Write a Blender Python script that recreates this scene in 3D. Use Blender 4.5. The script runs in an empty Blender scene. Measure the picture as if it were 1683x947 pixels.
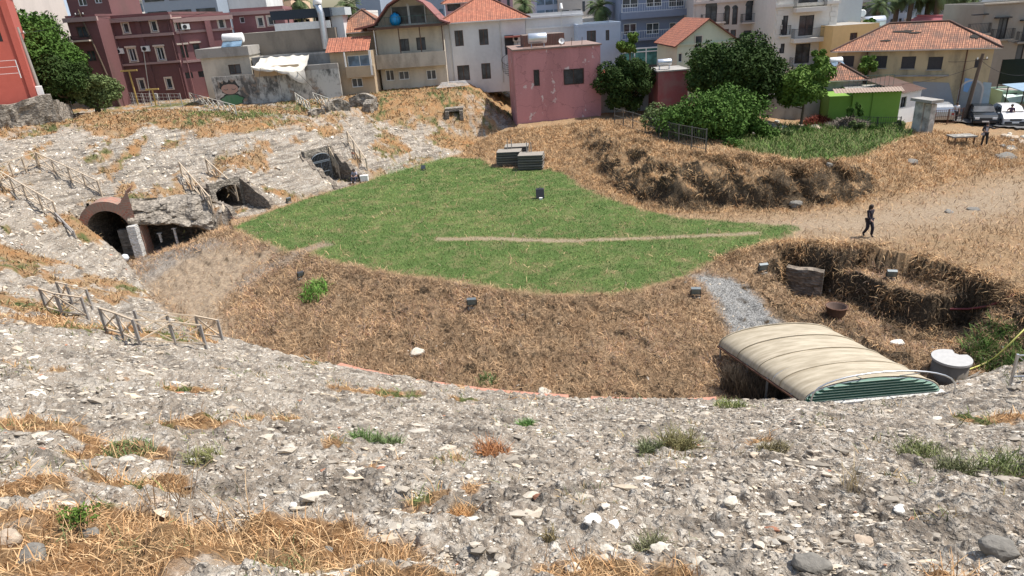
import bpy, bmesh, math, random
import numpy as np
from mathutils import Vector, Matrix
random.seed(7); RS = np.random.RandomState(7)
S = bpy.context.scene
# ------------------------------------------------------------------ camera
F_PX, W_PX, H_PX, CAM_Z = 1090.0, 1683.0, 947.0, 12.0
TH = math.atan(457.0/F_PX); RO = math.atan2(179, 2577)
cR, sR, cT, sT = math.cos(RO), math.sin(RO), math.cos(TH), math.sin(TH)
cam = bpy.data.cameras.new('camera'); camo = bpy.data.objects.new('camera', cam)
S.collection.objects.link(camo); S.camera = camo
cam.sensor_width = 36; cam.lens = 36*F_PX/W_PX; cam.clip_start = 0.05; cam.clip_end = 3000
_r = Vector((1,0,0)); _f = Vector((0,cT,-sT)); _u = Vector((0,sT,cT))
_R = _r*cR - _u*sR; _U = _r*sR + _u*cR
camo.matrix_world = Matrix(((_R.x,_U.x,-_f.x,0),(_R.y,_U.y,-_f.y,0),(_R.z,_U.z,-_f.z,CAM_Z),(0,0,0,1)))
# ------------------------------------------------------------------ sky, sun, exposure
w = bpy.data.worlds.new('World'); S.world = w; w.use_nodes = True
nt = w.node_tree; bg = nt.nodes['Background']; sky = nt.nodes.new('ShaderNodeTexSky')
SUN = Vector((0.96, 0.06, 0)).normalized(); EL = math.radians(63)
sky.sky_type = 'NISHITA'; sky.sun_disc = False; sky.sun_elevation = EL
sky.sun_rotation = math.atan2(SUN.x, SUN.y); sky.altitude = 20; sky.air_density = 1.3; sky.dust_density = 2.0
nt.links.new(sky.outputs[0], bg.inputs[0]); bg.inputs[1].default_value = 0.13
sl = bpy.data.lights.new('sun', 'SUN'); sl.energy = 4.6; sl.angle = math.radians(0.5); sl.color = (1, .955, .89)
so = bpy.data.objects.new('sun', sl); S.collection.objects.link(so)
sd = Vector((SUN.x*math.cos(EL), SUN.y*math.cos(EL), math.sin(EL)))
so.rotation_euler = sd.to_track_quat('Z', 'Y').to_euler()
S.view_settings.view_transform = 'Standard'; S.view_settings.look = 'None'
S.view_settings.exposure = 0.40; S.view_settings.gamma = 1
# ------------------------------------------------------------------ pixel of the photograph -> point of the place
def ray(x, y):
    a = (x-841.5)/F_PX; b = (473.5-y)/F_PX
    r = a*cR + b*sR; u = -a*sR + b*cR
    return r, u*sT + cT, u*cT - sT
def atz(x, y, z):
    r, f, u = ray(x, y); t = (z-CAM_Z)/u
    return (r*t, f*t, z)
def aty(x, y, Y):
    r, f, u = ray(x, y); t = Y/f
    return (r*t, Y, CAM_Z + u*t)
def proj(X, Y, Z):
    f = Y*cT - (Z-CAM_Z)*sT; u = Y*sT + (Z-CAM_Z)*cT
    R = X*cR - u*sR; U = X*sR + u*cR
    return 841.5 + F_PX*R/f, 473.5 - F_PX*U/f
# ------------------------------------------------------------------ noise
_T = RS.rand(256, 256)
def vn(x, y, s=0):
    x = np.asarray(x, float) + 17.3*s; y = np.asarray(y, float) + 9.1*s
    xi = np.floor(x).astype(int); yi = np.floor(y).astype(int); fx = x-xi; fy = y-yi
    fx = fx*fx*(3-2*fx); fy = fy*fy*(3-2*fy)
    a = _T[xi & 255, yi & 255]; b = _T[(xi+1) & 255, yi & 255]; c = _T[xi & 255, (yi+1) & 255]; d = _T[(xi+1) & 255, (yi+1) & 255]
    return (a*(1-fx)+b*fx)*(1-fy) + (c*(1-fx)+d*fx)*fy
def fbm(x, y, n=4, s=0):
    o = 0; a = .5; t = 0
    for k in range(n):
        o = o + a*vn(np.asarray(x)*2**k, np.asarray(y)*2**k, s+k); t += a; a *= .5
    return o/t
def sm(t):
    t = np.clip(t, 0, 1); return t*t*(3-2*t)
# ------------------------------------------------------------------ plan geometry
def pdist(x, y, P, vals=None, closed=False):
    P = np.array(P, float); n = len(P) if closed else len(P)-1
    best = np.full(x.shape, 1e9); Q = []
    for i in range(n):
        a = P[i]; b = P[(i+1) % len(P)]; d = b-a; L = max(d@d, 1e-9)
        t = np.clip(((x-a[0])*d[0] + (y-a[1])*d[1])/L, 0, 1)
        q = (x-a[0]-t*d[0])**2 + (y-a[1]-t*d[1])**2; best = np.minimum(best, q)
        if vals is not None: Q.append((q, t))
    if vals is None: return np.sqrt(best)
    out = [np.zeros(x.shape) for _ in vals]; W = 0
    for i, (q, t) in enumerate(Q):
        w_ = ((best+.05)/(q+.05))**4; W = W + w_
        for k, v in enumerate(vals): out[k] += w_*(v[i]*(1-t) + v[(i+1) % len(P)]*t)
    return np.sqrt(best), [o/W for o in out]
def pin(x, y, P):
    P = np.array(P, float); c = np.zeros(x.shape, bool); j = len(P)-1
    for i in range(len(P)):
        xi, yi = P[i]; xj, yj = P[j]
        if yi != yj:
            m = ((yi > y) != (yj > y)) & (x < (xj-xi)*(y-yi)/(yj-yi) + xi); c ^= m
        j = i
    return c
def pz(L, z): return [atz(a, b, z)[:2] for a, b in L]
# podium line of the cavea: x, y, base z, step, slope, cap
CUR = [(60,36,-1.8,.15,.54,16),(30,26,-1.8,.15,.54,16),(19.6,22.1,-1.8,.15,.54,16),(15.3,20.6,-1.8,.15,.54,16),(11.98,20.2,-1.8,.15,.54,16),(7.3,20.75,-1.8,.15,.54,16),
 (2.2,21.5,-1.8,.15,.54,16),(-1.3,22.5,-1.8,.15,.54,16),(-6.5,24.8,-1.8,.15,.54,16),(-9.5,26.4,-1.8,.1,.54,15),(-13,28.6,-1.8,.1,.53,12.5),(-16.3,30.9,-1.8,.1,.52,10),(-19.4,33.7,-1.8,.1,.5,8.3),
 (-22.2,37.7,-1.9,.5,.48,7.0),(-24.5,40.7,-2,1.2,.45,6.3),(-28.3,43.0,-2,3.5,.36,5.9),(-25.0,43.5,-2,3.4,.28,5.5),(-21.2,44.4,-1.5,2.1,.33,5.2),(-19.3,44.4,-.6,1.2,.38,5.1),(-17.7,44.6,0,.4,.52,5.0),
 (-15.65,47.9,0,.35,.52,4.9),(-11.2,53.2,0,.4,.54,4.7),(-7.8,57.3,0,.2,.44,4.5),(-4.8,60.7,0,.15,.38,4.4),(-1,64,0,.1,.3,4.4),(1.0,67,1.0,.05,.28,4.3),(1.6,80,1.7,.05,.2,4.2),(3,130,1,.1,.1,3)]
CP = [c[:2] for c in CUR]; CV = [np.array([c[k] for c in CUR]) for k in (2,3,4,5)]
ARENA = CP + [(200,130),(200,36)]
PLE = pz([(385,380),(430,398),(470,415),(500,410),(525,425),(560,434),(650,452),(760,466),(860,482),(950,487),(1050,478),(1120,458),(1180,428),(1260,405),(1320,398),(1420,405),(1500,420),(1600,447),(1683,485)],0) + [(23.5,21.5),(30,21)]
PL = PLE + [(80,20),(200,36),(200,130),(4,130),(-1,66),(-6,62),(-13,54),(-17.5,47.5),(-19,44.2)]
MF = pz([(762,259),(820,264),(905,280),(935,287),(965,310),(1005,328),(1040,343),(1090,352),(1159,352),(1250,350),(1337,348),(1420,335),(1500,318),(1600,290),(1683,272)],0)
MREG = MF + [(200,50),(200,130),(4,130),(1.6,80),(0,66),(-3.5,62)]
MCpx = [(848,209,1.6),(900,203,1.7),(985,196,1.8),(1010,206,1.9),(1037,213,2.1),(1081,230,2.2),(1159,252,2.2),(1264,260,2.1),(1330,268,1.9),(1380,268,1.7),(1445,246,1.3),(1505,224,.9),(1560,205,.5),(1620,190,.3)]
MC = [atz(*c)[:2] for c in MCpx] + [(80,72)]; MCz = np.array([c[2] for c in MCpx] + [.3])
MCR = [(1.8,130),(1.8,67)] + MC + [(200,75),(200,130)]
LEDGE = pz([(1268,432),(1300,428),(1345,438),(1450,432),(1520,455),(1600,490),(1650,515),(1620,530),(1560,510),(1480,478),(1400,458),(1350,452),(1285,450)],-.95)
PITF = pz([(1298,470),(1350,478),(1385,492),(1450,520),(1520,540),(1580,535),(1610,545),(1600,580),(1550,600),(1450,595),(1380,575),(1300,540),(1262,500)],-2.45)
PATHR = pz([(1100,372),(1250,385),(1420,392),(1560,372),(1700,350),(1700,290),(1560,318),(1400,348),(1250,362)],0)
# passages cut in the cavea: x, y on the wall line, direction into the slope, width, floor, ceiling at the back, length of the open cut, tunnel length
PASS = [(-12.1,51.9,(-.74,.67),2.4,-.02,2.3,3.9,4.0),(-17.6,45.5,(-.80,.60),2.4,0.0,1.7,2.9,3.5)]
ARCH = (-26.55,43.35,(-.12,.99),2.9); CAVE = (-22.95,44.1,(-.22,.97),4.0)
def hbase(x, y):
    x = np.asarray(x, float); y = np.asarray(y, float)
    ins = pin(x, y, ARENA)
    d, (zb, stp, slp, cap) = pdist(x, y, CP, CV)
    r = zb + stp*sm(d/.35) + slp*d
    k = .8; r = cap - k*np.logaddexp(0, (cap-r)/k)
    tb = sm((y-64)/9)*sm((2.0-x)/6.5)*sm((x+60)/20); r = r*(1-tb) + (4.75+.02*(y-70))*tb
    # rough ledges of the ruined seating
    led = fbm(x*.9, y*.9, 4, 3)
    q = (r + .45*led)/.55; fr = q-np.floor(q)
    rough = sm(d/1.5)*(1-.7*tb)*( .62*(sm((fr-.35)/.65)-fr)*(.8+.6*sm((y-33)/6))*sm((fbm(x*.35,y*.35,2,9)-.33)*4) + .30*(led-.5) + .10*(fbm(x*4,y*4,3,5)-.5) )
    cav = r + rough
    # arena side
    pl = pin(x, y, PL); dP = pdist(x, y, PLE)
    t = dP/(dP+d+1e-6)
    ff = sm((x+20)/8); foot = zb*(1-ff) - 2.5*ff
    bank = foot*np.power(t, .85) + .35*(fbm(x*.7,y*.7,3,16)-.5)*sm(dP/1.2)*sm((x-9)/3) + (.16*(fbm(x*1.3,y*1.3,3,6)-.5) + .1*(fbm(x*5,y*5,2,7)-.5) + .34*(fbm(x*1.9,y*1.9,3,17)-.5))*sm(dP/.6)
    for P, z, wd in ((LEDGE,-.95,.35),(PITF,-2.45,.45)):
        i = pin(x, y, P); e = pdist(x, y, P, closed=True); e = np.where(i, e, -e)
        rg = .8*(fbm(x*1.0,y*1.0,2,4)-.5)
        bank = bank + (z+rg*.5-bank)*sm((e+wd*.4+rg*.9)/wd)
    lawn = .05*(fbm(x*.6,y*.6,3,8)-.5)
    mr = pin(x, y, MREG); dF, = (pdist(x, y, MF),); dC, (zc,) = pdist(x, y, MC, [MCz]); crr = pin(x, y, MCR)
    tm = dF/(dF+dC+1e-6)
    g = .5*(fbm(x*.7,y*.7,3,11)-.5)*sm(1-np.abs(tm-.5)*2) + .16*(fbm(x*3,y*3,3,12)-.5)
    stp_ = sm((x-5.5)/3)*sm((24-x)/3)
    tt = tm*(1-stp_) + stp_*sm((tm+ .35*(fbm(x*.8,y*.8,3,15)-.5) -.15)/.45)
    mz = np.where(crr, zc + .12*(fbm(x,y,3,13)-.5), zc*tt + g*sm(tm*5)*sm((1-tm)*6)*.8)
    mz = mz + .32*stp_*np.exp(-((tm-.72)/.2)**2)*np.where(crr, 0, 1) + stp_*sm(tm*4)*sm((1.05-tm)*3)*np.where(crr, 0, 1)*(.55*(fbm(x*1.1,y*1.1,3,18)-.5)+.3*(fbm(x*2.6,y*2.6,2,19)-.5))
    z_pl = lawn + np.where(mr, mz, 0)
    out = np.where(ins, np.where(pl, z_pl, bank), cav)
    # flat terrace to the far left under the houses
    return out
def in_pass(x, y, p, grow=0., v0=-.4, v1=None):
    cx, cy, (dx, dy), wd, zf, zc, L, TL = p
    u = (x-cx)*dy - (y-cy)*dx; v = (x-cx)*dx + (y-cy)*dy
    return (np.abs(u) < wd/2+grow) & (v > v0) & (v < (L if v1 is None else v1))
def height(x, y):
    z = hbase(x, y)
    for p in PASS:
        m = in_pass(np.asarray(x), np.asarray(y), p, 0, -1.2); z = np.where(m, p[4]+.02*fbm(x*3,y*3,2), z)
    return z
def warp(x, y, z):
    """overhangs: steep earth faces are pushed sideways by a 3-D noise"""
    st = pin(x, y, ARENA); pitm = sm((x-9)/3)*sm((-z-.15)/.3)*sm((34-y)/2)*st
    mo = sm((x-5)/3)*sm((25-x)/3)*sm((z-.15)/.4)*sm((2.6-z)/.5)*sm((pdist(x,y,MC)-.2)/.8)*pin(x,y,MREG)*(1-pin(x,y,MCR))
    ox = .55*(fbm(x*1.7+z*1.9, y*1.7-z*2.3, 4, 65)-.5)*pitm; oy = .55*(fbm(x*1.7-z*2.1, y*1.7+z*1.7, 4, 66)-.5)*pitm
    oy = oy - 1.1*(fbm(x*1.2+z*.6, z*1.3+y*.3, 3, 67)-.42)*mo; ox = ox - .5*(fbm(x*1.3-z*.8, z*1.5+y*.4, 3, 68)-.5)*mo
    return x+ox, y+oy
# coarse lookup used to stand things on the ground
GX = np.arange(-75, 90, .25); GY = np.arange(.5, 125, .25)
_gx, _gy = np.meshgrid(GX, GY, indexing='ij'); GZ = height(_gx, _gy)
def hq(x, y):
    i = (np.asarray(x, float)-GX[0])/.25; j = (np.asarray(y, float)-GY[0])/.25
    i = np.clip(i, 0, len(GX)-1.001); j = np.clip(j, 0, len(GY)-1.001)
    a = i.astype(int); b = j.astype(int); fx = i-a; fy = j-b
    return (GZ[a,b]*(1-fx)+GZ[a+1,b]*fx)*(1-fy) + (GZ[a,b+1]*(1-fx)+GZ[a+1,b+1]*fx)*fy
def G(px, py):
    """point where the view ray of a photo pixel meets the ground"""
    r, f, u = ray(px, py); t = np.exp(np.linspace(math.log(2), math.log(200), 3000))
    m = np.nonzero(hq(r*t, f*t) > CAM_Z + u*t)[0]
    if not len(m): return Vector((r*60, f*60, 2))
    k = t[m[0]]; k0 = t[max(m[0]-1, 0)]
    for _ in range(8):
        c = (k+k0)/2
        if float(hq(r*c, f*c)) > CAM_Z+u*c: k = c
        else: k0 = c
    return Vector((r*k, f*k, CAM_Z+u*k))
# ------------------------------------------------------------------ object helpers
WL = {}
def tag(o, label=None, cat=None, group=None, kind=None):
    if label: o['label'] = label
    if cat: o['category'] = cat
    if group: o['group'] = group
    if kind: o['kind'] = kind
    return o
def root(name, loc, label, cat, group=None, rz=0):
    o = bpy.data.objects.new(name, None); S.collection.objects.link(o); o.location = loc; o.rotation_euler = (0,0,rz)
    o.empty_display_size = .2
    WL[o.name] = Vector(loc); return tag(o, label, cat, group)
class MB:
    def __init__(s): s.v = []; s.f = []; s.uv = []; s.sm = []
    def face(s, pts, uv=None, smooth=False):
        n = len(s.v); s.v += [tuple(p) for p in pts]; s.f.append(list(range(n, n+len(pts))))
        s.uv.append(uv or [(0,0)]*len(pts)); s.sm.append(smooth); return s
    def grid(s, rows, closed=False, smooth=True, uvs=None):
        n = len(s.v); m = len(rows[0])
        for r in rows: s.v += [tuple(p) for p in r]
        for i in range(len(rows)-1):
            for j in range(m if closed else m-1):
                a = n+i*m+j; b = n+i*m+(j+1) % m
                s.f.append([a, b, b+m, a+m]); s.sm.append(smooth)
                s.uv.append([(uvs[i][j]), (uvs[i][(j+1) % m]), (uvs[i+1][(j+1) % m]), (uvs[i+1][j])] if uvs else [(0,0)]*4)
        return s
    def box(s, c, d, rz=0, M=None):
        c = Vector(c); h = Vector(d)/2; R = M if M is not None else Matrix.Rotation(rz, 3, 'Z')
        P = [c + R @ Vector((sx*h.x, sy*h.y, sz*h.z)) for sz in (-1,1) for sx, sy in ((-1,-1),(1,-1),(1,1),(-1,1))]
        n = len(s.v); s.v += [tuple(p) for p in P]
        for f in ((0,3,2,1),(4,5,6,7),(0,1,5,4),(1,2,6,5),(2,3,7,6),(3,0,4,7)):
            s.f.append([n+i for i in f]); s.uv.append([(0,0),(1,0),(1,1),(0,1)]); s.sm.append(False)
        return s
    def bar(s, a, b, t, t2=None, up=None):
        a = Vector(a); b = Vector(b); d = b-a; L = d.length
        if L < 1e-5: return s
        x = d.normalized(); up = Vector(up) if up else (Vector((0,0,1)) if abs(x.z) < .95 else Vector((0,1,0)))
        y = up.cross(x).normalized(); z = x.cross(y)
        return s.box((a+b)/2, (L, t, t2 or t), M=Matrix((x, y, z)).transposed())
    def tube(s, pts, r, n=8, cap=True, smooth=True):
        pts = [Vector(p) for p in pts]; rr = r if isinstance(r, (list, tuple)) else [r]*len(pts); rows = []
        prev = None
        for i, p in enumerate(pts):
            d = (pts[min(i+1, len(pts)-1)] - pts[max(i-1, 0)]).normalized()
            if prev is None: a = d.orthogonal().normalized()
            else: a = (prev - d*prev.dot(d)).normalized()
            prev = a; b = d.cross(a)
            rows.append([p + (a*math.cos(2*math.pi*k/n) + b*math.sin(2*math.pi*k/n))*rr[i] for k in range(n)])
        s.grid(rows, True, smooth)
        if cap: s.face(rows[0][::-1]); s.face(rows[-1])
        return s
    def lathe(s, c, prof, n=16, smooth=True):
        c = Vector(c); rows = [[c+Vector((r*math.cos(2*math.pi*k/n), r*math.sin(2*math.pi*k/n), z)) for k in range(n)] for r, z in prof]
        return s.grid(rows, True, smooth)
    def prism(s, poly, d):
        d = Vector(d); p = [Vector(q) for q in poly]; q = [a+d for a in p]
        s.face(p[::-1]); s.face(q)
        for i in range(len(p)): j = (i+1) % len(p); s.face([p[i], p[j], q[j], q[i]])
        return s
    def build(s, name, m, parent=None, uv=False, label=None):
        me = bpy.data.meshes.new(name); L = Vector((0,0,0))
        if parent is not None: L = WL[parent.name]
        me.from_pydata([(v[0]-L.x, v[1]-L.y, v[2]-L.z) for v in s.v], [], s.f)
        me.polygons.foreach_set('use_smooth', s.sm)
        if uv:
            ul = me.uv_layers.new(name='UVMap'); ul.data.foreach_set('uv', [c for f in s.uv for p in f for c in p])
        if m is not None: me.materials.append(m)
        me.update()
        o = bpy.data.objects.new(name, me); S.collection.objects.link(o)
        if parent is not None: o.parent = parent
        WL[o.name] = L
        if label: o['label'] = label
        return o
def copy_tree(o, parent=None):
    c = o.copy(); S.collection.objects.link(c); c.parent = parent
    for ch in [q for q in bpy.data.objects if q.parent == o]: copy_tree(ch, c)
    return c
def place(c, loc, rz=0, sc=1, label=None, group=None):
    c.location = loc; c.rotation_euler = (0,0,rz); c.scale = (sc,sc,sc) if not isinstance(sc, tuple) else sc
    if label: c['label'] = label
    if group: c['group'] = group
    return c
# big meshes straight from arrays
def npmesh(name, V, Fq, m, attrs=None, smooth=False):
    me = bpy.data.meshes.new(name); V = np.asarray(V, np.float32); Fq = np.asarray(Fq, np.int32); k = Fq.shape[1]
    me.vertices.add(len(V)); me.vertices.foreach_set('co', V.ravel())
    me.loops.add(Fq.size); me.loops.foreach_set('vertex_index', Fq.ravel())
    me.polygons.add(len(Fq)); me.polygons.foreach_set('loop_start', np.arange(0, Fq.size, k, dtype=np.int32))
    me.polygons.foreach_set('use_smooth', np.full(len(Fq), smooth))
    for nme, (typ, dat) in (attrs or {}).items():
        at = me.attributes.new(nme, typ, 'POINT'); at.data.foreach_set('color' if typ == 'FLOAT_COLOR' else 'value', np.asarray(dat, np.float32).ravel())
    me.update(); me.validate()
    if m: me.materials.append(m)
    o = bpy.data.objects.new(name, me); S.collection.objects.link(o); return o
# ------------------------------------------------------------------ materials
class NT:
    def __init__(s, name):
        s.m = bpy.data.materials.new(name); s.m.use_nodes = True; s.t = s.m.node_tree
        s.b = s.t.nodes['Principled BSDF']; s.b.inputs['Roughness'].default_value = .85
        s.tc = None
    def n(s, typ, **k):
        q = s.t.nodes.new(typ)
        for a, v in k.items():
            if a.startswith('i_'):
                key = a[2:]; q.inputs[int(key) if key.isdigit() else key].default_value = v
            else: setattr(q, a, v)
        return q
    def l(s, a, b): s.t.links.new(a, b)
    def co(s, out='Object', scale=(1,1,1)):
        if s.tc is None: s.tc = s.n('ShaderNodeTexCoord')
        mp = s.n('ShaderNodeMapping'); mp.inputs['Scale'].default_value = scale; s.l(s.tc.outputs[out], mp.inputs[0]); return mp.outputs[0]
    def noise(s, sc, det=4, scale=(1,1,1), out='Object', rough=.55):
        q = s.n('ShaderNodeTexNoise', i_Scale=sc, i_Detail=det, i_Roughness=rough); s.l(s.co(out, scale), q.inputs['Vector']); return q.outputs[0]
    def ramp(s, fac, a, b, ca=(0,0,0,1), cb=(1,1,1,1)):
        q = s.n('ShaderNodeValToRGB'); q.color_ramp.elements[0].position = a; q.color_ramp.elements[1].position = b
        q.color_ramp.elements[0].color = ca; q.color_ramp.elements[1].color = cb; s.l(fac, q.inputs[0]); return q.outputs[0]
    def mix(s, f, a, b, mode='MIX'):
        q = s.n('ShaderNodeMix', data_type='RGBA', blend_type=mode)
        for v, i in ((f, 0), (a, 6), (b, 7)):
            if isinstance(v, (int, float)): q.inputs[i].default_value = v
            elif isinstance(v, tuple): q.inputs[i].default_value = (v+(1,))[:4]
            else: s.l(v, q.inputs[i])
        return q.outputs[2]
    def math(s, op, a, b=0., c=None):
        q = s.n('ShaderNodeMath', operation=op)
        for i, v in enumerate((a, b, c)):
            if v is None: continue
            if isinstance(v, (int, float)): q.inputs[i].default_value = v
            else: s.l(v, q.inputs[i])
        return q.outputs[0]
    def bump(s, h, st=.5, d=.02):
        q = s.n('ShaderNodeBump', i_Strength=st, i_Distance=d); s.l(h, q.inputs['Height']); s.l(q.outputs[0], s.b.inputs['Normal'])
    def col(s, c):
        if isinstance(c, tuple): s.b.inputs['Base Color'].default_value = (c+(1,))[:4]
        else: s.l(c, s.b.inputs['Base Color'])
_MC = {}
def lin(r, g, b):
    f = lambda c: (c/255/12.92 if c/255 < .04045 else ((c/255+.055)/1.055)**2.4); return (f(r), f(g), f(b))
def wall(name, c, dirt=.35, sc=.6, dark=(.12,.10,.08), streak=True, bump=.3, rough=.9):
    """weathered plaster"""
    if name in _MC: return _MC[name]
    t = NT(name); a = t.noise(sc, 6, (1,1,.35) if streak else (1,1,1)); b = t.noise(sc*7, 4)
    k = t.math('MULTIPLY', t.ramp(a, .44, .60), dirt)
    c1 = t.mix(k, c, tuple(x*.45+d*.3 for x, d in zip(c, dark)))
    c2 = t.mix(t.math('MULTIPLY', t.ramp(b, .35, .75), .22), c1, tuple(min(1, x*1.25+.02) for x in c))
    t.col(c2); t.b.inputs['Roughness'].default_value = rough; t.bump(b, bump, .02); _MC[name] = t.m; return t.m
def plain(name, c, rough=.6, metal=0., var=.18, sc=6, bump=.0):
    if name in _MC: return _MC[name]
    t = NT(name); a = t.noise(sc, 4)
    t.col(t.mix(a, tuple(x*(1-var) for x in c), tuple(min(1, x*(1+var)) for x in c)))
    t.b.inputs['Roughness'].default_value = rough; t.b.inputs['Metallic'].default_value = metal
    if bump: t.bump(a, bump, .02)
    _MC[name] = t.m; return t.m
def glass(name='window_glass', c=(.03,.035,.04)):
    if name in _MC: return _MC[name]
    t = NT(name); a = t.noise(.9, 2); t.col(t.mix(t.ramp(a, .4, .6), c, tuple(x*2.2+.01 for x in c)))
    t.b.inputs['Roughness'].default_value = .12; _MC[name] = t.m; return t.m
def tiles(name, c1, c2, mortar, bw=.22, bh=.32, worn=.3):
    """clay roof tiles, laid on UV metres"""
    if name in _MC: return _MC[name]
    t = NT(name); uv = t.co('UV')
    br = t.n('ShaderNodeTexBrick', i_Scale=1., offset=.0); br.inputs['Brick Width'].default_value = bw; br.inputs['Row Height'].default_value = bh
    br.inputs['Mortar Size'].default_value = .018; br.inputs['Color1'].default_value = c1+(1,); br.inputs['Color2'].default_value = c2+(1,); br.inputs['Mortar'].default_value = mortar+(1,)
    br.inputs['Bias'].default_value = 0; t.l(uv, br.inputs[0])
    a = t.noise(.8, 6); c = t.mix(t.math('MULTIPLY', t.ramp(a, .45, .7), worn), br.outputs[0], (.10,.075,.06))
    t.col(c); w_ = t.n('ShaderNodeTexWave', i_Scale=1/bw/2, bands_direction='X'); t.l(uv, w_.inputs[0])
    t.bump(t.math('ADD', w_.outputs[1], t.math('MULTIPLY', br.outputs[1], -.6)), .8, .06); _MC[name] = t.m; return t.m
# ================================================================== THE GROUND
def region(P, x, y, soft, n=0., fr=1.5, seed=0):
    """soft membership of a plan polygon, edge broken up by noise"""
    i = pin(x, y, P); e = pdist(x, y, P, closed=True); e = np.where(i, e, -e)
    if n: e = e + n*(fbm(x*fr, y*fr, 4, seed)-.5)*2
    return sm(e/soft*.5+.5)
LAWN = pz([(385,374),(420,357),(480,335),(560,310),(600,300),(650,277),(700,264),(740,258),(790,262),(815,276),(905,279),(930,287),(955,306),(1000,327),(1060,346),(1110,358),(1180,363),(1250,369),(1310,372),(1300,385),(1240,402),(1180,424),(1120,455),(1050,475),(960,484),(860,478),(760,462),(650,447),(560,430),(522,421),(500,408),(470,413),(430,395)],0)
PSTRIP = [G(a,b)[:2] for a,b in ((395,482),(440,452),(500,420),(545,402),(530,398),(470,420),(425,440),(385,470))]
DPATH = pz([(715,390),(800,389),(940,393),(1060,389),(1180,384),(1250,380),(1250,387),(1130,391),(940,399),(800,396),(715,396)],0)
GRAV = [G(a,b)[:2] for a,b in ((1140,455),(1165,450),(1205,458),(1235,478),(1262,510),(1300,545),(1375,560),(1340,575),(1210,560),(1190,525),(1170,490))]
GRAV2 = [G(a,b)[:2] for a,b in ((150,425),(230,420),(330,395),(370,400),(300,425),(265,450),(215,455),(200,445))]
LFLOOR = [G(a,b)[:2] for a,b in ((215,455),(262,425),(350,400),(460,410),(390,470),(360,520),(395,560),(330,540),(262,505))]
GARD = [G(a,b)[:2] for a,b in ((1190,240),(1264,256),(1363,267),(1445,243),(1500,222),(1480,206),(1400,200),(1300,205),(1200,215))]
ORPX = [(30,500,2.2,.7),(100,530,1.8,.5),(210,540,1.3,.4),(40,900,1.2,.35),(150,850,.9,.3),(330,880,1.2,.34),(450,890,.8,.25),(550,925,.9,.22),(650,945,.5,.15),(60,700,.9,.25),(330,690,.8,.2),(200,745,.7,.2),(440,690,.8,.2),(620,650,1.1,.3),(1000,945,.5,.15),(1100,945,.35,.12),(30,800,.5,.2),(230,800,.6,.2),(300,640,.9,.15),(760,655,.8,.12),(860,655,.7,.12),(1560,945,.3,.1),
  (218,250,.5,1.6),(150,385,.9,.6),(290,345,1.8,.5),(30,415,1.4,.4),(1640,685,1.1,.3),(450,180,4,1.2),(170,195,8,2.6),(640,186,3,1.),(680,150,8,5),(300,190,7,2.5),(650,235,1.4,.4),(800,150,6,5),(525,212,1.6,.4),(650,288,2.4,.5),(480,328,2.4,.3),(760,235,3,1.2)]
ORP = [(G(a,b), c, d) for a,b,c,d in ORPX]
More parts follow.
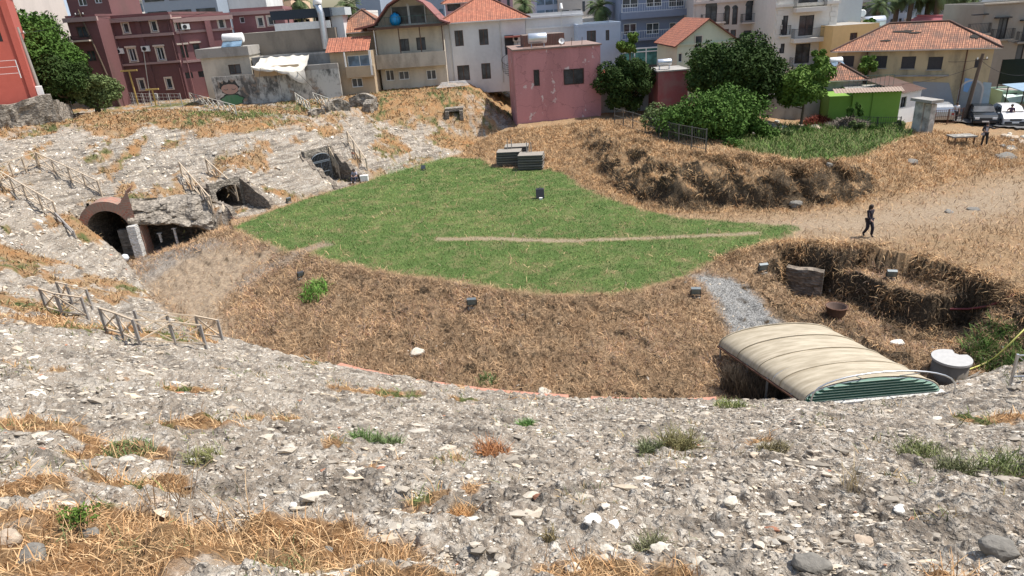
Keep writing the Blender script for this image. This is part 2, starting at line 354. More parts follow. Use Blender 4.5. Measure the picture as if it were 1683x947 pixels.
def zones(x, y):
    d = pdist(x, y, CP); ins = pin(x, y, ARENA)
    stone = sm((np.where(ins, -d, d) + .25 + .5*(fbm(x*2,y*2,3,21)-.5))/.5)
    big = fbm(x*.45, y*.45, 4, 22); fine = fbm(x*3, y*3, 3, 23)
    dry = np.zeros(x.shape)
    for p, rx, ry in ORP:
        q = np.sqrt(((x-p.x)/rx)**2 + ((y-p.y)/(ry*1.6))**2); dry = np.maximum(dry, sm((1.25-q+1.1*(fine-.5)+.8*(big-.5))/.5))
    far = sm((y-45)/10)*sm((4-x)/2)*.1
    dry = np.maximum(dry, sm((big+.35*fine-.80-.18*sm((24-y)/6)+.09*far)/.07)*.9)
    top, = (np.where(ins, 0, 1),)
    _, (zb, stp, slp, cap) = pdist(x, y, CP, CV)
    ter = sm((d*slp+zb+stp - cap + .3 + 1.4*(big-.5))/.8)*(1-ins)*sm((y-38)/6)
    dry = np.maximum(dry, ter*sm((fine*.7+big-.74)/.16))
    dry = dry*stone
    grn = sm((fbm(x*.8,y*.8,4,31)-.56)/.06)*sm((fbm(x*4,y*4,2,30)-.35)/.2)
    lawn = region(LAWN, x, y, .35, .35, 1.8, 40)
    lawn = lawn*(1-.85*region(DPATH, x, y, .25, .18, 2.5, 41))*(1-region(PSTRIP, x, y, .4, .2, 2, 42))
    lawn = lawn*(1-.22*sm((fbm(x*1.1,y*1.1,4,43)-.60)/.14))
    gravel = np.maximum(region(GRAV, x, y, .35, .25, 2, 44), .6*region(GRAV2, x, y, .8, .5, 2, 45))
    gravel = np.maximum(gravel, 0.4*region(PSTRIP, x, y, .4, .2, 2, 46))
    pale = np.maximum.reduce([region(LFLOOR, x, y, 1.2, .6, 1, 47), .9*region(PATHR, x, y, 2.2, 1., .6, 48), region(DPATH, x, y, .25, .18, 2.5, 41)])
    gard = region(GARD, x, y, .5, .5, 1, 50)
    for a, bb, c in ((G(385,190).xy.to_tuple(), 5, 1.2),(G(280,172).xy.to_tuple(), 3, 1)):
        gard = np.maximum(gard, .8*sm((1-np.sqrt(((x-a[0])/bb)**2+((y-a[1])/(c*2))**2)+.7*(fine-.5))/.4))
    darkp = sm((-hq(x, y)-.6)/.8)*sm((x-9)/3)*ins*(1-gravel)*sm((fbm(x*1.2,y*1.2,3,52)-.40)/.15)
    darkp = np.maximum(darkp, ins*pin(x,y,MREG)*sm((x-7.5)/2)*sm((21.5-x)/1)*sm((pdist(x,y,MF)-.4)/.5)*sm((2.6-pdist(x,y,MF))/.7)*sm((fbm(x*1.1,y*1.1,3,53)-.43)/.08))  # shade of the steep mound face, painted in as a dark band
    bankz = ins*(1-pin(x, y, PL).astype(float))
    return dict(stone=stone, dry=dry, grn=grn, lawn=lawn, gravel=gravel, pale=pale, gard=gard, dark=darkp, bank=bankz, ins=ins.astype(float), d=d)
def terrain_mat():
    t = NT('ground_rubble_straw_and_grass')
    def A(nm):
        q = t.n('ShaderNodeAttribute', attribute_name=nm); sp = t.n('ShaderNodeSeparateColor'); t.l(q.outputs['Color'], sp.inputs[0]); return sp.outputs
    a = A('za'); b = A('zb'); c = A('zc')
    # --- rubble concrete: stones of mixed size set in grey mortar
    wn = t.n('ShaderNodeTexNoise', i_Scale=9., i_Detail=2.); t.l(t.co('Object'), wn.inputs[0])
    mx = t.n('ShaderNodeVectorMath', operation='SCALE'); t.l(wn.outputs[1], mx.inputs[0]); mx.inputs[3].default_value = .10
    ad = t.n('ShaderNodeVectorMath', operation='ADD'); t.l(t.co('Object', (1,1,1.6)), ad.inputs[0]); t.l(mx.outputs[0], ad.inputs[1]); WP = ad.outputs[0]
    def vor(sc, rnd=1., stretch=(1,1,1.6)):
        v = t.n('ShaderNodeTexVoronoi', i_Scale=sc, feature='F1'); v.inputs['Randomness'].default_value = rnd
        # warp
        t.l(WP, v.inputs[0]); return v
    v1 = vor(5.5); v2 = vor(16); v3 = vor(45)
    def bw(v):
        q = t.n('ShaderNodeSeparateColor'); t.l(v.outputs['Color'], q.inputs[0]); return q.outputs
    s1, s2, s3 = bw(v1), bw(v2), bw(v3)
    n1 = t.noise(1.1, 5); n2 = t.noise(14, 6, rough=.7); n3 = t.noise(.28, 4)
    mort = t.mix(n2, (.13,.102,.078), (.425,.35,.27))
    def stonecol(s): return t.mix(t.ramp(s[1], .3, .9), (.34,.295,.235), (.72,.66,.57))
    k2 = t.math('MULTIPLY', t.ramp(v2.outputs[0], .28, .55, (1,1,1,1), (0,0,0,1)), t.ramp(t.math('ADD', s2[0], t.math('MULTIPLY', n1, .6)), .66, .74))
    k1 = t.math('MULTIPLY', t.ramp(v1.outputs[0], .25, .5, (1,1,1,1), (0,0,0,1)), t.ramp(t.math('ADD', s1[0], t.math('MULTIPLY', n1, .5)), .66, .76))
    k3 = t.math('MULTIPLY', t.ramp(v3.outputs[0], .3, .6, (1,1,1,1), (0,0,0,1)), t.ramp(s3[0], .45, .55))
    st = t.mix(k3, mort, stonecol(s3)); st = t.mix(k2, st, stonecol(s2)); st = t.mix(k1, st, t.mix(n2, (.45,.405,.34), (.70,.65,.57)))
    st = t.mix(t.math('MULTIPLY', t.ramp(n1, .40, .62), .45), st, (.19,.165,.135))
    st = t.mix(t.math('MULTIPLY', t.ramp(n3, .44, .60), .42), st, t.mix(k2, (.34,.285,.225), (.60,.55,.47)))
    sn = t.noise(1.0, 5, (.55,.55,6.5), rough=.6); st = t.mix(t.math('MULTIPLY', t.ramp(sn, .52, .59), .68), st, (.12,.10,.08)); st = t.mix(t.math('MULTIPLY', t.ramp(t.noise(1.3, 4, (.5,.5,5)), .54, .64), .35), st, (.62,.57,.49))
    # --- dry straw, seen as a matted fleece
    fs = t.n('ShaderNodeTexNoise', i_Scale=9., i_Detail=7., i_Roughness=.75, i_Distortion=1.2); t.l(t.co('Object', (1,2.5,1)), fs.inputs[0])
    f2 = t.noise(1.3, 4)
    straw = t.mix(t.ramp(fs.outputs[0], .33, .68), (.14,.075,.035), (.50,.34,.18))
    straw = t.mix(t.ramp(f2, .4, .65), straw, t.mix(fs.outputs[0], (.22,.105,.045), (.48,.27,.12)))
    mat_ = t.mix(t.ramp(fs.outputs[0], .36, .66), (.12,.075,.042), (.50,.355,.22))
    mat_ = t.mix(t.math('MULTIPLY', t.ramp(f2, .4, .62), .6), mat_, t.mix(fs.outputs[0], (.12,.07,.04), (.36,.22,.12)))
    # --- lawn
    g1 = t.noise(22, 6, (1,2,1), rough=.8); g2 = t.noise(.9, 6)
    lw = t.mix(t.ramp(g1, .35, .7), (.045,.08,.018), (.17,.25,.07)); lw = t.mix(t.math('MULTIPLY', t.ramp(g2, .48, .66), .75), lw, t.mix(g1, (.10,.11,.04), (.33,.30,.14)))
    gr = t.mix(t.ramp(g1, .35, .7), (.05,.065,.02), (.19,.21,.08))
    # --- gravel, pale dust, dark earth (also the shade painted on the mound face)
    gvv = t.n('ShaderNodeTexVoronoi', i_Scale=28.); t.l(t.co('Object'), gvv.inputs[0]); gs = bw(gvv)
    gv = t.mix(t.ramp(gs[0], .2, .9), (.14,.135,.125), (.41,.40,.375))
    pl = t.mix(t.ramp(t.noise(7, 6, rough=.7), .35, .65), (.22,.155,.10), (.46,.35,.235)); pl = t.mix(t.math('MULTIPLY', k3, .5), pl, (.55,.48,.39))
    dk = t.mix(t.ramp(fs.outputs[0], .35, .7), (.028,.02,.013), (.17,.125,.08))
    # a: stone, dry, grn   b: lawn, gravel, pale   c: garden, dark, bank
    arena = t.mix(t.math('MULTIPLY', c[2], 1.), straw2 := t.mix(.5, straw, t.mix(fs.outputs[0], (.22,.145,.085), (.48,.36,.225))), mat_)
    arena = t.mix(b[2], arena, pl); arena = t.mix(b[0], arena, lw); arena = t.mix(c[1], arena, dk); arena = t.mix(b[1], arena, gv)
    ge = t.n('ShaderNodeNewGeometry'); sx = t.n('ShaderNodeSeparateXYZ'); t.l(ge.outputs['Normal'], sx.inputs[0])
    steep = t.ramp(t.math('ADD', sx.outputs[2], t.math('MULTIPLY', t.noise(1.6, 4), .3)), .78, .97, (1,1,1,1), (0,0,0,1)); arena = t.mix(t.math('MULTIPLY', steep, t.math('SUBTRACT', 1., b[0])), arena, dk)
    cavc = t.mix(a[1], st, straw); cavc = t.mix(t.math('MULTIPLY', a[2], a[1]), cavc, gr)
    allc = t.mix(a[0], arena, cavc); allc = t.mix(c[0], allc, gr)
    t.col(allc); t.b.inputs['Roughness'].default_value = .95; t.b.inputs['Specular IOR Level'].default_value = .2
    hs = t.math('ADD', t.math('MULTIPLY', k1, .9), t.math('ADD', t.math('MULTIPLY', k2, .5), t.math('MULTIPLY', k3, .25)))
    hs = t.math('ADD', hs, t.math('MULTIPLY', n2, .9)); hg = t.math('MULTIPLY', fs.outputs[0], 2.2)
    cl = t.n('ShaderNodeMix', data_type='FLOAT'); t.l(t.math('MULTIPLY', a[0], t.math('SUBTRACT', 1., a[1])), cl.inputs[0]); t.l(hg, cl.inputs[2]); t.l(hs, cl.inputs[3])
    t.bump(cl.outputs[0], .9, .05)
    return t.m
def make_terrain():
    az = np.radians(np.linspace(-56, 56, 1150)); rr = [1.0]
    while rr[-1] < 135:
        r = rr[-1]; rr.append(r + min(.45, max(.014, r*r/(13.*760)*.95)))
    rr = np.array(rr); R, Az = np.meshgrid(rr, az, indexing='ij'); x = R*np.sin(Az); y = R*np.cos(Az)
    z = np.empty_like(x)
    for i in range(0, len(rr), 40): z[i:i+40] = height(x[i:i+40], y[i:i+40])
    Z = zones(x, y)
    # relief of the rubble and of the straw mat
    n = fbm(x*9, y*9, 3, 60); n2 = np.abs(fbm(x*3.2, y*3.2, 4, 61)-.5)*2; n3 = fbm(x*22, y*22, 2, 62)
    near = sm((26-R)/10)
    z = z + Z['stone']*(.10*(n-.5) + .20*(n2-.35) + .30*sm((R-30)/8)*(np.abs(fbm(x*1.3,y*1.3,4,69)-.5)*2-.3)*(1-.8*Z['dry']) + near*.03*(n3-.5)) + (1-Z['stone'])*(1-Z['lawn'])*(1-Z['gravel'])*(1-Z['pale']*.7)*(.10*(fbm(x*3.5,y*3.5,3,63)-.5)+.08*(fbm(x*9,y*9,2,64)-.5))
    for i in range(0, len(rr), 40): x[i:i+40], y[i:i+40] = warp(x[i:i+40], y[i:i+40], z[i:i+40])
    nr, nc = x.shape; idx = np.arange(nr*nc).reshape(nr, nc)
    Fq = np.stack([idx[:-1,:-1], idx[:-1,1:], idx[1:,1:], idx[1:,:-1]], -1).reshape(-1, 4)
    xf, yf, zf_ = x.ravel(), y.ravel(), z.ravel(); cx = xf[Fq].mean(1); cy = yf[Fq].mean(1); zmin = zf_[Fq].min(1); zr = zf_[Fq].max(1)-zmin
    kill = np.zeros(len(Fq), bool)
    for p in PASS:
        a = in_pass(xf, yf, p, 0, -1.2); s = a[Fq].sum(1); inn = in_pass(cx, cy, p, .25, -.2, p[6]+.3)
        kill |= (s > 0) & (s < 4) & inn & (zr > .25)
        m = in_pass(cx, cy, p, -.02, .0, p[6]+p[7]) & (~in_pass(cx, cy, p, 0, -.4)) & (zmin < p[5]-.4); kill |= m
    for (px_, py_, (dx, dy), wd), zc in ((ARCH, 2.1), (CAVE, .2)):
        u = (cx-px_)*dy - (cy-py_)*dx; v = (cx-px_)*dx + (cy-py_)*dy
        kill |= (np.abs(u) < wd/2) & (v > -.15) & (v < .85) & (zmin < zc)
    Fq = Fq[~kill][:, ::-1]
    def C(*k): return np.stack([Z[q].ravel() for q in k] + [np.ones(x.size)], -1)
    o = npmesh('ground', np.stack([xf, yf, zf_], -1), Fq, terrain_mat(), {'za': ('FLOAT_COLOR', C('stone','dry','grn')), 'zb': ('FLOAT_COLOR', C('lawn','gravel','pale')), 'zc': ('FLOAT_COLOR', C('gard','dark','bank'))}, True)
    tag(o, kind='structure')
make_terrain()
far = MB(); n = 64
far.face([(1500*math.cos(2*math.pi*k/n), 1500*math.sin(2*math.pi*k/n), -3.2) for k in range(n)])
tag(far.build('ground', plain('far_ground', (.22,.19,.15), .95, sc=.05)), kind='structure')
# ================================================================== CAVEA PASSAGES, ARCH, ROCK
def rock_mat(name, c1, c2, sc=3.):
    t = NT(name); a = t.noise(sc, 8, rough=.7); b = t.n('ShaderNodeTexVoronoi', i_Scale=sc*1.6); t.l(t.co('Object', (1,1,2)), b.inputs[0])
    c = t.mix(t.ramp(a, .35, .65), c1, c2); q = t.n('ShaderNodeSeparateColor'); t.l(b.outputs['Color'], q.inputs[0]); t.col(t.mix(t.math('MULTIPLY', t.ramp(q.outputs[0], .5, .9), .6), c, tuple(min(.7, x*1.7) for x in c2)))
    t.bump(t.math('ADD', a, b.outputs[0]), .9, .06); t.b.inputs['Roughness'].default_value = .95; return t.m
M_ROCK = rock_mat('rubble_masonry', (.09,.075,.06), (.28,.245,.20), 4.); M_ROCKD = rock_mat('dark_rubble', (.08,.065,.05), (.20,.165,.13))  # second rubble is a darker tone for cut sides, linings and pit faces
def rockwall(mb, A, B, zb, topf, th=.4, n=None, amp=.12, seed=0):
    A = Vector((A[0],A[1],0)); B = Vector((B[0],B[1],0)); L = (B-A).length; n = n or max(3, int(L/.2)); u = (B-A).normalized(); nn = Vector((u.y,-u.x,0)); rows = []
    for i in range(n+1):
        p = A+(B-A)*i/n; zt = topf(p.x, p.y, i/n); row = []
        m = 8
        for k in range(m+1): z = zb+(zt-zb)*k/m; o = amp*(float(fbm(p.x*2+p.y*2, z*2, 3, seed))-.5)*2; row.append(p+nn*(th/2+o)+Vector((0,0,z+ (.5*o if k == m else 0))))
        for k in range(m, -1, -1): z = zb+(zt-zb)*k/m; row.append(p-nn*(th/2)+Vector((0,0,z-.02)))
        rows.append(row)
    mb.grid(rows, smooth=False); mb.face(rows[0][::-1]); mb.face(rows[-1]); return mb
def passage(p, label, zroof, door_w, door_h):
    cx, cy, (dx, dy), wd, zf, zc, L, TL = p; c = Vector((cx,cy,0)); d = Vector((dx,dy,0)).normalized(); s = Vector((d.y,-d.x,0))
    r = root('stone_passage', (cx,cy,zf), label, 'passage', 'passages through the ruined seating')
    P = lambda u, v: c+s*u+d*v
    top = lambda x, y, f: max(zf+.05, float(hbase(np.array([x]), np.array([y]))[0])+.02)
    for sg in (-1,1):
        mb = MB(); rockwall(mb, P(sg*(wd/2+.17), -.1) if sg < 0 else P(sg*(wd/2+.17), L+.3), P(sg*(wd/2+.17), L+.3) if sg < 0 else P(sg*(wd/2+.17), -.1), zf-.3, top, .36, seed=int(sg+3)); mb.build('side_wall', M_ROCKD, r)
    tb = max(top(*P(u, L+.35).xy, 0) for u in (-wd/2,0,wd/2))+.05
    mb = MB(); hw = door_w/2
    rockwall(mb, P(-wd/2-.1,L+.2), P(-hw,L+.2), zf-.3, lambda x,y,f: tb, .4, 3, seed=5); rockwall(mb, P(hw,L+.2), P(wd/2+.1,L+.2), zf-.3, lambda x,y,f: tb, .4, 3, seed=6)
    n = 10; arc = [(hw*math.cos(a), zf+door_h-hw*.5+hw*.5*math.sin(a)) for a in np.linspace(math.pi, 0, n+1)]
    fr = [[P(u, L)+Vector((0,0,z)) for u, z in arc], [P(u, L)+Vector((0,0,tb)) for u, z in arc]]; mb.grid(fr, smooth=False)
    mb.grid([[P(u, L)+Vector((0,0,z)) for u, z in arc], [P(u, L+TL)+Vector((0,0,z)) for u, z in arc]], smooth=True)
    mb.build('back_wall', M_ROCK, r)
    mb = MB(); Z = lambda u, v, z: P(u,v)+Vector((0,0,z))
    mb.face([Z(-hw,L,zf), Z(-hw,L+TL,zf), Z(-hw,L+TL,zf+door_h), Z(-hw,L,zf+door_h)]); mb.face([Z(hw,L,zf), Z(hw,L+TL,zf), Z(hw,L+TL,zf+door_h), Z(hw,L,zf+door_h)])
    mb.face([Z(-hw,L+TL,zf-.1), Z(hw,L+TL,zf-.1), Z(hw,L+TL,zf+door_h), Z(-hw,L+TL,zf+door_h)]); mb.face([Z(-hw,L-.3,zf+.0), Z(hw,L-.3,zf), Z(hw,L+TL,zf), Z(-hw,L+TL,zf)]); mb.face([Z(-hw-.3,L,zf+door_h+.02), Z(hw+.3,L,zf+door_h+.02), Z(hw+.3,L+TL+.3,zf+door_h+.02), Z(-hw-.3,L+TL+.3,zf+door_h+.02)])
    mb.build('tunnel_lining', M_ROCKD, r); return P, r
PA, ra = passage(PASS[0], 'open stone cut with a barred gate at the edge of the lawn', 2.3, 1.7, 2.2)
PB, rb = passage(PASS[1], 'short dark cut between two light fences left of the gate', 1.7, 1.9, 1.7)
def bar_gate():
    g = root('barred_gate', PA(0,3.75), 'grey barred iron gate closing the stone cut', 'gate'); M = plain('grey_iron', (.20,.23,.26), .5, .4); z0 = 0.02
    for nm, a, b_ in (('gate_leaf', -.85, -.03), ('gate_leaf', .0, .85)):
        b = MB(); k = 6
        for i in range(k+1): u = a+(b_-a)*i/k; b.bar(PA(u,3.72)+Vector((0,0,z0)), PA(u,3.72)+Vector((0,0,1.55)), .05 if i in (0,k) else .025)
        for z in (z0+.05, .7, 1.5): b.bar(PA(a,3.72)+Vector((0,0,z)), PA(b_,3.72)+Vector((0,0,z)), .05)
        b.build(nm, M, g)
    b = MB()
    for i in range(13): u = -.85+1.7*i/12; b.bar(PA(u,3.72)+Vector((0,0,1.6)), PA(u,3.72)+Vector((0,0,1.75+.45*math.sqrt(max(0,1-(u/.86)**2)))), .025)
    b.bar(PA(-.88,3.72)+Vector((0,0,1.6)), PA(.88,3.72)+Vector((0,0,1.6)), .06); b.tube([PA(.86*math.cos(a),3.72)+Vector((0,0,1.75+.45*math.sin(a))) for a in np.linspace(0, math.pi, 13)], .03, 6); b.build('fanlight', M, g)
bar_gate()
# brick arch
def brick_arch():
    (cx, cy, (dx, dy), wd) = ARCH; c = Vector((cx,cy,0)); d = Vector((dx,dy,0)).normalized(); s = Vector((d.y,-d.x,0)); zf = -2.05
    P = lambda u, v, z: c+s*u+d*v+Vector((0,0,z)); r = root('brick_arch', (cx,cy,zf), 'red brick arch over a dark vaulted passage in the rubble slope', 'arch')
    R_ = 1.3; zs = zf+2.25; n = 22; A = np.linspace(math.pi, 0, n+1)
    t = NT('old_red_brick'); br = t.n('ShaderNodeTexBrick', i_Scale=1.); br.inputs['Brick Width'].default_value = .34; br.inputs['Row Height'].default_value = .15; br.inputs['Mortar Size'].default_value = .022
    br.inputs['Color1'].default_value = (.42,.17,.11,1); br.inputs['Color2'].default_value = (.27,.105,.07,1); br.inputs['Mortar'].default_value = (.30,.23,.18,1); t.l(t.co('UV'), br.inputs[0]); a = t.noise(1.5, 6); t.col(t.mix(t.math('MULTIPLY', t.ramp(a, .42, .56), .7), br.outputs[0], (.24,.18,.14))); t.bump(br.outputs[1], -.6, .02); MBR = t.m
    # face ring of radial bricks, then the spandrel up to a broken skyline
    b = MB(); i1 = [P(R_*math.cos(a), -.42, zs+R_*math.sin(a)) for a in A]; i2 = [P((R_+.5)*math.cos(a), -.42, zs+(R_+.5)*math.sin(a)) for a in A]
    uv = lambda lst, q: [(q, k*R_*math.pi/n) for k in range(len(lst))]
    b.grid([i1, i2], smooth=False, uvs=[uv(i1,0), uv(i2,.5)]); b.build('ring', MBR, r, uv=True)
    b = MB(); sky = []
    for k, a in enumerate(A):
        u = (R_+.5)*math.cos(a); zz = zs+(R_+.5)*math.sin(a); f = (u+1.8)/3.6; tz = max(zz+.12, .2+1.5*f**.8+1.0*max(0,f-.72)/.28 + .06*((k*7)%3)); sky.append((u, zz, min(tz, 2.9)))
    lo = [P(u,-.40,z) for u,z,t_ in sky]; hi = [P(u,-.40,t_) for u,z,t_ in sky]; b.grid([lo,hi], smooth=False, uvs=[[(u,z) for u,z,_ in sky], [(u,t_) for u,_,t_ in sky]])
    hb = [P(u,.7,t_+.05) for u,z,t_ in sky]; b.grid([hi,hb], smooth=False, uvs=[[(u,0) for u,z,_ in sky], [(u,1.1) for u,_,t_ in sky]]); b.build('spandrel', MBR, r, uv=True)
    for s0, s1 in ((-2.3,-R_),(R_,1.95)):
        b = MB()
        b.face([P(s0,-.41,zf-.3), P(s1,-.41,zf-.3), P(s1,-.41,zs+.02), P(s0,-.41,zs+.02)], [(s0,zf),(s1,zf),(s1,zs),(s0,zs)]); b.face([P(s0,-.41,zs+.02), P(s1,-.41,zs+.02), P(s1,.8,zs+.02), P(s0,.8,zs+.02)], [(s0,0),(s1,0),(s1,1),(s0,1)]); e = s0 if s0 < 0 else s1; b.face([P(e,-.41,zf-.3), P(e,.8,zf-.3), P(e,.8,zs+.3), P(e,-.41,zs+.02)], [(0,zf),(1.2,zf),(1.2,zs),(0,zs)])
        b.build('pier', MBR, r, uv=True)
    b = MB(); sec = [(-R_,zf-.1)]+[(R_*math.cos(a), zs+R_*math.sin(a)) for a in A]+[(R_,zf-.1)]
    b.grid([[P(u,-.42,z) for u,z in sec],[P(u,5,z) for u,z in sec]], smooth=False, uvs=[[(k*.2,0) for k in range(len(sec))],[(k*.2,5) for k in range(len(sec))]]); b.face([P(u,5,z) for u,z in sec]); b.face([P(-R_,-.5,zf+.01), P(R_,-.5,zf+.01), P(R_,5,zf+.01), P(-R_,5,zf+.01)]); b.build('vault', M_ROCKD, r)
    b = MB()
    for k in range(3):
        for j in range(3): b.box(P(.45+.42*j-.2,.75,zf+.35+.62*k), (.41,.4,.6), M=Matrix((s,d,Vector((0,0,1)))).transposed())
    b.build('block_wall', M_CONC0, r)
    pr = root('concrete_pier', P(1.55,-.6,zf), 'pale pier of stacked concrete blocks right of the brick arch', 'pier'); 
    for k in range(4): b = MB(); b.box(P(1.62+.02*(k%2),-.75,zf+.32+.62*k), (.52,.62,.60), M=Matrix((s,d,Vector((0,0,1)))).transposed()); b.build('block', M_CONC1, pr)
    st = root('marble_stub', P(-1.55,-.9,zf), 'short white stone stub at the left foot of the brick arch', 'stone block'); b = MB(); b.box(P(-1.55,-.95,zf+.55), (.42,.4,1.1), M=Matrix((s,d,Vector((0,0,1)))).transposed()); b.build('block', M_CONC1, st)
    pt = root('round_lamp', P(.75,-1.1,zf), 'small round white lamp on the gravel before the brick arch', 'lamp'); b = MB(); b.lathe(P(.75,-1.1,zf+.42), [(0,-.26),(.2,-.2),(.27,0),(.2,.2),(0,.27)], 14); b.build('globe', plain('lamp_white', (.7,.74,.78), .3), pt); b = MB(); b.lathe(P(.75,-1.1,zf), [(.16,0),(.16,.04),(.06,.06),(.06,.2)], 10); b.build('foot', M_CONC1, pt)
M_CONC0 = rock_mat('dark_block', (.16,.15,.13), (.26,.24,.21)); M_CONC1 = rock_mat('pale_block', (.40,.39,.36), (.60,.58,.54), 5)
brick_arch()
def cave():
    (cx, cy, (dx, dy), wd) = CAVE; c = Vector((cx,cy,0)); d = Vector((dx,dy,0)).normalized(); s = Vector((d.y,-d.x,0)); P = lambda u, v, z: c+s*u+d*v+Vector((0,0,z))
    r = root('rock_overhang', (cx,cy,-1.9), 'ragged rubble overhang above a low dark hollow', 'rock overhang')
    b = MB(); rows = []; n = 30
    for i in range(n+1):
        f = i/n; u = -wd/2-.35+(wd+1.1)*f; zl = .35-1.15*f**1.6+.25*(float(vn(f*9,1.3,2))-.5); zt = 1.9-.5*f+.3*(float(vn(f*6,4.3,2))-.5); o = -.55-.35*float(vn(f*7,2.1,4)); row = []
        for k in range(12):
            g = k/11; zz = zl+(zt-zl)*g; oo = o*(1-.6*g)+ (0 if g else .25) + .55*(float(fbm(u*1.6+7, zz*3.5+3, 4, 5))-.5)*2 + 1.3*g*g; row.append(P(u, oo, zz))
        rows.append([P(u, 1.0, zl+.1)]+row)
    b.grid(rows, smooth=False); b.build('rock_lip', M_ROCK, r)
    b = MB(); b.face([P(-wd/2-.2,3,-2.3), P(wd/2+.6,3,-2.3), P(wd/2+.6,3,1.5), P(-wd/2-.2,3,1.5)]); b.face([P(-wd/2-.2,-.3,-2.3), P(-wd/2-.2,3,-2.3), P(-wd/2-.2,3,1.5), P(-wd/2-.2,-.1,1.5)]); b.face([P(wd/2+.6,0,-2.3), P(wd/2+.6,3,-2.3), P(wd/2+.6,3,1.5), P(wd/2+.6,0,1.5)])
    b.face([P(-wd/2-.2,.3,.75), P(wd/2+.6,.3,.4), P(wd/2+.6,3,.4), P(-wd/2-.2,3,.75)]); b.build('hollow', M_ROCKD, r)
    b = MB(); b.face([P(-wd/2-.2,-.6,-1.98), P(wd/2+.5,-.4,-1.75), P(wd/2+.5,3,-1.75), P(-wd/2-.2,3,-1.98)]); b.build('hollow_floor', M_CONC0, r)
    for (a, b_) in (((243,418),(236,392)),((292,400),(286,376)),((266,398),(262,384))):
        q = MB(); p = Vector(aty(*a, 43.9)); t_ = Vector(aty(*b_, 43.9)); q.bar(p, t_, .12); pr = root('prop_post', p, 'pale prop post holding up the rubble overhang', 'post', 'props under the overhang'); q.build('shaft', M_CONC1, pr); q = MB(); q.box(t_+Vector((0,0,.02)), (.28,.2,.05)); q.build('head_plate', M_CONC1, pr)
cave()
# retaining walls at the upper left
def pit_walls():
    for (a, c, z0, z1, lb) in (((1266,430),(1320,426),-1.1,-.06,'dark masonry face under the rim of the pit'),((1290,476),(1350,484),-2.3,-1.0,'dark masonry face with a niche below the pit ledge')):
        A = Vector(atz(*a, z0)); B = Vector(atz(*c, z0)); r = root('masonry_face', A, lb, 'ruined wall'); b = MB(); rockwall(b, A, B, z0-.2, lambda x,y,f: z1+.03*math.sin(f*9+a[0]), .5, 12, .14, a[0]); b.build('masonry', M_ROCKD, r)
pit_walls()
# brick edging on the podium
def edging():
    px = [(555,601),(600,613),(660,626),(700,632),(760,640),(830,648),(900,654),(970,658),(1040,661),(1110,662),(1150,661),(1180,658)]
    t = plain('terracotta_edging', (.46,.22,.15), .9, var=.35, sc=5); r = root('brick_edging', G(800,646), 'thin line of terracotta tiles along the foot of the stone slope', 'edging'); rs = random.Random(4)
    for i in range(len(px)-1):
        a = Vector(atz(*px[i],-1.6)); b_ = Vector(atz(*px[i+1],-1.6)); L = (b_-a).length; k = max(1, int(L/.55))
        for j in range(k):
            if rs.random() < .12: continue
            p = a.lerp(b_, (j+.5)/k); m = MB(); ang = math.atan2((b_-a).y, (b_-a).x); p.z = float(hq(p.x,p.y))*.0-1.58; m.box((p.x, p.y, p.z+rs.uniform(-.02,.02)), (L/k*.94, .34, .12), ang+rs.uniform(-.03,.03)); m.build('tile', t, r)
edging()
# ================================================================== BUILDINGS
M_GL = glass(); M_GLT = glass('teal_glass', (.04,.12,.11)); M_GLB = glass('bluish_glass', (.07,.11,.15))
M_WHITE = plain('white_paint', (.78,.77,.74), .6); M_DARKM = plain('dark_metal', (.03,.03,.035), .5, .3)
M_WFR = plain('white_frame', (.74,.74,.72), .5); M_BRN = plain('brown_wood', (.09,.045,.03), .7); M_SHUT = plain('dark_shutter', (.055,.05,.052), .7)
M_STEEL = plain('galvanised_steel', (.55,.56,.57), .35, .8); M_CONC = wall('bare_concrete', (.33,.31,.28), .6, 1.2)
M_TANK = plain('tank_metal', (.62,.64,.66), .3, .6, sc=3); M_ROOF = tiles('orange_clay_tiles', (.56,.21,.12), (.42,.145,.085), (.16,.06,.04), worn=.3)
M_ROOFO = tiles('old_clay_tiles', (.50,.23,.13), (.32,.14,.085), (.10,.05,.035), .24, .34, .75); M_ROOFR = plain('maroon_roof_sheet', (.23,.085,.07), .7, sc=2, var=.35)
M_WIRE = plain('wire', (.02,.02,.02), .6); M_RUST = plain('rusty_iron', (.14,.07,.045), .8, .3, .5, 12)
class Fac:
    """a vertical wall plane: point A, direction u (to the right seen from outside), outward normal n"""
    def __init__(s, A, yaw):
        s.A = Vector((A[0], A[1], 0)); s.u = Vector((math.cos(yaw), math.sin(yaw), 0)); s.n = Vector((math.sin(yaw), -math.cos(yaw), 0))
    def hit(s, px, py):
        r, f, u = ray(px, py); d = Vector((r, f, u)); o = Vector((0,0,CAM_Z))
        t = (s.A-o).dot(s.n)/d.dot(s.n); p = o+d*t
        return (Vector((p.x, p.y, 0))-s.A).dot(s.u), p.z
    def P(s, u, z, out=0.): 
        q = s.A + s.u*u + s.n*out; return Vector((q.x, q.y, z))
    def rect(s, r):
        """pixel centre + size -> u0,u1,z0,z1"""
        cx, cy, w_, h_ = r[:4]; a = s.hit(cx-w_/2, cy)[0]; b = s.hit(cx+w_/2, cy)[0]
        k = .07*h_/2; z1 = s.hit(cx-k*0, cy-h_/2)[1]; z0 = s.hit(cx, cy+h_/2)[1]; return min(a,b), max(a,b), z0, z1
    def box(s, mb, u0, u1, z0, z1, o0, o1):
        c = s.P((u0+u1)/2, (z0+z1)/2, (o0+o1)/2); return mb.box(c, (u1-u0, abs(o1-o0), z1-z0), M=Matrix((s.u, -s.n, Vector((0,0,1)))).transposed())
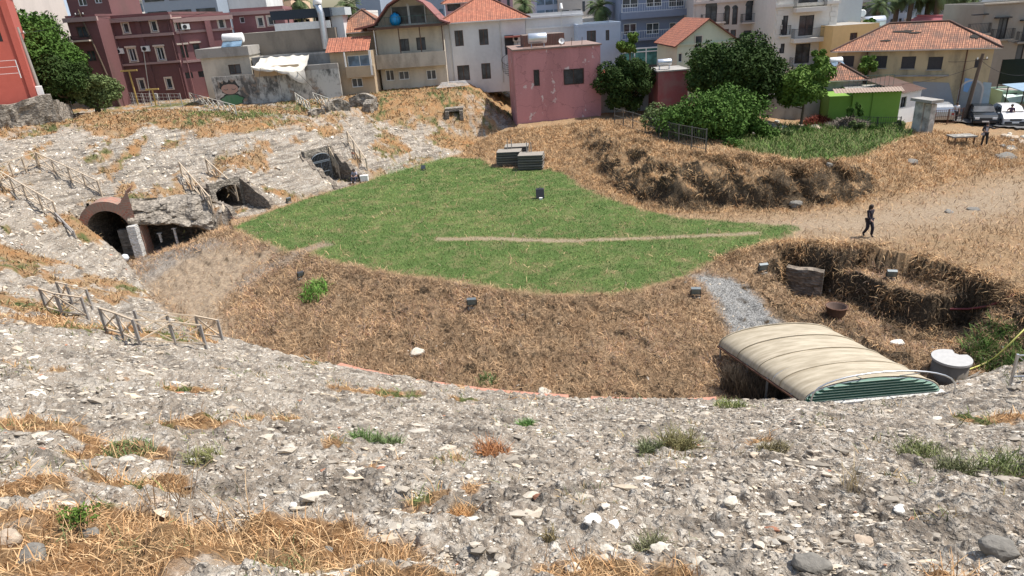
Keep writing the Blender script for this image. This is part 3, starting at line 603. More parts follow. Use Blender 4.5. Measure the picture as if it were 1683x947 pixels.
def holed_wall(mb, F, W, z0, z1, holes, rev=.16, u0=0.):
    us = sorted({u0, W} | {min(max(v, u0), W) for h in holes for v in h[:2]}); zs = sorted({z0, z1} | {min(max(v, z0), z1) for h in holes for v in h[2:4]})
    for i in range(len(us)-1):
        for j in range(len(zs)-1):
            a, b, c, d = us[i], us[i+1], zs[j], zs[j+1]
            if b-a < 1e-4 or d-c < 1e-4: continue
            um, zm = (a+b)/2, (c+d)/2
            if any(h[0] < um < h[1] and h[2] < zm < h[3] for h in holes): continue
            mb.face([F.P(a,c), F.P(b,c), F.P(b,d), F.P(a,d)], [(a,c),(b,c),(b,d),(a,d)])
    for h in holes:
        a, b, c, d = h[:4]
        for p, q in (((a,c),(b,c)),((b,c),(b,d)),((b,d),(a,d)),((a,d),(a,c))):
            mb.face([F.P(*q), F.P(*p), F.P(p[0],p[1],-rev), F.P(q[0],q[1],-rev)])
def window(F, h, style, parent, rev=.16):
    a, b, c, d = h[:4]; st = style; fw = min(.07, (b-a)*.12)
    fm = {'w': M_WFR, 'b': M_BRN, 'd': M_DARKM, 's': M_SHUT, 'g': M_WFR, 't': M_WFR, 'a': M_DARKM, 'i': M_BRN}.get(st[0], M_WFR)
    fr = MB()
    for q in ((a,a+fw,c,d),(b-fw,b,c,d),(a+fw,b-fw,c,c+fw),(a+fw,b-fw,d-fw,d)): F.box(fr, *q, -rev, -rev+.07)
    if b-a > .7: F.box(fr, (a+b)/2-fw/2, (a+b)/2+fw/2, c+fw, d-fw, -rev, -rev+.065)
    name = 'window'
    fo = fr.build(name, fm, parent)
    pn = MB()
    if st[0] == 's':
        k = max(3, int((d-c)/.12))
        for i in range(k): z = c+fw+(d-c-2*fw)*i/k; F.box(pn, a+fw, b-fw, z, z+(d-c-2*fw)/k*.8, -rev-.02, -rev+.04)
        F.box(pn, a+fw, b-fw, c+fw, d-fw, -rev-.05, -rev-.02); pn.build('shutter', M_SHUT, fo)
    else:
        F.box(pn, a+fw, b-fw, c+fw, d-fw, -rev-.03, -rev+.02); pn.build('pane', {'t': M_GLT, 'g': M_GLB}.get(st[0], M_GL), fo)
    if 'T' in st:      # plaster surround
        t_ = MB(); k = .16
        for q in ((a-k,a,c-k*.4,d+k),(b,b+k,c-k*.4,d+k),(a,b,d,d+k)): F.box(t_, *q, .002, .06)
        F.box(t_, a-k*1.1, b+k*1.1, c-k, c-k*.4, .002, .12); t_.build('surround', SURR[0], fo)
    if 'H' in st:      # hood over the window
        t_ = MB(); F.box(t_, a-.25, b+.25, d+.08, d+.26, .002, .16); t_.build('hood', SURR[0], fo)
    if 'G' in st:      # iron grille
        t_ = MB(); k = int((b-a)/.13)
        for i in range(k+1): u = a+(b-a)*i/k; t_.bar(F.P(u,c-.03,.03), F.P(u,d+.03,.03), .018)
        for i in range(6): z = c+(d-c)*i/5; t_.bar(F.P(a,z,.03), F.P(b,z,.03), .018)
        t_.build('grille', M_DARKM, fo)
    if 'S' in st:
        t_ = MB(); F.box(t_, a-.08, b+.08, c-.08, c-.003, -.05, .08); t_.build('sill', M_CONC, fo)
SURR = [wall('cream_trim', (.62,.52,.43), .2)]
def rail(F, u0, u1, z, parent, out=.9, m=None, h=1.0, step=.13, name='railing', th=.02, side=True):
    t = MB(); m = m or M_DARKM
    segs = [(F.P(u0,z,out), F.P(u1,z,out))] + ([(F.P(u0,z,.03), F.P(u0,z,out)), (F.P(u1,z,out), F.P(u1,z,.03))] if side else [])
    for a, b in segs:
        L = (b-a).length; k = max(1, int(L/step)); Z = Vector((0,0,1))
        t.bar(a+Z*h, b+Z*h, th*1.8); t.bar(a+Z*.08, b+Z*.08, th*1.3)
        for i in range(k+1): p = a.lerp(b, i/k); t.bar(p+Z*.08, p+Z*h, th)
    return t.build(name, m, parent)
def balcony(F, u0, u1, z, parent, out=.9, m=None, mw=None, solid=False, h=1.0, step=.13, slab=.16):
    b = MB(); F.box(b, u0, u1, z-slab, z, .003, out); o = b.build('balcony', mw or M_CONC, parent)
    if solid:
        q = MB(); F.box(q, u0, u1, z+.002, z+h, out-.12, out+.01); F.box(q, u0, u0+.12, z+.002, z+h, .01, out-.122); F.box(q, u1-.12, u1, z+.002, z+h, .01, out-.122); q.build('parapet', mw or M_CONC, o)
    else: rail(F, u0+.05, u1-.05, z, o, out-.05, m, h, step)
    return o
def house(label, cat, L, Rp, Y, zb, top, depth, m, yaw=0, wins=(), rwins=(), lwins=(), roof=None, group=None, name='house', courses=(), coursem=None, top_is_px=True, flatm=None, parapet=.35, side='both'):
    """L: pixel at the front left corner; Rp: pixel column of the front right corner; top: pixel row of the eave at L"""
    A = aty(L[0], L[1], Y); yw = math.radians(yaw); F = Fac(A, yw); W = F.hit(*Rp)[0]; zt = F.hit(L[0] if len(L) < 3 else L[2], top)[1] if top_is_px else top
    r = root(name, (A[0], A[1], zb), label, cat, group)
    FR = Fac(F.P(W, 0), yw+math.pi/2); FL = Fac(F.P(0, 0, -depth), yw-math.pi/2); FB = Fac(F.P(W, 0, -depth), yw+math.pi)
    z0 = zb-(.15 if 'bright red house' in label else 1.2); mb = MB()
    for f_, w_, ws in ((F, W, wins), (FR, depth, rwins), (FL, depth, lwins)):
        hs = [tuple(f_.rect(q))+(q[4],) if len(q) == 5 else q[1:] for q in ws]
        hs = [(max(a,.05), min(b,w_-.05), c, min(d, zt-.08), s_) for a,b,c,d,s_ in hs]; hs = [h for h in hs if h[1]-h[0] > .15 and h[3]-h[2] > .15]
        holed_wall(mb, f_, w_, z0, zt, hs)
        for h in hs: window(f_, h, h[4], r)
    holed_wall(mb, FB, W, z0, zt, [])
    wo = mb.build('wall', m, r, uv=True)
    for z, hh, oo in courses:
        c = MB(); F.box(c, -oo, W+oo, z, z+hh, .003, oo); FR.box(c, 0.0, depth, z, z+hh, .003, oo); FL.box(c, 0., depth, z, z+hh, .003, oo); c.build('cornice', coursem or m, r)
    h = {'F': F, 'FR': FR, 'FL': FL, 'W': W, 'zt': zt, 'r': r, 'D': depth, 'zb': zb}
    P = lambda u, v, z: F.P(u, z, -v)
    kind = roof[0] if roof else 'flat'
    if kind == 'flat':
        q = MB(); q.face([P(.0,.0,zt-.02), P(W,0,zt-.02), P(W,depth,zt-.02), P(0,depth,zt-.02)])
        ro = q.build('roof', flatm or M_CONC, r)
        if parapet:
            q = MB(); t_ = .16
            F.box(q, -.03, W+.03, zt+.002, zt+parapet, -t_, .03); F.box(q, -.03, W+.03, zt+.002, zt+parapet, -depth, -depth+t_)
            FR.box(q, .0+t_+.002, depth-t_, zt+.002, zt+parapet, -t_, .03); FL.box(q, t_, depth-t_-.002, zt+.002, zt+parapet, -t_, .03); q.build('parapet', roof[1] if roof and len(roof) > 1 else m, r)
    elif kind == 'hip':
        _, rh, rm, ov = roof; a = min(W, depth)/2+ov; q = MB(); e = [P(-ov,-ov,zt), P(W+ov,-ov,zt), P(W+ov,depth+ov,zt), P(-ov,depth+ov,zt)]
        if W >= depth: R1 = P(-ov+a, depth/2, zt+rh); R2 = P(W+ov-a, depth/2, zt+rh)
        else: R1 = P(W/2, -ov+a, zt+rh); R2 = P(W/2, depth+ov-a, zt+rh)
        def slope(pts):
            x = (pts[1]-pts[0]).normalized(); nn = (pts[1]-pts[0]).cross(pts[2]-pts[0]).normalized(); y = nn.cross(x)
            q.face(pts, [((p-pts[0]).dot(x), (p-pts[0]).dot(y)) for p in pts])
        if W >= depth: slope([e[0],e[1],R2,R1]); slope([e[1],e[2],R2]); slope([e[2],e[3],R1,R2]); slope([e[3],e[0],R1])
        else: slope([e[0],e[1],R1]); slope([e[1],e[2],R2,R1]); slope([e[2],e[3],R2]); slope([e[3],e[0],R1,R2])
        ro = q.build('roof', rm, r, uv=True)
        q = MB(); q.face([p-Vector((0,0,.10)) for p in e][::-1])
        for i in range(4): q.face([e[i]-Vector((0,0,.10)), e[(i+1)%4]-Vector((0,0,.10)), e[(i+1)%4]-Vector((0,0,.002)), e[i]-Vector((0,0,.002))])
        q.build('eave', SURR[0] if not isinstance(coursem, bpy.types.Material) else coursem, ro)
        q = MB()
        for a_, b_ in ((R1,R2),(e[0],R1),(e[1],R1 if W < depth else R2)): q.tube([a_+Vector((0,0,.03)), b_+Vector((0,0,.03))], .10, 6)
        q.build('ridge', rm, ro); h['ridge'] = (R1, R2)
    elif kind in ('gable', 'gambrel'):      # gable faces the camera
        _, rh, rm, ov = roof; q = MB(); g = MB()
        prof = [(-ov, -.25*rh/(W/2)*ov*2), (W/2, rh), (W+ov, -.25*rh/(W/2)*ov*2)] if kind == 'gable' else [(-ov,-.05),(W*.16,rh*.55),(W/2,rh),(W*.84,rh*.55),(W+ov,-.05)]
        tk = .12
        for i in range(len(prof)-1):
            (a,za),(b,zb_) = prof[i], prof[i+1]; L_ = math.hypot(b-a, zb_-za); D_ = depth+2*ov
            p = [P(a,-ov,zt+za), P(a,depth+ov,zt+za), P(b,depth+ov,zt+zb_), P(b,-ov,zt+zb_)]; q.face(p, [(0,0),(D_,0),(D_,L_),(0,L_)] if i < len(prof)/2-.5 else [(0,L_),(D_,L_),(D_,0),(0,0)])
            dn = Vector((0,0,-tk)); q.face([v+dn for v in p][::-1]); q.face([p[0]+dn, p[0], p[3], p[3]+dn]); q.face([p[1], p[1]+dn, p[2]+dn, p[2]])
        q.build('roof', rm, r, uv=True)
        pts = [(0,0)] + [(a, z-tk*1.3) for a, z in prof[1:-1]] + [(W,0)]
        if kind == 'gable':
            g.face([P(a,0,zt+max(z,0)) for a, z in pts]); g.build('gable', m, r); g = MB(); g.face([P(a,depth,zt+max(z,0)) for a, z in pts][::-1]); g.build('gable', m, r)
        h['prof'] = prof
    return h
def solar_tank(loc, label, rz=0, L=1.5, r=.3, panel=True, m=None, group=None, legs=.35):
    t = root('water_tank', loc, label, 'water tank', group or 'rooftop water tanks', rz)
    WL[t.name] = Vector((0,0,0)); b = MB()
    b.tube([(-L/2,0,legs+r), (-L/2+.05,0,legs+r), (L/2-.05,0,legs+r), (L/2,0,legs+r)], [r*.86,r,r,r*.86], 16); b.build('barrel', m or M_TANK, t)
    b = MB()
    for x in (-L*.35, L*.35):
        b.bar((x,-.2,0), (x,-.05,legs+.05), .04); b.bar((x,.25,0), (x,.05,legs+.05), .04); b.bar((x,-.2,.03), (x,.25,.03), .04)
    b.build('stand', M_STEEL, t)
    if panel: b = MB(); b.box((0,-.75,.32), (L*.95, 1.2, .07), M=Matrix.Rotation(math.radians(30), 3, 'X')); b.build('solar_panel', M_GLB, t)
    return t
def ac_unit(F, u, z, parent_label):
    p = F.P(u, z, .25); t = root('air_conditioner', p, parent_label, 'air conditioner', 'outdoor air conditioner units')
    b = MB(); F.box(b, u-.42, u+.42, z-.28, z+.28, .08, .40); b.build('casing', M_WFR, t)
    b = MB(); c = F.P(u-.08, z, .405); b.tube([c, c+F.n*.02], .22, 14); b.build('fan_grille', M_DARKM, t)
    b = MB()
    for s in (-.3,.3): F.box(b, u+s-.02, u+s+.02, z-.32, z-.285, .0, .4)
    b.build('bracket', M_STEEL, t)
def mould_wall():
    t = NT('stained_grey_plaster'); a = t.noise(.55, 8, (1,1,.6), rough=.65); b = t.noise(2.6, 7, (1,1,.5), rough=.7); c = t.noise(.35, 3)
    k = t.ramp(t.math('ADD', t.math('MULTIPLY', a, .65), t.math('MULTIPLY', b, .35)), .46, .56); c1 = t.mix(k, (.50,.49,.45), (.10,.10,.095)); c2 = t.mix(t.ramp(t.noise(1.1, 5), .56, .64), c1, (.27,.21,.16)); t.col(c2); t.bump(b, .5, .03); return t.m
def peel_wall(name, c, under):
    t = NT(name); a = t.noise(1.3, 8, (1,1,.6), rough=.62); b = t.noise(.5, 6, (1,1,.22)); d = t.noise(9, 4)
    c1 = t.mix(t.math('MULTIPLY', t.ramp(b, .46, .66), .5), c, tuple(x*.55 for x in c)); c1 = t.mix(t.math('MULTIPLY', t.ramp(d, .4, .7), .2), c1, tuple(x*1.3 for x in c))
    c2 = t.mix(t.ramp(a, .615, .64), c1, under); w_ = t.n('ShaderNodeTexVoronoi', i_Scale=.45, feature='DISTANCE_TO_EDGE'); wn = t.n('ShaderNodeVectorMath', operation='ADD'); q = t.n('ShaderNodeTexNoise', i_Scale=1.5, i_Detail=4.); t.l(t.co(), q.inputs[0]); t.l(t.co(), wn.inputs[0]); t.l(q.outputs[1], wn.inputs[1]); t.l(wn.outputs[0], w_.inputs[0])
    t.col(t.mix(t.math('MULTIPLY', t.ramp(w_.outputs[0], .004, .014, (1,1,1,1), (0,0,0,1)), .5), c2, tuple(x*.4 for x in c))); t.bump(a, .4, .02); _MC[name] = t.m; return t.m
# --- palette
W_MAR = wall('maroon_plaster', (.145,.062,.062), .5, .5); W_MAR_LIT = wall('maroon_plaster_sunlit', (.24,.11,.11), .3, .5); W_RED = wall('red_plaster', (.46,.10,.07), .15, .4)  # second maroon is the same plaster, sunlight put into a paler colour
W_CRM = wall('cream_plaster', (.58,.52,.42), .55, .6); W_TAN = wall('tan_plaster', (.47,.36,.24), .4, .6); W_WHT = wall('white_plaster', (.66,.66,.65), .3, .4)
W_GRW = mould_wall(); W_PNK = peel_wall('pink_plaster', (.50,.225,.225), (.62,.50,.47)); W_BLU = wall('slate_blue_plaster', (.17,.20,.27), .12, .3)
W_STN = wall('pinkish_stone', (.56,.49,.44), .2, .5); W_WAP = wall('offwhite_plaster', (.66,.63,.57), .15, .4); W_YEL = wall('yellow_plaster', (.74,.52,.24), .1, .4)
W_OCH = wall('ochre_old_plaster', (.50,.385,.23), .85, .9, (.14,.12,.10)); W_GRN = wall('bright_green_paint', (.17,.31,.045), .12, .4); W_GRY = wall('grey_beige_plaster', (.30,.27,.23), .3, .4)
W_PGR = wall('pale_green_plaster', (.53,.56,.42), .2, .4); W_PBL = wall('pale_blue_plaster', (.38,.46,.56), .1, .4); W_SLB = wall('blue_grey_slab', (.27,.32,.38), .08, .3); W_PKL = wall('dusty_pink', (.52,.33,.34), .1, .4)
# red house, far left
h = house('tall bright red house on the stone wall at the left edge', 'house', (-230,150), (60,155), 53, 7.6, 16.6, 9, W_RED, yaw=30, wins=[(-2,58,8,22,'b')], roof=('flat',), top_is_px=False, courses=((15.9,.25,.2),))
F = h['F']; b = MB(); F.box(b, h['W']-.45, h['W']+.02, 7.5, h['zt'], .003, .12); b.build('corner_pilaster', W_RED, h['r'])
b = MB(); F.box(b, h['W']+.06, h['W']+.5, 6.8, 8.6, -1.0, -.2); b.build('meter_box', M_WHITE, h['r'])
def retaining():
    f = Fac(aty(-230,150,53), math.radians(30)); W_ = f.hit(60,155)[0]; r = root('rubble_retaining_wall', f.P(W_,5.4,.8), 'rough rubble retaining wall under the red house', 'wall'); b = MB()
    for u0, u1 in ((-6,2),(2,8),(8,W_-3),(W_-3,W_+1.0)): rockwall(b, f.P(u0,0,.9), f.P(u1,0,.9), 4.6, lambda x,y,q: 7.75+.25*math.sin(x*1.3), .9, 14, .28, int(u0*3+20))
    rockwall(b, f.P(W_+.9,0,.9), f.P(W_+1.6,0,-4), 4.6, lambda x,y,q: 7.5-.8*q, .7, 10, .2, 9)
    b.build('masonry', M_ROCK, r); return [f.P(u,7.8,.95) for u in (-6,0,6,W_+.8)]
RW = retaining()
# maroon palace
z_m = 4.9
h = house('long three storey maroon building with cream window surrounds', 'apartment building', (154,110), (277,24), 80, z_m, 32, 16, W_MAR,
   wins=[(179,47,9,16,'wT'),(207,46,9,16,'wT'),(253,43,9,17,'wT'),(190,92,11,21,'wTH'),(218,90,11,21,'wTH'),(264,88,11,21,'wTH'),(205,140,9,17,'wT'),(233,139,9,17,'wT'),(278,137,9,17,'wT')], roof=('flat',), parapet=.25, coursem=wall('rose_trim', (.36,.24,.22), .2), name='apartment_building')
F = h['F']; W = h['W']; zt = h['zt']; RT = _MC['rose_trim']; r = h['r']
for py, hh in ((57,.3),(104,.22)):
    z = F.hit(225, py)[1]; b = MB(); F.box(b, -.1, W+.1, z-hh, z, .003, .22); b.build('cornice', RT, r)
b = MB(); F.box(b, -.3, W+.3, zt-.5, zt-.05, .003, .38); b.build('cornice', RT, r)
b = MB(); u = F.hit(232, 60)[0]; F.box(b, u-.25, u+.25, z_m, zt-.52, .004, .14); b.tube([F.P(W-.25,z_m,.1), F.P(W-.25,zt-.5,.1)], .06, 6); b.build('pilaster', W_MAR, r)
ac_unit(F, F.hit(241,80)[0], F.hit(241,80)[1], 'white air conditioner between the middle windows of the maroon building')
ac_unit(F, F.hit(198,84)[0], F.hit(198,84)[1], 'white air conditioner left on the maroon building beside a window')
# projecting left block
h2 = house('maroon block with a balcony at the left end of the long building', 'apartment building', (107,27), (156,26), 77, 5.4, 30, 9, W_MAR, wins=[(135,53,18,19,'b'),(150,92,14,18,'b')], roof=('flat',), parapet=.2, name='apartment_building', coursem=RT)
F2 = h2['F']; b = MB(); F2.box(b, -.25, h2['W']+.25, h2['zt']-.45, h2['zt']-.02, .003, .3); b.build('cornice', RT, h2['r'])
u, z = F2.hit(135,66); balcony(F2, u-1.1, u+1.1, z, h2['r'], .7, mw=wall('peeling_cream', (.6,.5,.4), .5), solid=False, h=.4)
h3 = house('maroon rooftop room above the long building', 'rooftop room', (113,14), (181,12), 81, F.hit(150,24)[1], -22, 7, W_MAR, wins=[(135,3,14,14,'w'),(161,1,12,9,'w')], name='rooftop_room', parapet=.2)
# right wing, turned to the sun
A = Fac(aty(277,24,80), 0); hw = house('sunlit pink maroon wing with cream windows and a drainpipe', 'apartment building', (277,24), (376,22), 80.02, z_m, 30, 11, W_MAR_LIT, yaw=24, wins=[(293,40,10,19,'wT'),(364,39,9,15,'wT'),(303,85,11,21,'bH'),(324,83,11,22,'bH'),(311,124,12,10,'d'),(332,122,12,10,'d')], parapet=.2, name='apartment_building')
F = hw['F']; W = hw['W']
for py in (51,100): u, z = F.hit(300,py); b = MB(); F.box(b, 0.3, W+.1, z-.25, z, .003, .18); b.build('cornice', RT, hw['r'])
b = MB(); F.box(b, .3, W+.3, hw['zt']-.5, hw['zt']-.05, .003, .38); b.build('cornice', RT, hw['r'])
u1, _ = F.hit(326,40); u2, _ = F.hit(346,40); b = MB(); F.box(b, u2-.6, u2+.0, 8, hw['zt']-.52, .004, .5); b.tube([F.P(.7,5,.12), F.P(.7,hw['zt']-.5,.12)], .07, 6); b.build('pilaster', W_MAR_LIT, hw['r'])
ac_unit(F, F.hit(305,44)[0], F.hit(305,44)[1], 'dark air conditioner beside the upper window of the pink maroon wing')
hx = house('low maroon extension with two cream windows behind the canopy', 'apartment building', (385,50), (470,45), 86, 5, 20, 9, W_MAR_LIT, yaw=8, wins=[(428,36,9,15,'wT'),(445,34,9,14,'wT'),(398,33,8,10,'w')], roof=('flat',), name='apartment_building')
b = MB(); hx['F'].box(b, -.2, hx['W']+.2, hx['zt']-.4, hx['zt'], .003, .3); b.build('cornice', RT, hx['r'])
# green-grey roof sheet on the maroon building
# flat cream house with tank
hf = house('small cream flat roofed house with one brown window', 'house', (337,130), (416,125), 73.5, 6.5, 96, 6, W_CRM, wins=[(386,114,20,16,'b')], parapet=.0, yaw=3)
F = hf['F']; b = MB(); F.box(b, -.3, hf['W']+.1, hf['zt']+.002, hf['zt']+.9, -6.2, .25); b.build('roof_slab', M_CONC, hf['r'])
p = F.P(hf['W']*.68, hf['zt']+.9, -1.2); solar_tank(p, 'white water tank lying on the cream flat roofed house', .05, 2.1, .48, True, M_WHITE)
# concrete terrace house with dark canopy and flue
hc = house('bare concrete terrace building under a black canopy', 'restaurant', (392,95), (556,86), 78, 5, 56, 8, wall('brown_concrete', (.25,.21,.165), .6, .8), parapet=0, name='restaurant')
F = hc['F']; r = hc['r']; zt = hc['zt']
u0, _ = F.hit(455,62); u1, _ = F.hit(546,58); b = MB(); F.box(b, u0, u1, zt+.003, zt+.75, -.05, .08); b.build('terrace_parapet', M_WFR, r)
zc = F.hit(500,30)[1]; u0, _ = F.hit(449,30); b = MB(); b.box(F.P((u0+u1)/2, zc+.45, -2.9), (u1-u0+.4, 6.2, .9), M=Matrix((F.u,-F.n,Vector((0,0,1)))).transposed()); b.build('canopy', plain('navy_canopy', (.02,.03,.045), .7), r)
for k in range(5):
    for v in (-.2,-5.6): b = MB(); u = u0+(u1-u0)*k/4; b.bar(F.P(u,zt,v), F.P(u,zc,v), .1); b.build('post', M_DARKM, r)
b = MB(); F.box(b, u0+3.2, u1, zt, zc, -5.9, -5.75); b.build('back_wall', M_BRN, r)
for k in range(5): 
    b = MB(); c = F.P(u0+1.6+k*1.35, zt+.02, -2.6); b.box(c+Vector((0,0,.45)), (.4,.4,.05)); b.box(c+Vector((0,.2,.75)), (.4,.05,.5)); 
    for sx in (-.17,.17):
        for sy in (-.17,.17): b.bar(c+Vector((sx,sy,0)), c+Vector((sx,sy,.45)), .03)
    tag(b.build('chair', M_DARKM), 'dark chair under the black canopy on the concrete terrace', 'chair', 'chairs on the covered terrace')
fl = root('flue_pipe', F.P(*F.hit(537,80), .5), 'tall bare metal flue pipe in front of the black canopy', 'flue')
b = MB(); p0 = F.P(*F.hit(538,80), .5); p1 = F.P(*F.hit(529,22), .5); p2 = F.P(*F.hit(524,9), .4); p3 = F.P(*F.hit(520,8), .0); b.tube([p0,p1,p2,p3], [.36,.36,.36,.4], 12); b.build('duct', M_STEEL, fl)
b = MB(); b.lathe(p2+Vector((0,0,.1)), [(.4,0),(.5,.3),(.2,.7),(.0,.9)], 10); b.build('cowl', M_WHITE, fl)
hs_ = house('white rooftop shed with a sloping lid right of the canopy', 'rooftop room', (547,50), (566,48), 79, 9.4, 26, 3, W_WHT, parapet=.0, name='rooftop_room')
b = MB(); F_ = hs_['F']; F_.box(b, -.4, hs_['W']+.4, hs_['zt']+.003, hs_['zt']+.8, -3.2, .3); b.build('roof_slab', plain('pale_grey', (.5,.55,.55)), hs_['r'])
# long stained wall with tarpaulin
hg = house('long stained grey plaster wall with black mould', 'wall', (352,150), (560,140), 71.5, 4.6, 127, .5, W_GRW, parapet=0, name='garden_wall', yaw=2)
F = hg['F']; r = hg['r']
b = MB(); u0, _ = F.hit(418,120); u1, _ = F.hit(492,112); zz = F.hit(450,121)[1]; F.box(b, u0, u1, zz-.2, zz+.75, .003, .06); b.build('plaster_patch', W_TAN, r)
b = MB(); u0,_ = F.hit(500,100); F.box(b, u0, hg['W'], hg['zt']+.003, hg['zt']+.5, -.5, 0); b.build('upper_wall', M_CONC, r)
# two painted patches (generic wall paint)
u, z = F.hit(378,148); el = lambda cx, cz, rx, rz, o, j=0: [F.P(u+cx+math.cos(a)*rx*(1+j*(.12*math.sin(7*a))), z+cz+math.sin(a)*rz, o) for a in np.linspace(0, 2*math.pi, 29)[:-1]]
for pts, o_, c_, nm in ((el(.05,-.95,1.2,.62,.006,1), .0, (.03,.04,.035), 'painted_outline'), (el(.05,-1.0,1.08,.50,.010,1), 0, (.07,.20,.10), 'painted_shoulders'), (el(0,.15,.95,.62,.014,1), 0, (.03,.03,.03), 'painted_outline'), (el(0,.1,.86,.52,.018), 0, (.42,.27,.22), 'painted_face')):
    b = MB(); b.face(pts); b.build(nm, wall('wp_%02d_%02d' % (int(c_[0]*100), int(c_[1]*100)), c_, .5, 2.5, (.4,.4,.38)), r)
for sx in (-.4,.4): b = MB(); b.tube([F.P(u+sx+.2*math.cos(a), z+.12-.1*math.sin(a), .03) for a in np.linspace(0, math.pi, 7)], .025, 4); b.build('painted_eye', M_DARKM, r)
b = MB(); b.face([F.P(u+x_, z+.1+z_, .022) for x_, z_ in ((-.95,.1),(-.9,.75),(-.6,.5),(-.45,.9),(-.15,.55),(.1,.95),(.35,.55),(.65,.85),(.95,.2),(.6,.4),(0,.48),(-.6,.4))]); b.build('painted_hair', plain('paint_black', (.03,.03,.03)), r)
# building just behind the wall, under the tarp
hb = house('low concrete yard building half hidden by the white tarpaulin', 'outbuilding', (418,118), (556,108), 74, 5, 98, 3.5, wall('grey_mould', (.36,.35,.33), .9, .7), parapet=.2, name='outbuilding')
def tarp():
    t = MB(); rows = []; Pm = [((412,110),(428,96)),((430,112),(445,93)),((450,114),(462,92)),((470,117),(482,91)),((488,118),(496,90)),((500,114),(508,90))]
    for i, (a, b_) in enumerate(Pm):
        A_ = Vector(aty(a[0],a[1],70.6)); B_ = Vector(aty(b_[0],b_[1],73.2)); row = []
        for k in range(9): f = k/8; q = A_.lerp(B_, f); q.z += .05*math.sin(i*2.3+k*1.7)-.22*math.sin(f*math.pi)+.05*random.random(); row.append(q)
        row = [A_+Vector((.03,.05,-.15-.15*(i%2)-.9*(i > 3)))] + row; rows.append(row)
    R2 = []
    for i in range(len(rows)-1):
        for s in range(3): f = s/3; R2.append([a.lerp(b_, f)+Vector((0,0,-.12*math.sin(f*math.pi))) for a, b_ in zip(rows[i], rows[i+1])])
    R2.append(rows[-1]); t.grid(R2)
    tr = root('tarpaulin', R2[0][0], 'sagging dirty white tarpaulin stretched above the stained wall', 'tarpaulin'); t.build('sheet', wall('tarp_white', (.62,.58,.50), .5, 1.2, (.3,.2,.12), False), tr)
    b = MB()
    for a, c in (((428,112),(352+70,165)),((455,115),(465,150+10)),((488,118),(530,160))): b.tube([aty(*a,70.6), aty(c[0],c[1],69.5)], .02, 4)
    b.build('guy_rope', M_WIRE, tr)
tarp()
# tan house with the old roof, and its little balcony house
hh = house('tan house with an old clay roof left of the chalet', 'house', (556,100), (640,95), 80, 5, 55, 8, W_TAN, roof=('hip',2.3,M_ROOFO,.5), wins=[(565,69,10,5,'b'),(602,67,12,5,'b'),(585,120,14,18,'d')])
hl = house('small ochre house with a red pantile lean-to and a sunken balcony', 'house', (551,150), (618,146), 73, 4.6, 87, 4, W_TAN, wins=[(587,136,18,15,'w'),(591,100,40,19,'g')], roof=('flat',), parapet=0)
F = hl['F']; r = hl['r']; W = hl['W']; zt = hl['zt']
q = MB(); pr = []; D_ = 2.6
for i in range(int(W*1.05/.075)+1):
    u = -.3+i*.075; z = .05*abs(math.sin(i*math.pi/2/1.5)); pr.append([F.P(u, zt+.05+z, .5), F.P(u, zt+1.35+z, .5-D_)])
q.grid(pr, smooth=False, uvs=[[(i*.075,0),(i*.075,2.8)] for i in range(len(pr))]); q.build('pantile_roof', M_ROOF, r, uv=True)
u0,_ = F.hit(571,117); u1,_ = F.hit(617,117); z = F.hit(590,124)[1]; balcony(F, u0, u1, z, r, .7, mw=W_TAN, solid=True, h=.95)
b = MB(); F.box(b, W-.15, W+.05, z, zt, .55, .75); b.build('post', M_WHITE, r); b = MB(); F.box(b, u0, u0+.12, z, zt, .55, .7); b.build('post', M_WHITE, r)
# chalet with gambrel roof
hk = house('tall cream house with a barn-shaped maroon roof and open attic', 'house', (629,140), (736,134), 76, 5.2, 48, 8, W_CRM, wins=[(665,74,15,20,'d'),(692,72,15,21,'d'),(664,124,17,14,'w'),(709,123,16,16,'w'),(641,124,14,18,'w')])
F = hk['F']; r = hk['r']; W = hk['W']; zt = hk['zt']
z1 = F.hit(680,106)[1]; balcony(F, -.2, W+.1, z1, r, 1.1, mw=wall('stained_cream', (.48,.42,.34), .8, .8), solid=True, h=1.25, slab=.2)
b = MB(); F.box(b, -.6, W+.5, zt-.02, zt+.2, -8, 1.5); b.build('attic_floor', M_BRN, r)
prof = [(-2.0,.25),(W*.02,.6),(W*.24,2.35),(W*.5,3.3),(W*.76,2.35),(W*.98,.6),(W+.8,.25)]; q = MB(); prof = prof[1:] if False else prof
for sgn in (1,): 
    rows = []
    for (u,z) in prof: rows.append([F.P(u, zt+z, 1.3), F.P(u, zt+z, -9)])
    q.grid(rows, smooth=False); q.grid([[a-Vector((0,0,.18)) for a in rw] for rw in rows], smooth=False)
    for i in range(len(rows)-1): a, b_ = rows[i][0], rows[i+1][0]; dn = Vector((0,0,-.18)); q.face([a+dn, b_+dn, b_, a])
q.build('barn_roof', M_ROOFR, r)
q = MB(); pts = [(W*.04,.2),(W*.04,.55),(W*.24,2.1),(W*.5,3.05),(W*.76,2.1),(W*.96,.55),(W*.96,.2)]; q.face([F.P(u, zt+z, -.6) for u, z in pts]); q.build('attic_wall', W_CRM, r)
for a, c in ((.27,.50),(.53,.75)):
    q = MB(); F.box(q, W*a, W*c, zt+.25, zt+2.05, -.55, -.45); o = q.build('attic_window', M_GL, r); q = MB(); F.box(q, W*c+.005, W*c+.09, zt+.25, zt+2.3, -.56, -.4); q.build('frame', M_WFR, o); q = MB(); F.box(q, W*a-.08, W*a-.005, zt+.25, zt+2.2, -.56, -.4); q.build('frame', M_WFR, o)
rail(F, 0, W, zt+.2, r, .9, plain('green_iron', (.05,.12,.10)), .9, .4, side=False)
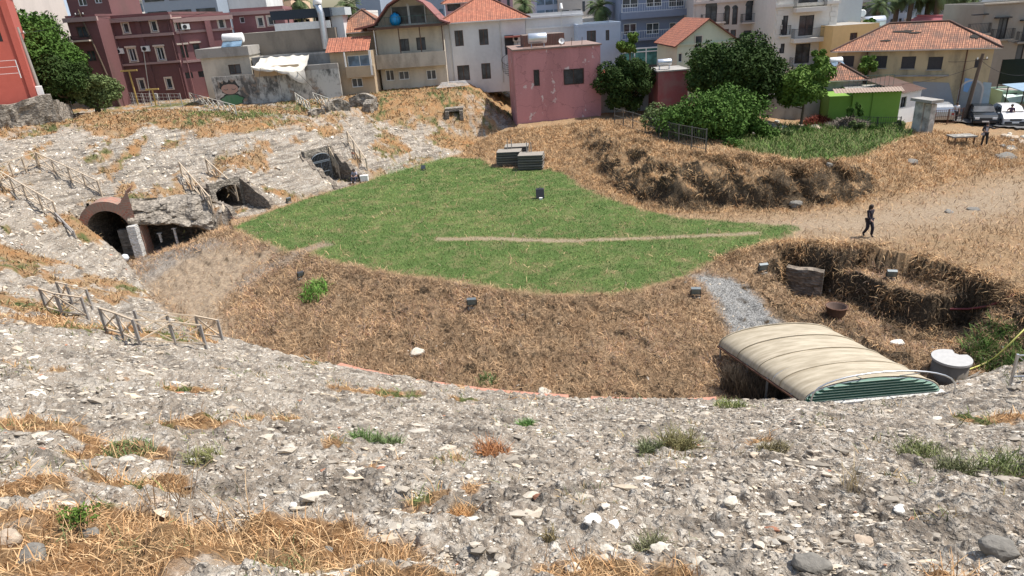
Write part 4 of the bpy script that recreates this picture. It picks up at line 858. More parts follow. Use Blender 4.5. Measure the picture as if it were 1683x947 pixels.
for k in (0,.36,.67,1): q = MB(); q.bar(F.P(W*k-.02,z1+1.2,1.0), F.P(W*k-.02,zt,1.0), .1); q.build('post', M_BRN if k else M_WHITE, r)
q = MB(); c = F.P(F.hit(651,40)[0], zt+.85, .35); q.lathe(c, [(0,-.6),(.4,-.55),(.58,-.2),(.58,.2),(.4,.5),(.15,.6),(.15,.68),(0,.7)], 18); bt = root('water_barrel', c-Vector((0,0,.62)), 'round bright blue water barrel on the attic balcony', 'water barrel'); q.build('barrel', plain('blue_plastic', (.01,.25,.55), .35), bt); q = MB(); q.lathe(c, [(.0,.78),(.2,.76),(.2,.68)], 12); q.build('lid', M_DARKM, bt)
q = MB(); F.box(q, W*.35, W*.62, zt+3.4, zt+4.6, -5, -2.5); F.box(q, W*.3, W*.67, zt+4.6, zt+4.9, -5.3, -2.2); q.build('roof_room', M_BRN, r)
# white house with orange hip roof
hwh = house('white two storey house with a bright orange hip roof', 'house', (735,138), (868,131), 78, 4.7, 38, 10, W_WHT, wins=[(754.5,63,14,26,'b'),(795,61,15,26,'b'),(762,120,20,25,'b'),(799,117,15,26,'b')], roof=('hip',2.7,M_ROOF,.55), coursem=M_WHITE)
F = hwh['F']; r = hwh['r']
for px_ in (742,824): b = MB(); u = F.hit(px_,80)[0]; b.tube([F.P(u,4.5,.08), F.P(u,hwh['zt']-.1,.08)], .05, 6); b.build('drainpipe', M_STEEL, r)
# spiral stair and porch
u, z = F.hit(829,100); sp = root('spiral_staircase', F.P(u+.4, 4.7, 1.2), 'black iron spiral staircase at the corner of the white house', 'staircase')
c0 = F.P(u+.6, 0, 1.3); b = MB(); b.tube([c0+Vector((0,0,4.6)), c0+Vector((0,0,8.4))], .06, 8); b.build('newel', M_DARKM, sp)
for k in range(14): a = k*.42+1; b = MB(); b.bar(c0+Vector((0,0,4.8+k*.22)), c0+Vector((.9*math.cos(a),.9*math.sin(a),4.8+k*.22)), .26, .03); b.build('step', M_DARKM, sp)
b = MB(); b.tube([c0+Vector((.95*math.cos(k*.42+1),.95*math.sin(k*.42+1),5.8+k*.22)) for k in range(14)], .025, 6)
for k in range(0,14,1): a = k*.42+1; b.bar(c0+Vector((.93*math.cos(a),.93*math.sin(a),4.8+k*.22)), c0+Vector((.93*math.cos(a),.93*math.sin(a),5.8+k*.22)), .02)
b.build('railing', M_DARKM, sp)
b = MB(); u0,z0_ = F.hit(838,60); F.box(b, u0-.6, u0+1.2, z0_-.1, z0_+.05, .01, 1.3); b.build('porch_roof', plain('rust_red_sheet', (.35,.1,.07)), r)
ac_unit(F, F.hit(849,63)[0], F.hit(849,63)[1], 'white air conditioner at the right corner of the white house')
b = MB(); u0,z0_ = F.hit(838,86); F.box(b, u0-.5, u0+.5, 7.4, 9.4, .003, .05); b.build('door', M_DARKM, r)
# background roofs above the white house
h_ = house('pink house with a clay roof behind the white one', 'house', (733,25), (800,20), 96, 5, 6, 8, W_PKL, wins=[(746,12,22,12,'d')], roof=('hip',2,M_ROOF,.5))
# white parapet building
h_ = house('broad white flat fronted building behind the pink house', 'apartment building', (866,80), (958,60), 86, 4, 30, 10, wall('white_grey_plaster', (.60,.60,.59), .2, .4), name='apartment_building', parapet=.4)
b = MB(); h_['F'].box(b, 0, h_['W'], h_['zt']-1.3, h_['zt']-1.15, .003, .12); h_['F'].box(b, -.1, h_['W']+.1, h_['zt']-.1, h_['zt']+.1, .03, .25); b.build('cornice', W_WHT, h_['r'])
h_ = house('low pale blue house with a maroon window and flat roof', 'house', (951,110), (1020,100), 82, 4.2, 45, 8, W_PBL, wins=[(972,60,15,19,'b'),(998.5,58,6,17,'b')], parapet=.3)
# pink house
hp = house('cracked pink square house with a barred window on the mound', 'house', (851,205), (988,195), 66, 1.7, 84, 8, W_PNK, yaw=3, wins=[(882,128,9,26,'iG'),(943,126,33,25,'iG')], lwins=[], roof=('flat',), parapet=.0)
F = hp['F']; r = hp['r']; W = hp['W']; zt = hp['zt']
b = MB(); F.box(b, -.12, W+.12, zt+.002, zt+.14, -8.1, .12); b.build('roof_slab', wall('roof_edge', (.25,.17,.14), .5, 1), r)
rr_ = root('brick_room', F.P(.9, zt+.15, -4), 'small bare brick room on the pink flat roof', 'rooftop room')
u0,_ = F.hit(858,80); u1,_ = F.hit(926,78); 
M_BRK = tiles('bare_bricks', (.28,.10,.07), (.20,.075,.05), (.20,.15,.12), .25, .09, .5)
b = MB(); f2 = Fac(F.P(0,0,-3.0), math.radians(3)); a0,_ = f2.hit(860,75); a1,_ = f2.hit(928,75); z1 = f2.hit(926,54)[1]; holed_wall(b, f2, a1, zt+.14, z1, [], u0=a0); f3 = Fac(f2.P(a1,0), math.radians(93)); holed_wall(b, f3, 3, zt+.14, z1, []); f4 = Fac(f2.P(a0,0,-3), math.radians(-87)); holed_wall(b, f4, 3, zt+.14, z1, []); b.face([f2.P(a0,z1), f2.P(a1,z1), f2.P(a1,z1,-3), f2.P(a0,z1,-3)]); b.build('brick_wall', M_BRK, rr_, uv=True)
u,_ = F.hit(886,75); solar_tank(F.P(u, zt+.15, -1.2), 'silver water tank on the front of the pink flat roof', math.radians(3), 1.75, .46, False)
b = MB(); u,_ = F.hit(927,75); p = F.P(u, zt+.15, -1.5); sdh = root('satellite_dish', p, 'small white satellite dish on the pink flat roof', 'satellite dish')
b.lathe((0,0,0), [(0,-.08),(.15,-.06),(.28,0)], 14); 
for v_i, v in enumerate(b.v): q = Matrix.Rotation(math.radians(75), 3, 'X') @ Vector(v); b.v[v_i] = tuple(q+p+Vector((0,-.1,.4)))
b.build('dish', M_WHITE, sdh); b = MB(); b.bar(p, p+Vector((0,0,.4)), .04); b.bar(p+Vector((0,-.1,.4)), p+Vector((0,-.4,.45)), .02); b.build('arm', M_STEEL, sdh)
b = MB(); u,_ = f2.hit(925,60); p = f2.P(a1-.2, z1, -.2); an = root('roof_mast', p, 'thin mast with a white lamp on the brick room', 'mast'); b.bar(p, p+Vector((0,0,2.2)), .06); b.build('pole', M_STEEL, an); b = MB(); b.lathe(p+Vector((0,0,2.2)), [(.0,.5),(.1,.45),(.16,.1),(.2,0)], 8); b.build('lamp_head', M_WHITE, an)
for k in range(3): b = MB(); u = 4.6+k*1.0; b.bar(F.P(u,zt+.14,-.6), F.P(u+.05,zt+.8,-.6), .04); tag(b.build('rebar_stub', M_RUST), 'short rusty steel bar sticking up from the pink flat roof', 'steel bar', 'bars on the pink roof')
b = MB(); f_ = Fac(F.P(W+.0,0,-.5), math.radians(93)); F.box(b, W+.02, W+1.6, 1.5, zt-2.8, -6, -3); b.build('side_annex', wall('red_annex', (.4,.09,.06), .3), r)
# blue grey apartment
hb = house('slate blue apartment block with white railed balconies', 'apartment building', (1018,110), (1133,100), 90, 4.5, -30, 12, W_BLU, name='apartment_building', wins=[(1035.5,48,21,18,'w'),(1073,47,21,18,'w'),(1111,46,21,18,'w'),(1036,5,26,16,'w'),(1075,3,26,16,'w'),(1112,3,26,16,'w')])
F = hb['F']; W = hb['W']; r = hb['r']
for py in (26,64): u,z = F.hit(1074,py-8 if py < 30 else py-2); balcony(F, .2, W-.3, z, r, 1.1, M_WFR, W_BLU, h=.95, step=.3, slab=.75 if py < 30 else .2)
b = MB(); u,z = F.hit(1075,105); z2 = F.hit(1075,78)[1]; F.box(b, .3, W, z, z2, .9, 1.0); g = b.build('conservatory', M_GLT, r); b = MB()
for k in range(7): u = .3+(W-.3)*k/6; F.box(b, u-.06, u+.06, z, z2, 1.003, 1.08)
F.box(b, .3, W, z2, z2+.15, .8, 1.1); F.box(b, .3, W, (z+z2)/2+.6, (z+z2)/2+.72, 1.085, 1.12); b.build('frame', M_WFR, g)
# pale green gabled house
hgb = house('pale green gabled house with a small attic window behind the trees', 'house', (1112,120), (1210,112), 72, 2.5, 74, 9, W_PGR, roof=('gable',2.35,M_ROOF,.35), wins=[(1118,95,6,14,'w')])
F = hgb['F']; W = hgb['W']; b = MB(); u,z = F.hit(1148,68); F.box(b, u-.32, u+.32, z-.55, z+.5, .005, .04); o = b.build('attic_window', M_GL, hgb['r']); b = MB()
for q in ((-.42,-.32,-.6,.6),(.32,.42,-.6,.6),(-.32,.32,.5,.6),(-.42,.42,-.7,-.6)): F.box(b, u+q[0], u+q[1], z+q[2], z+q[3], .006, .09)
b.build('frame', W_CRM, o); b = MB(); F.box(b, 0, W, hgb['zt']-.1, hgb['zt']+.05, .003, .12); b.build('string_course', W_PGR, hgb['r'])
# stone apartment with arches
ha = house('pinkish stone apartment block with arched windows and iron balconies', 'apartment building', (1136,110), (1276,100), 86, 4, -25, 12, W_STN, name='apartment_building', wins=[(1169,23,19,28,'d'),(1195,26,9,29,'b'),(1208,26,9,29,'b'),(1235,20,19,27,'d'),(1231,62,18,24,'d'),(1205,59,9,20,'b'),(1193,58,9,20,'b'),(1169,60,18,24,'d')])
F = ha['F']; r = ha['r']
for cx,cy,wd in ((1169,8,10),(1195,11,5),(1208,11,5),(1235,6,10)):
    u,z = F.hit(cx,cy+3); R_ = F.hit(cx+wd,cy)[0]-F.hit(cx,cy)[0]
    b = MB(); b.face([F.P(u+R_*math.cos(a), z+R_*math.sin(a), .004) for a in np.linspace(0, math.pi, 13)]); o = b.build('arch_light', M_GL, r)
    b = MB(); P1 = [F.P(u+R_*1.0*math.cos(a), z+R_*1.0*math.sin(a), .01) for a in np.linspace(0, math.pi, 13)]; P2 = [F.P(u+R_*1.25*math.cos(a), z+R_*1.25*math.sin(a), .01) for a in np.linspace(0, math.pi, 13)]
    b.grid([P1,P2]); b.build('arch_trim', W_STN, o)
for cx,cy in ((1170,37),(1235,36),(1231,73),(1170,75)): u,z = F.hit(cx,cy); balcony(F, u-1.4, u+1.4, z, r, .9, M_DARKM, W_STN, h=.95)
u,z = F.hit(1200,2); b = MB(); F.box(b, -.1, ha['W']+.1, z-.1, z+.15, .003, .3); b.build('cornice', W_STN, r)
for u in (.3, ha['W']-.9): b = MB(); F.box(b, u, u+.6, 4, ha['zt'], .004, .1); b.build('pilaster', W_STN, r)
# white apartment
hv = house('off-white apartment block with balconies on heavy slabs', 'apartment building', (1267,110), (1368,100), 79, 3, -30, 12, W_WAP, name='apartment_building', wins=[(1325,42,24,33,'d'),(1289,42,11,32,'d'),(1319,88,24,32,'d'),(1284,80,11,16,'d'),(1328,2,32,12,'d')])
F = hv['F']; r = hv['r']
for cx,cy,wd in ((1325,62,2.3),(1319,108,2.1),(1328,12,2.2)): u,z = F.hit(cx,cy); balcony(F, u-wd/1.3, u+wd/1.3, z, r, 1.0, M_DARKM, W_WAP, h=1.0, slab=.45)
for cx,cy in ((1289,58),): u,z = F.hit(cx,cy); balcony(F, u-.6, u+.6, z, r, .35, M_DARKM, W_WAP, h=1.0)
for u in (.1, hv['W']-.9):
    b = MB(); 
    for k in range(26): F.box(b, u+(.12 if k%2 else 0), u+.8-(.12 if k%2 else 0), 3+k*.5, 3.47+k*.5, .004, .07)
    b.build('quoins', W_WAP, r)
z = F.hit(1310,8)[1]; b = MB(); F.box(b, -.1, hv['W']+.1, z-.15, z+.15, .01, .28); b.build('cornice', W_WAP, r)
h_ = house('plain pale grey side tower right of the off-white block', 'apartment building', (1368,60), (1412,50), 83, 3, -30, 10, wall('pale_grey_wall', (.45,.47,.48), .1), name='apartment_building')
# yellow building and its neighbours
h_ = house('low yellow building with one shuttered window', 'house', (1366,80), (1440,80), 76, 2, 43, 8, W_YEL, wins=[(1403,60,12,12,'b')], parapet=.0)
h_ = house('long beige building with a grey green sheet roof', 'house', (1415,75), (1548,72), 78, 2, 52, 9, wall('beige_wall', (.48,.43,.33), .3), parapet=.15, flatm=plain('grey_green_sheet', (.30,.36,.33), .7, sc=.6), yaw=-4)
F = h_['F']; u,_ = F.hit(1455,45); solar_tank(F.P(u, h_['zt'], -3), 'silver water tank on the grey green sheet roof', 0, 2.4, .6, False, legs=.2)
for k in range(5):
    t = solar_tank(F.P(F.hit(1424+k*7.5,30)[0], h_['zt']+1.0, -6.5), 'white plastic water tank in a row of five on the far flat roof', math.pi/2, 1.6, .42, False, M_WHITE, group='row of five water tanks', legs=.25)
b = MB(); F.box(b, F.hit(1412,40)[0], F.hit(1475,40)[0], h_['zt'], h_['zt']+1.0, -8.5, -5.5); b.build('roof_plinth', M_CONC, h_['r'])
h_ = house('low building with a flat rose pink roof', 'house', (1546,70), (1592,62), 84, 1.5, 55, 10, W_PNK, roof=('hip',1.8,plain('rose_sheet', (.55,.17,.18), .7),.3))
# tile roofed ochre house (turned toward the left)
ht = house('long ochre two storey house with a damaged clay tile roof', 'house', (1368,160), (1612,190), 67, 1.0, 84, 7.5, W_OCH, yaw=-34, name='house', roof=('hip',2.1,M_ROOFO,.55),
    wins=[(1393,101,21,18,'sS'),(1447,102,21,20,'sS'),(1493,103,23,20,'sS'),(1537,104,24,21,'sS'),(1608,104,12,15,'s'),(1529,150,24,14,'s'),(1450,142,20,18,'s')])
F = ht['F']; r = ht['r']; W = ht['W']
for cx,cy in ((1594,160),):
    u,z = F.hit(cx,cy); b = MB(); pts = [(u-.8,z-1.3),(u+.8,z-1.3)] + [(u+.8*math.cos(a), z+.6+.8*math.sin(a)) for a in np.linspace(0, math.pi, 11)]; b.face([F.P(a,c,.012) for a,c in pts]); o = b.build('arched_door', wall('door_grey', (.35,.35,.34), .4), r)
    b = MB(); pts2 = [(u-.95,z-1.3)] + [(u-.95*math.cos(a), z+.6+.95*math.sin(a)) for a in np.linspace(0, math.pi, 11)] + [(u+.95,z-1.3)]; pts1 = [(u-.8,z-1.3)] + [(u-.8*math.cos(a), z+.6+.8*math.sin(a)) for a in np.linspace(0, math.pi, 11)] + [(u+.8,z-1.3)]
    b.grid([[F.P(a,c,.03) for a,c in pts1],[F.P(a,c,.03) for a,c in pts2]]); b.bar(F.P(u,z-1.3,.03), F.P(u,z+1.3,.03), .06); b.build('door_trim', W_STN, o)
sl = lambda u, f, o: F.P(u, ht['zt']+2.1*f, .55-(7.5/2+.55)*f)+Vector((-F.n.x*0,0,o))
for uu, f0, ww, hh in ((5.2,.66,.8,.04),(6.1,.60,.5,.03),(3.9,.34,.45,.03),(10.9,.40,.35,.08),(13.6,.2,.4,.04)):
    b = MB(); n_ = 11; pts = [(uu+ww*math.cos(a)*(1+.25*math.sin(3*a+uu)), f0+hh*math.sin(a)*(1+.3*math.cos(5*a))) for a in np.linspace(0, 2*math.pi, 15)[:-1]]; b.prism([sl(u_, f_, .02) for u_, f_ in pts], (0,0,.03)); b.build('roof_hole_patch', plain('hole_shade', (.03,.025,.02), 1), r)  # missing tiles as dark slabs, the shade inside put into their colour
# painted mural patches on the lower wall
for pts, c, nm in (([(1500,134),(1560,136),(1572,190),(1520,186)], (.30,.31,.33), 'mural_grey'), ([(1586,128),(1600,131),(1590,152),(1583,150)], (.20,.36,.60), 'mural_blue'), ([(1616,135),(1630,136),(1622,190),(1610,188)], (.34,.42,.46), 'mural_teal'), ([(1536,136),(1556,137),(1540,150)], (.25,.42,.62), 'mural_sky')):
    b = MB(); b.face([F.P(*F.hit(*p), .009 + .002*len(nm)) for p in pts][::-1]); b.build('mural_panel', wall(nm, c, .5, 2, (.5,.45,.4), False), r)
b = MB(); u0,_ = F.hit(1372,120); b.tube([F.P(2.6,1,.1), F.P(2.6,ht['zt'],.1)], .05, 6); u,_ = F.hit(1585,110); b.tube([F.P(u,1,.1), F.P(u,ht['zt'],.1)], .05, 6); b.build('drainpipe', M_RUST, r)
u,z = F.hit(1494,115); b = MB(); F.box(b, F.hit(1472,118)[0], F.hit(1560,121)[0], z-.55, z-.45, .004, .5); b.build('ledge', M_CONC, r)
# small tile roof in front, left
hq_ = house('low hut with a faded clay roof and a solar panel left of the green house', 'house', (1352,175), (1410,180), 63, 1.5, 133, 5, M_CONC, roof=('hip',1.3,M_ROOFO,.4), yaw=-10)
u,_ = hq_['F'].hit(1375,130); solar_tank(hq_['F'].P(u+.4, hq_['zt']+.8, -2.4), 'white water tank with panel above the low clay roofed hut', 0, 1.2, .33, True, M_WHITE)
# bright green house
hgr = house('bright green single storey house with a roof terrace', 'house', (1398,192), (1473,208), 58.5, 1.0, 152, 5, W_GRN, yaw=-14, parapet=0)
F = hgr['F']; r = hgr['r']; W = hgr['W']; zt = hgr['zt']
def corr(F, u0, u1, z, o0, o1, drop, m, parent, name='corrugated_roof'):
    q = MB(); rows = []; k = int((u1-u0)/.06)
    for i in range(k+1): u = u0+(u1-u0)*i/k; dz = .03*math.sin(i*math.pi/2); rows.append([F.P(u,z+dz,o0), F.P(u,z+drop+dz,o1)])
    return q.grid(rows).build(name, m, parent)
corr(F, -1.6, W+.1, zt+.02, .45, -.6, .25, plain('rusty_corrugated', (.30,.22,.17), .8, var=.4), r)
b = MB(); F.box(b, -1.8, -.003, 0, zt-.35, -4, -.3); b.build('side_wing', W_GRN, r)
rail(F, -.2, W-.4, zt+.2, r, -1.2, plain('green_iron', (.05,.12,.10)), 1.0, .35, side=False); b = MB(); b.tube([F.P(W*.42,.8,.06), F.P(W*.42,zt,.06)], .05, 6); b.build('drainpipe', W_GRN, r)
fR = Fac(F.P(W+.02, 0, .0), math.radians(35)); b = MB()
gz = zt-.1; L_ = fR.hit(1514,190)[0]; L_ = 3.2
hgw = house('white rendered side wall with a dark window by the green house', 'house', (1473,208), (1508,190), 58.4, .6, 155, 3.5, W_WHT, yaw=28, parapet=0, wins=[(1485,168,9,17,'d')])
corr(hgw['F'], -.1, hgw['W']+.3, hgw['zt']+.05, .3, -3.4, .9, M_ROOFO, hgw['r'], 'tiled_lean_to')
# grey building, right edge
hgy = house('grey beige old building with iron balconies at the right edge', 'apartment building', (1592,150), (1780,170), 71, .8, 16, 10, W_GRY, name='apartment_building', yaw=-12, wins=[(1607,45,13,30,'d'),(1647,48,15,36,'d'),(1688,52,15,36,'d'),(1676,86,12,26,'d')])
F = hgy['F']; r = hgy['r']
for cx,cy in ((1606,55),(1644,64),(1686,68)): u,z = F.hit(cx,cy); balcony(F, u-1.0, u+1.0, z, r, .6, M_DARKM, W_GRY, h=.95); b = MB(); u,z = F.hit(cx+3,cy-30 if cx < 1640 else cy-34); F.box(b, u-.7, u+.7, z, z+.12, .003, .5); b.build('awning', M_DARKM, r)
b = MB(); F.box(b, -.15, hgy['W'], hgy['zt']+.36, hgy['zt']+.5, -.2, .25); b.build('cornice', W_CRM, r)
h_ = house('pale green kiosk with a white awning behind the parked cars', 'kiosk', (1640,190), (1720,200), 62, .6, 152, 3, wall('mint', (.38,.55,.44), .2), name='kiosk', yaw=-12, parapet=.1, wins=[(1665,160,12,14,'d')])
b = MB(); F = h_['F']; b.face([F.P(0,h_['zt']-.2,.1), F.P(h_['W'],h_['zt']-.2,.1), F.P(h_['W'],h_['zt']-.7,1.6), F.P(0,h_['zt']-.7,1.6)]); b.build('awning', plain('mint_white', (.6,.75,.7)), h_['r'])
b = MB(); A_ = aty(1640,138,64.5); B_ = aty(1700,145,61.5); b.face([A_, B_, (B_[0],B_[1],B_[2]+2.6), (A_[0],A_[1],A_[2]+2.2)]); nt_ = root('shade_net', A_, 'dark green shade net hanging below the grey building', 'shade net'); b.build('net', plain('dark_net', (.012,.025,.022), .9), nt_)
b = MB(); b.bar(A_, (A_[0],A_[1],.8), .08); b.bar(A_, (A_[0],A_[1],A_[2]+2.2), .06); b.build('post', M_DARKM, nt_)
# small red plaster shed between the trees, with tank
hsd = house('small peeling dark red shed with a tank on its roof', 'shed', (1081,165), (1130,160), 64, 1.8, 119, 4, wall('peeling_red', (.30,.09,.09), .6, .9, (.5,.45,.4), False), name='shed', parapet=0)
b = MB(); hsd['F'].box(b, -.12, hsd['W']+.12, hsd['zt']+.003, hsd['zt']+.12, -4.1, .12); b.build('roof_slab', M_CONC, hsd['r']); u,_ = hsd['F'].hit(1096,115); solar_tank(hsd['F'].P(u, hsd['zt']+.12, -1), 'grey water tank on the dark red shed', 0, 1.3, .3, False)
h_ = house('low whitewashed yard wall under the big dark tree', 'wall', (1228,192), (1345,196), 62.5, 1.5, 158, .4, wall('dull_white_wall', (.36,.35,.33), .7, .8), name='garden_wall', parapet=0)
h_ = house('low white wall behind the round dark tree', 'wall', (988,178), (1082,172), 68, 1.7, 140, .4, wall('greyish_white_wall', (.5,.52,.54), .3, .8), name='garden_wall', parapet=0)
# ---- far city
def tower(label, L, Rx, Y, topy, m, cols, rows, wst='g', bal=None, depth=14, zb=2, ww=.55, wh=.5, yaw=0, roof=None, grp=None):
    h = house(label, 'apartment building', L, (Rx, L[1]), Y, zb, topy, depth, m, name='apartment_building', yaw=yaw, roof=roof, group=grp)
    F, W, zt, r = h['F'], h['W'], h['zt'], h['r']; fh = 3.0; cw = W/cols
    for j in range(rows):
        z = zt-.7-fh*(j+1)+.9
        if z < zb-1: break
        for i in range(cols):
            u = cw*(i+.5); b = MB(); F.box(b, u-cw*ww/2, u+cw*ww/2, z, z+fh*wh, .01, .05); b.build('window', {'g': M_GLB, 'k': M_GL}[wst], r)
        if bal: balcony(F, .1, W-.1, z-.8, r, 1.0, M_WFR, bal, solid=True, h=.9)
    return h
tower('pale blue and white balcony tower block far left', (38,60), 96, 150, -30, W_PBL, 5, 9, bal=W_WHT)
tower('white balcony block behind the maroon roof', (181,50), 247, 130, -35, W_WHT, 5, 8, bal=W_WAP)
tower('blank blue grey block with one long window band', (246,50), 366, 120, -28, W_SLB, 3, 3, 'k', ww=.8)
tower('white office block with small square windows', (365,50), 446, 125, -32, W_WHT, 6, 5, 'g', ww=.5, wh=.4)
tower('cream and orange block behind the first palm', (446,50), 486, 135, -25, wall('orange_cream', (.6,.42,.28), .1), 3, 5, 'k')
tower('tall blue grey slab behind the tan house roof', (592,60), 632, 118, -35, W_SLB, 2, 1, 'k', ww=.2)
tower('grey glass block above the chalet roof', (690,60), 735, 120, -30, W_SLB, 4, 6, 'g')
tower('pink apartment block behind the white house roof', (775,60), 846, 112, -15, W_PKL, 5, 5, 'k', ww=.3)
tower('pale blue glass fronted building behind the broad white one', (884,60), 925, 108, -25, W_PBL, 3, 6, 'g', ww=.85, wh=.75)
tower('beige building with a brown garage opening', (920,60), 958, 106, 2, wall('beige_far', (.55,.5,.43), .1), 2, 2, 'k', ww=.7)
tower('grey beige block behind the palm tree', (954,60), 1016, 115, -12, wall('greyish_far', (.50,.48,.44), .1), 5, 6, 'k', ww=.35)
tower('white balcony block behind the yellow building', (1385,60), 1440, 104, -40, W_WAP, 3, 7, 'k', bal=W_WAP)
hpb = tower('pale blue palace with tall narrow windows behind palms', (1440,70), 1548, 100, -50, wall('pale_blue_far', (.40,.46,.52), .1), 8, 8, 'k', ww=.3, wh=.75)
tower('house with an orange tiled roof behind the tall palms', (1535,60), 1584, 112, 18, W_WAP, 3, 2, 'k', roof=('hip',2.5,M_ROOF,.4))
tower('long pale wall building below the orange roof', (1538,70), 1600, 92, 36, W_WAP, 4, 1, 'k', ww=.2)
tower('dusty pink long block on the skyline right', (1585,60), 1760, 125, -60, W_PKL, 12, 6, 'k', ww=.3)
tower('white block behind the grey building at the right edge', (1660,40), 1760, 96, -50, W_WHT, 5, 4, 'k')
# low bits of wall to close the street behind the houses
for i, (px_, py_, rx, Y, tp, m, lb) in enumerate(((556,60,600,100,24,W_WAP,'white far house partly hidden by palms'),(960,95,1018,98,35,W_WAP,'white terrace building beside the slate blue block'),(1130,60,1145,100,-10,W_PKL,'narrow pink house side between two blocks'),(0,60,40,120,-10,W_STN,'stone coloured far building behind the red house'))):
    tower(lb, (px_,py_), rx, Y, tp, m, 3, 2, 'k', ww=.35)
# ================================================================== TREES
def leaf_mat(name, c1, c2, sc=1.2):
    t = NT(name); a = t.noise(sc, 3); b = t.noise(14, 2); t.col(t.mix(t.ramp(b, .3, .7), t.mix(t.ramp(a, .35, .65), c1, c2), tuple((p+q)*.62 for p, q in zip(c1, c2))))
    t.b.inputs['Roughness'].default_value = .8; t.b.inputs['Specular IOR Level'].default_value = .15
    try: t.b.inputs['Subsurface Weight'].default_value = 0
    except Exception: pass
    return t.m
L_DK = leaf_mat('dark_evergreen_leaves', (.018,.036,.009), (.042,.072,.016)); L_MD = leaf_mat('mid_green_leaves', (.034,.078,.014), (.085,.150,.028))
L_LT = leaf_mat('light_green_leaves', (.055,.105,.018), (.13,.20,.04)); L_OL = leaf_mat('olive_grey_leaves', (.075,.105,.035), (.15,.19,.075)); L_BK = leaf_mat('trunk_bark', (.07,.05,.035), (.14,.11,.08))
L_PALM = leaf_mat('palm_fronds', (.05,.085,.03), (.13,.16,.07)); L_PTR = plain('palm_trunk', (.11,.08,.055), .95, var=.4, sc=5)
def leaves(name, clumps, n, size, m, parent, rs, flat=.0, shell=.55):
    """leaf sized faces spread through the outer shells of many small clumps"""
    cl = np.array(clumps, float); wgt = cl[:,3]**2; ix = rs.choice(len(cl), n, p=wgt/wgt.sum())
    d = rs.normal(size=(n,3)); d /= np.linalg.norm(d, axis=1)[:,None]; rad = cl[ix,3]*(shell+(1-shell)*rs.rand(n)**.6)*(1+.25*(rs.rand(n)-.3))
    c = cl[ix,:3] + d*rad[:,None]*np.array([1,1,.85])
    nrm = d + .9*rs.normal(size=(n,3)); nrm[:,2] += .35; nrm /= np.linalg.norm(nrm, axis=1)[:,None]
    a = np.cross(nrm, rs.normal(size=(n,3))); a /= np.linalg.norm(a, axis=1)[:,None]+1e-9; b = np.cross(nrm, a)
    s = size*(.6+.8*rs.rand(n))[:,None]
    V = np.stack([c-a*s, c-b*s*.5+nrm*s*.12, c+a*s, c+b*s*.5+nrm*s*.12], 1).reshape(-1,3) - np.array(WL[parent.name])
    o = npmesh(name, V, np.arange(len(V)).reshape(-1,4), m); o.parent = parent; WL[o.name] = WL[parent.name]; return o
def tree(base, R, H, label, m, seed, n=9000, size=.13, cat='tree', trunk=.25, lift=.35, name='broadleaf_tree', clumps=46, group=None, sq=1.0, tm=None):
    rs = np.random.RandomState(seed); base = Vector(base); r = root(name, base, label, cat, group)
    cz = H*(.5+lift*.45); hz = H*(1-lift)/2; C = []
    for k in range(clumps):
        d = rs.normal(size=3); d /= np.linalg.norm(d); q = (rs.rand()**.45)*(.78+.14*rs.rand())
        C.append((base.x+d[0]*R*q, base.y+d[1]*R*q*sq, base.z+H*lift+hz+d[2]*hz*q, R*(.13+.27*rs.rand()**1.5)))
    leaves('crown', C, n, size, m, r, rs)
    b = MB(); top = base+Vector((0,0,H*.6)); b.tube([base-Vector((0,0,.3)), base+Vector((.05,0,H*.2)), top], [trunk*1.2, trunk*.85, trunk*.4], 8)
    for k in range(9):
        c = C[k*4 % len(C)]; s = base+Vector((0,0,H*(.18+.3*rs.rand()))); e = Vector(c[:3]); mdl = s.lerp(e, .5)+Vector((0,0,-.1*R)); b.tube([s, mdl, e], [trunk*.45, trunk*.3, trunk*.1], 6)
    b.build('trunk', tm or L_BK, r); return r
def tpx(px, py, z, *a, **k):
    p = atz(px, py, z); return tree(p, *a, **k)
tpx(1030,188,1.9, 2.65,5.6,'round dark evergreen tree right of the pink house', L_DK, 1, 18000, .13, lift=.05, trunk=.16, clumps=60)
tree((aty(1212,185,60)[0],60,1.6), 4.3,7.2,'broad dark evergreen tree between the shed and the low white wall', L_DK, 2, 34000, .15, lift=.08, clumps=110, sq=.8)
tree((aty(1165,150,62)[0],62,1.6), 2.4,6.6,'lighter green tree left behind the broad dark tree', L_MD, 12, 9000, .14, lift=.35)
tree((aty(1318,190,58)[0],58,1.5), 2.3,4.9,'bright green loose tree right of the broad dark tree', L_LT, 3, 13000, .15, lift=.16, trunk=.12, clumps=40)
tree((aty(1345,150,63)[0],63,1.5), 1.4,5.6,'small light green treetop beside the water tank', L_LT, 31, 4000, .15, lift=.5, trunk=.1, clumps=16)
tree(atz(1165,226,2.2), 3.7,3.1,'wide light green shrub spilling over the wire fence', L_MD, 4, 26000, .12, 'shrub', .08, .0, 'shrub', 110, sq=.6)
tree(atz(1098,220,2.1), 2.5,2.2,'yellowish green shrub under the round dark tree', L_OL, 5, 11000, .11, 'shrub', .05, .0, 'shrub', 60, sq=.6)
tree(atz(1225,222,2.1), 1.7,1.3,'low bramble at the right end of the wire fence', L_MD, 6, 6000, .12, 'shrub', .04, .0, 'shrub', 20)
tree((aty(1397,190,57)[0],56.5,1.0), .8,2.0,'young sapling in front of the bright green house', L_MD, 7, 1200, .14, trunk=.05, lift=.3, clumps=9)
tree((aty(1415,200,54)[0],54.5,1.0), .7,1.0,'small olive bush in front of the bright green house', L_OL, 8, 1400, .1, 'shrub', .03, 0, 'shrub', 9)
tree((aty(1035,100,80)[0],80,3), 1.5,6.0,'light green treetop in front of the teal glazing', L_LT, 9, 3000, .16, lift=.5, trunk=.1, clumps=14)
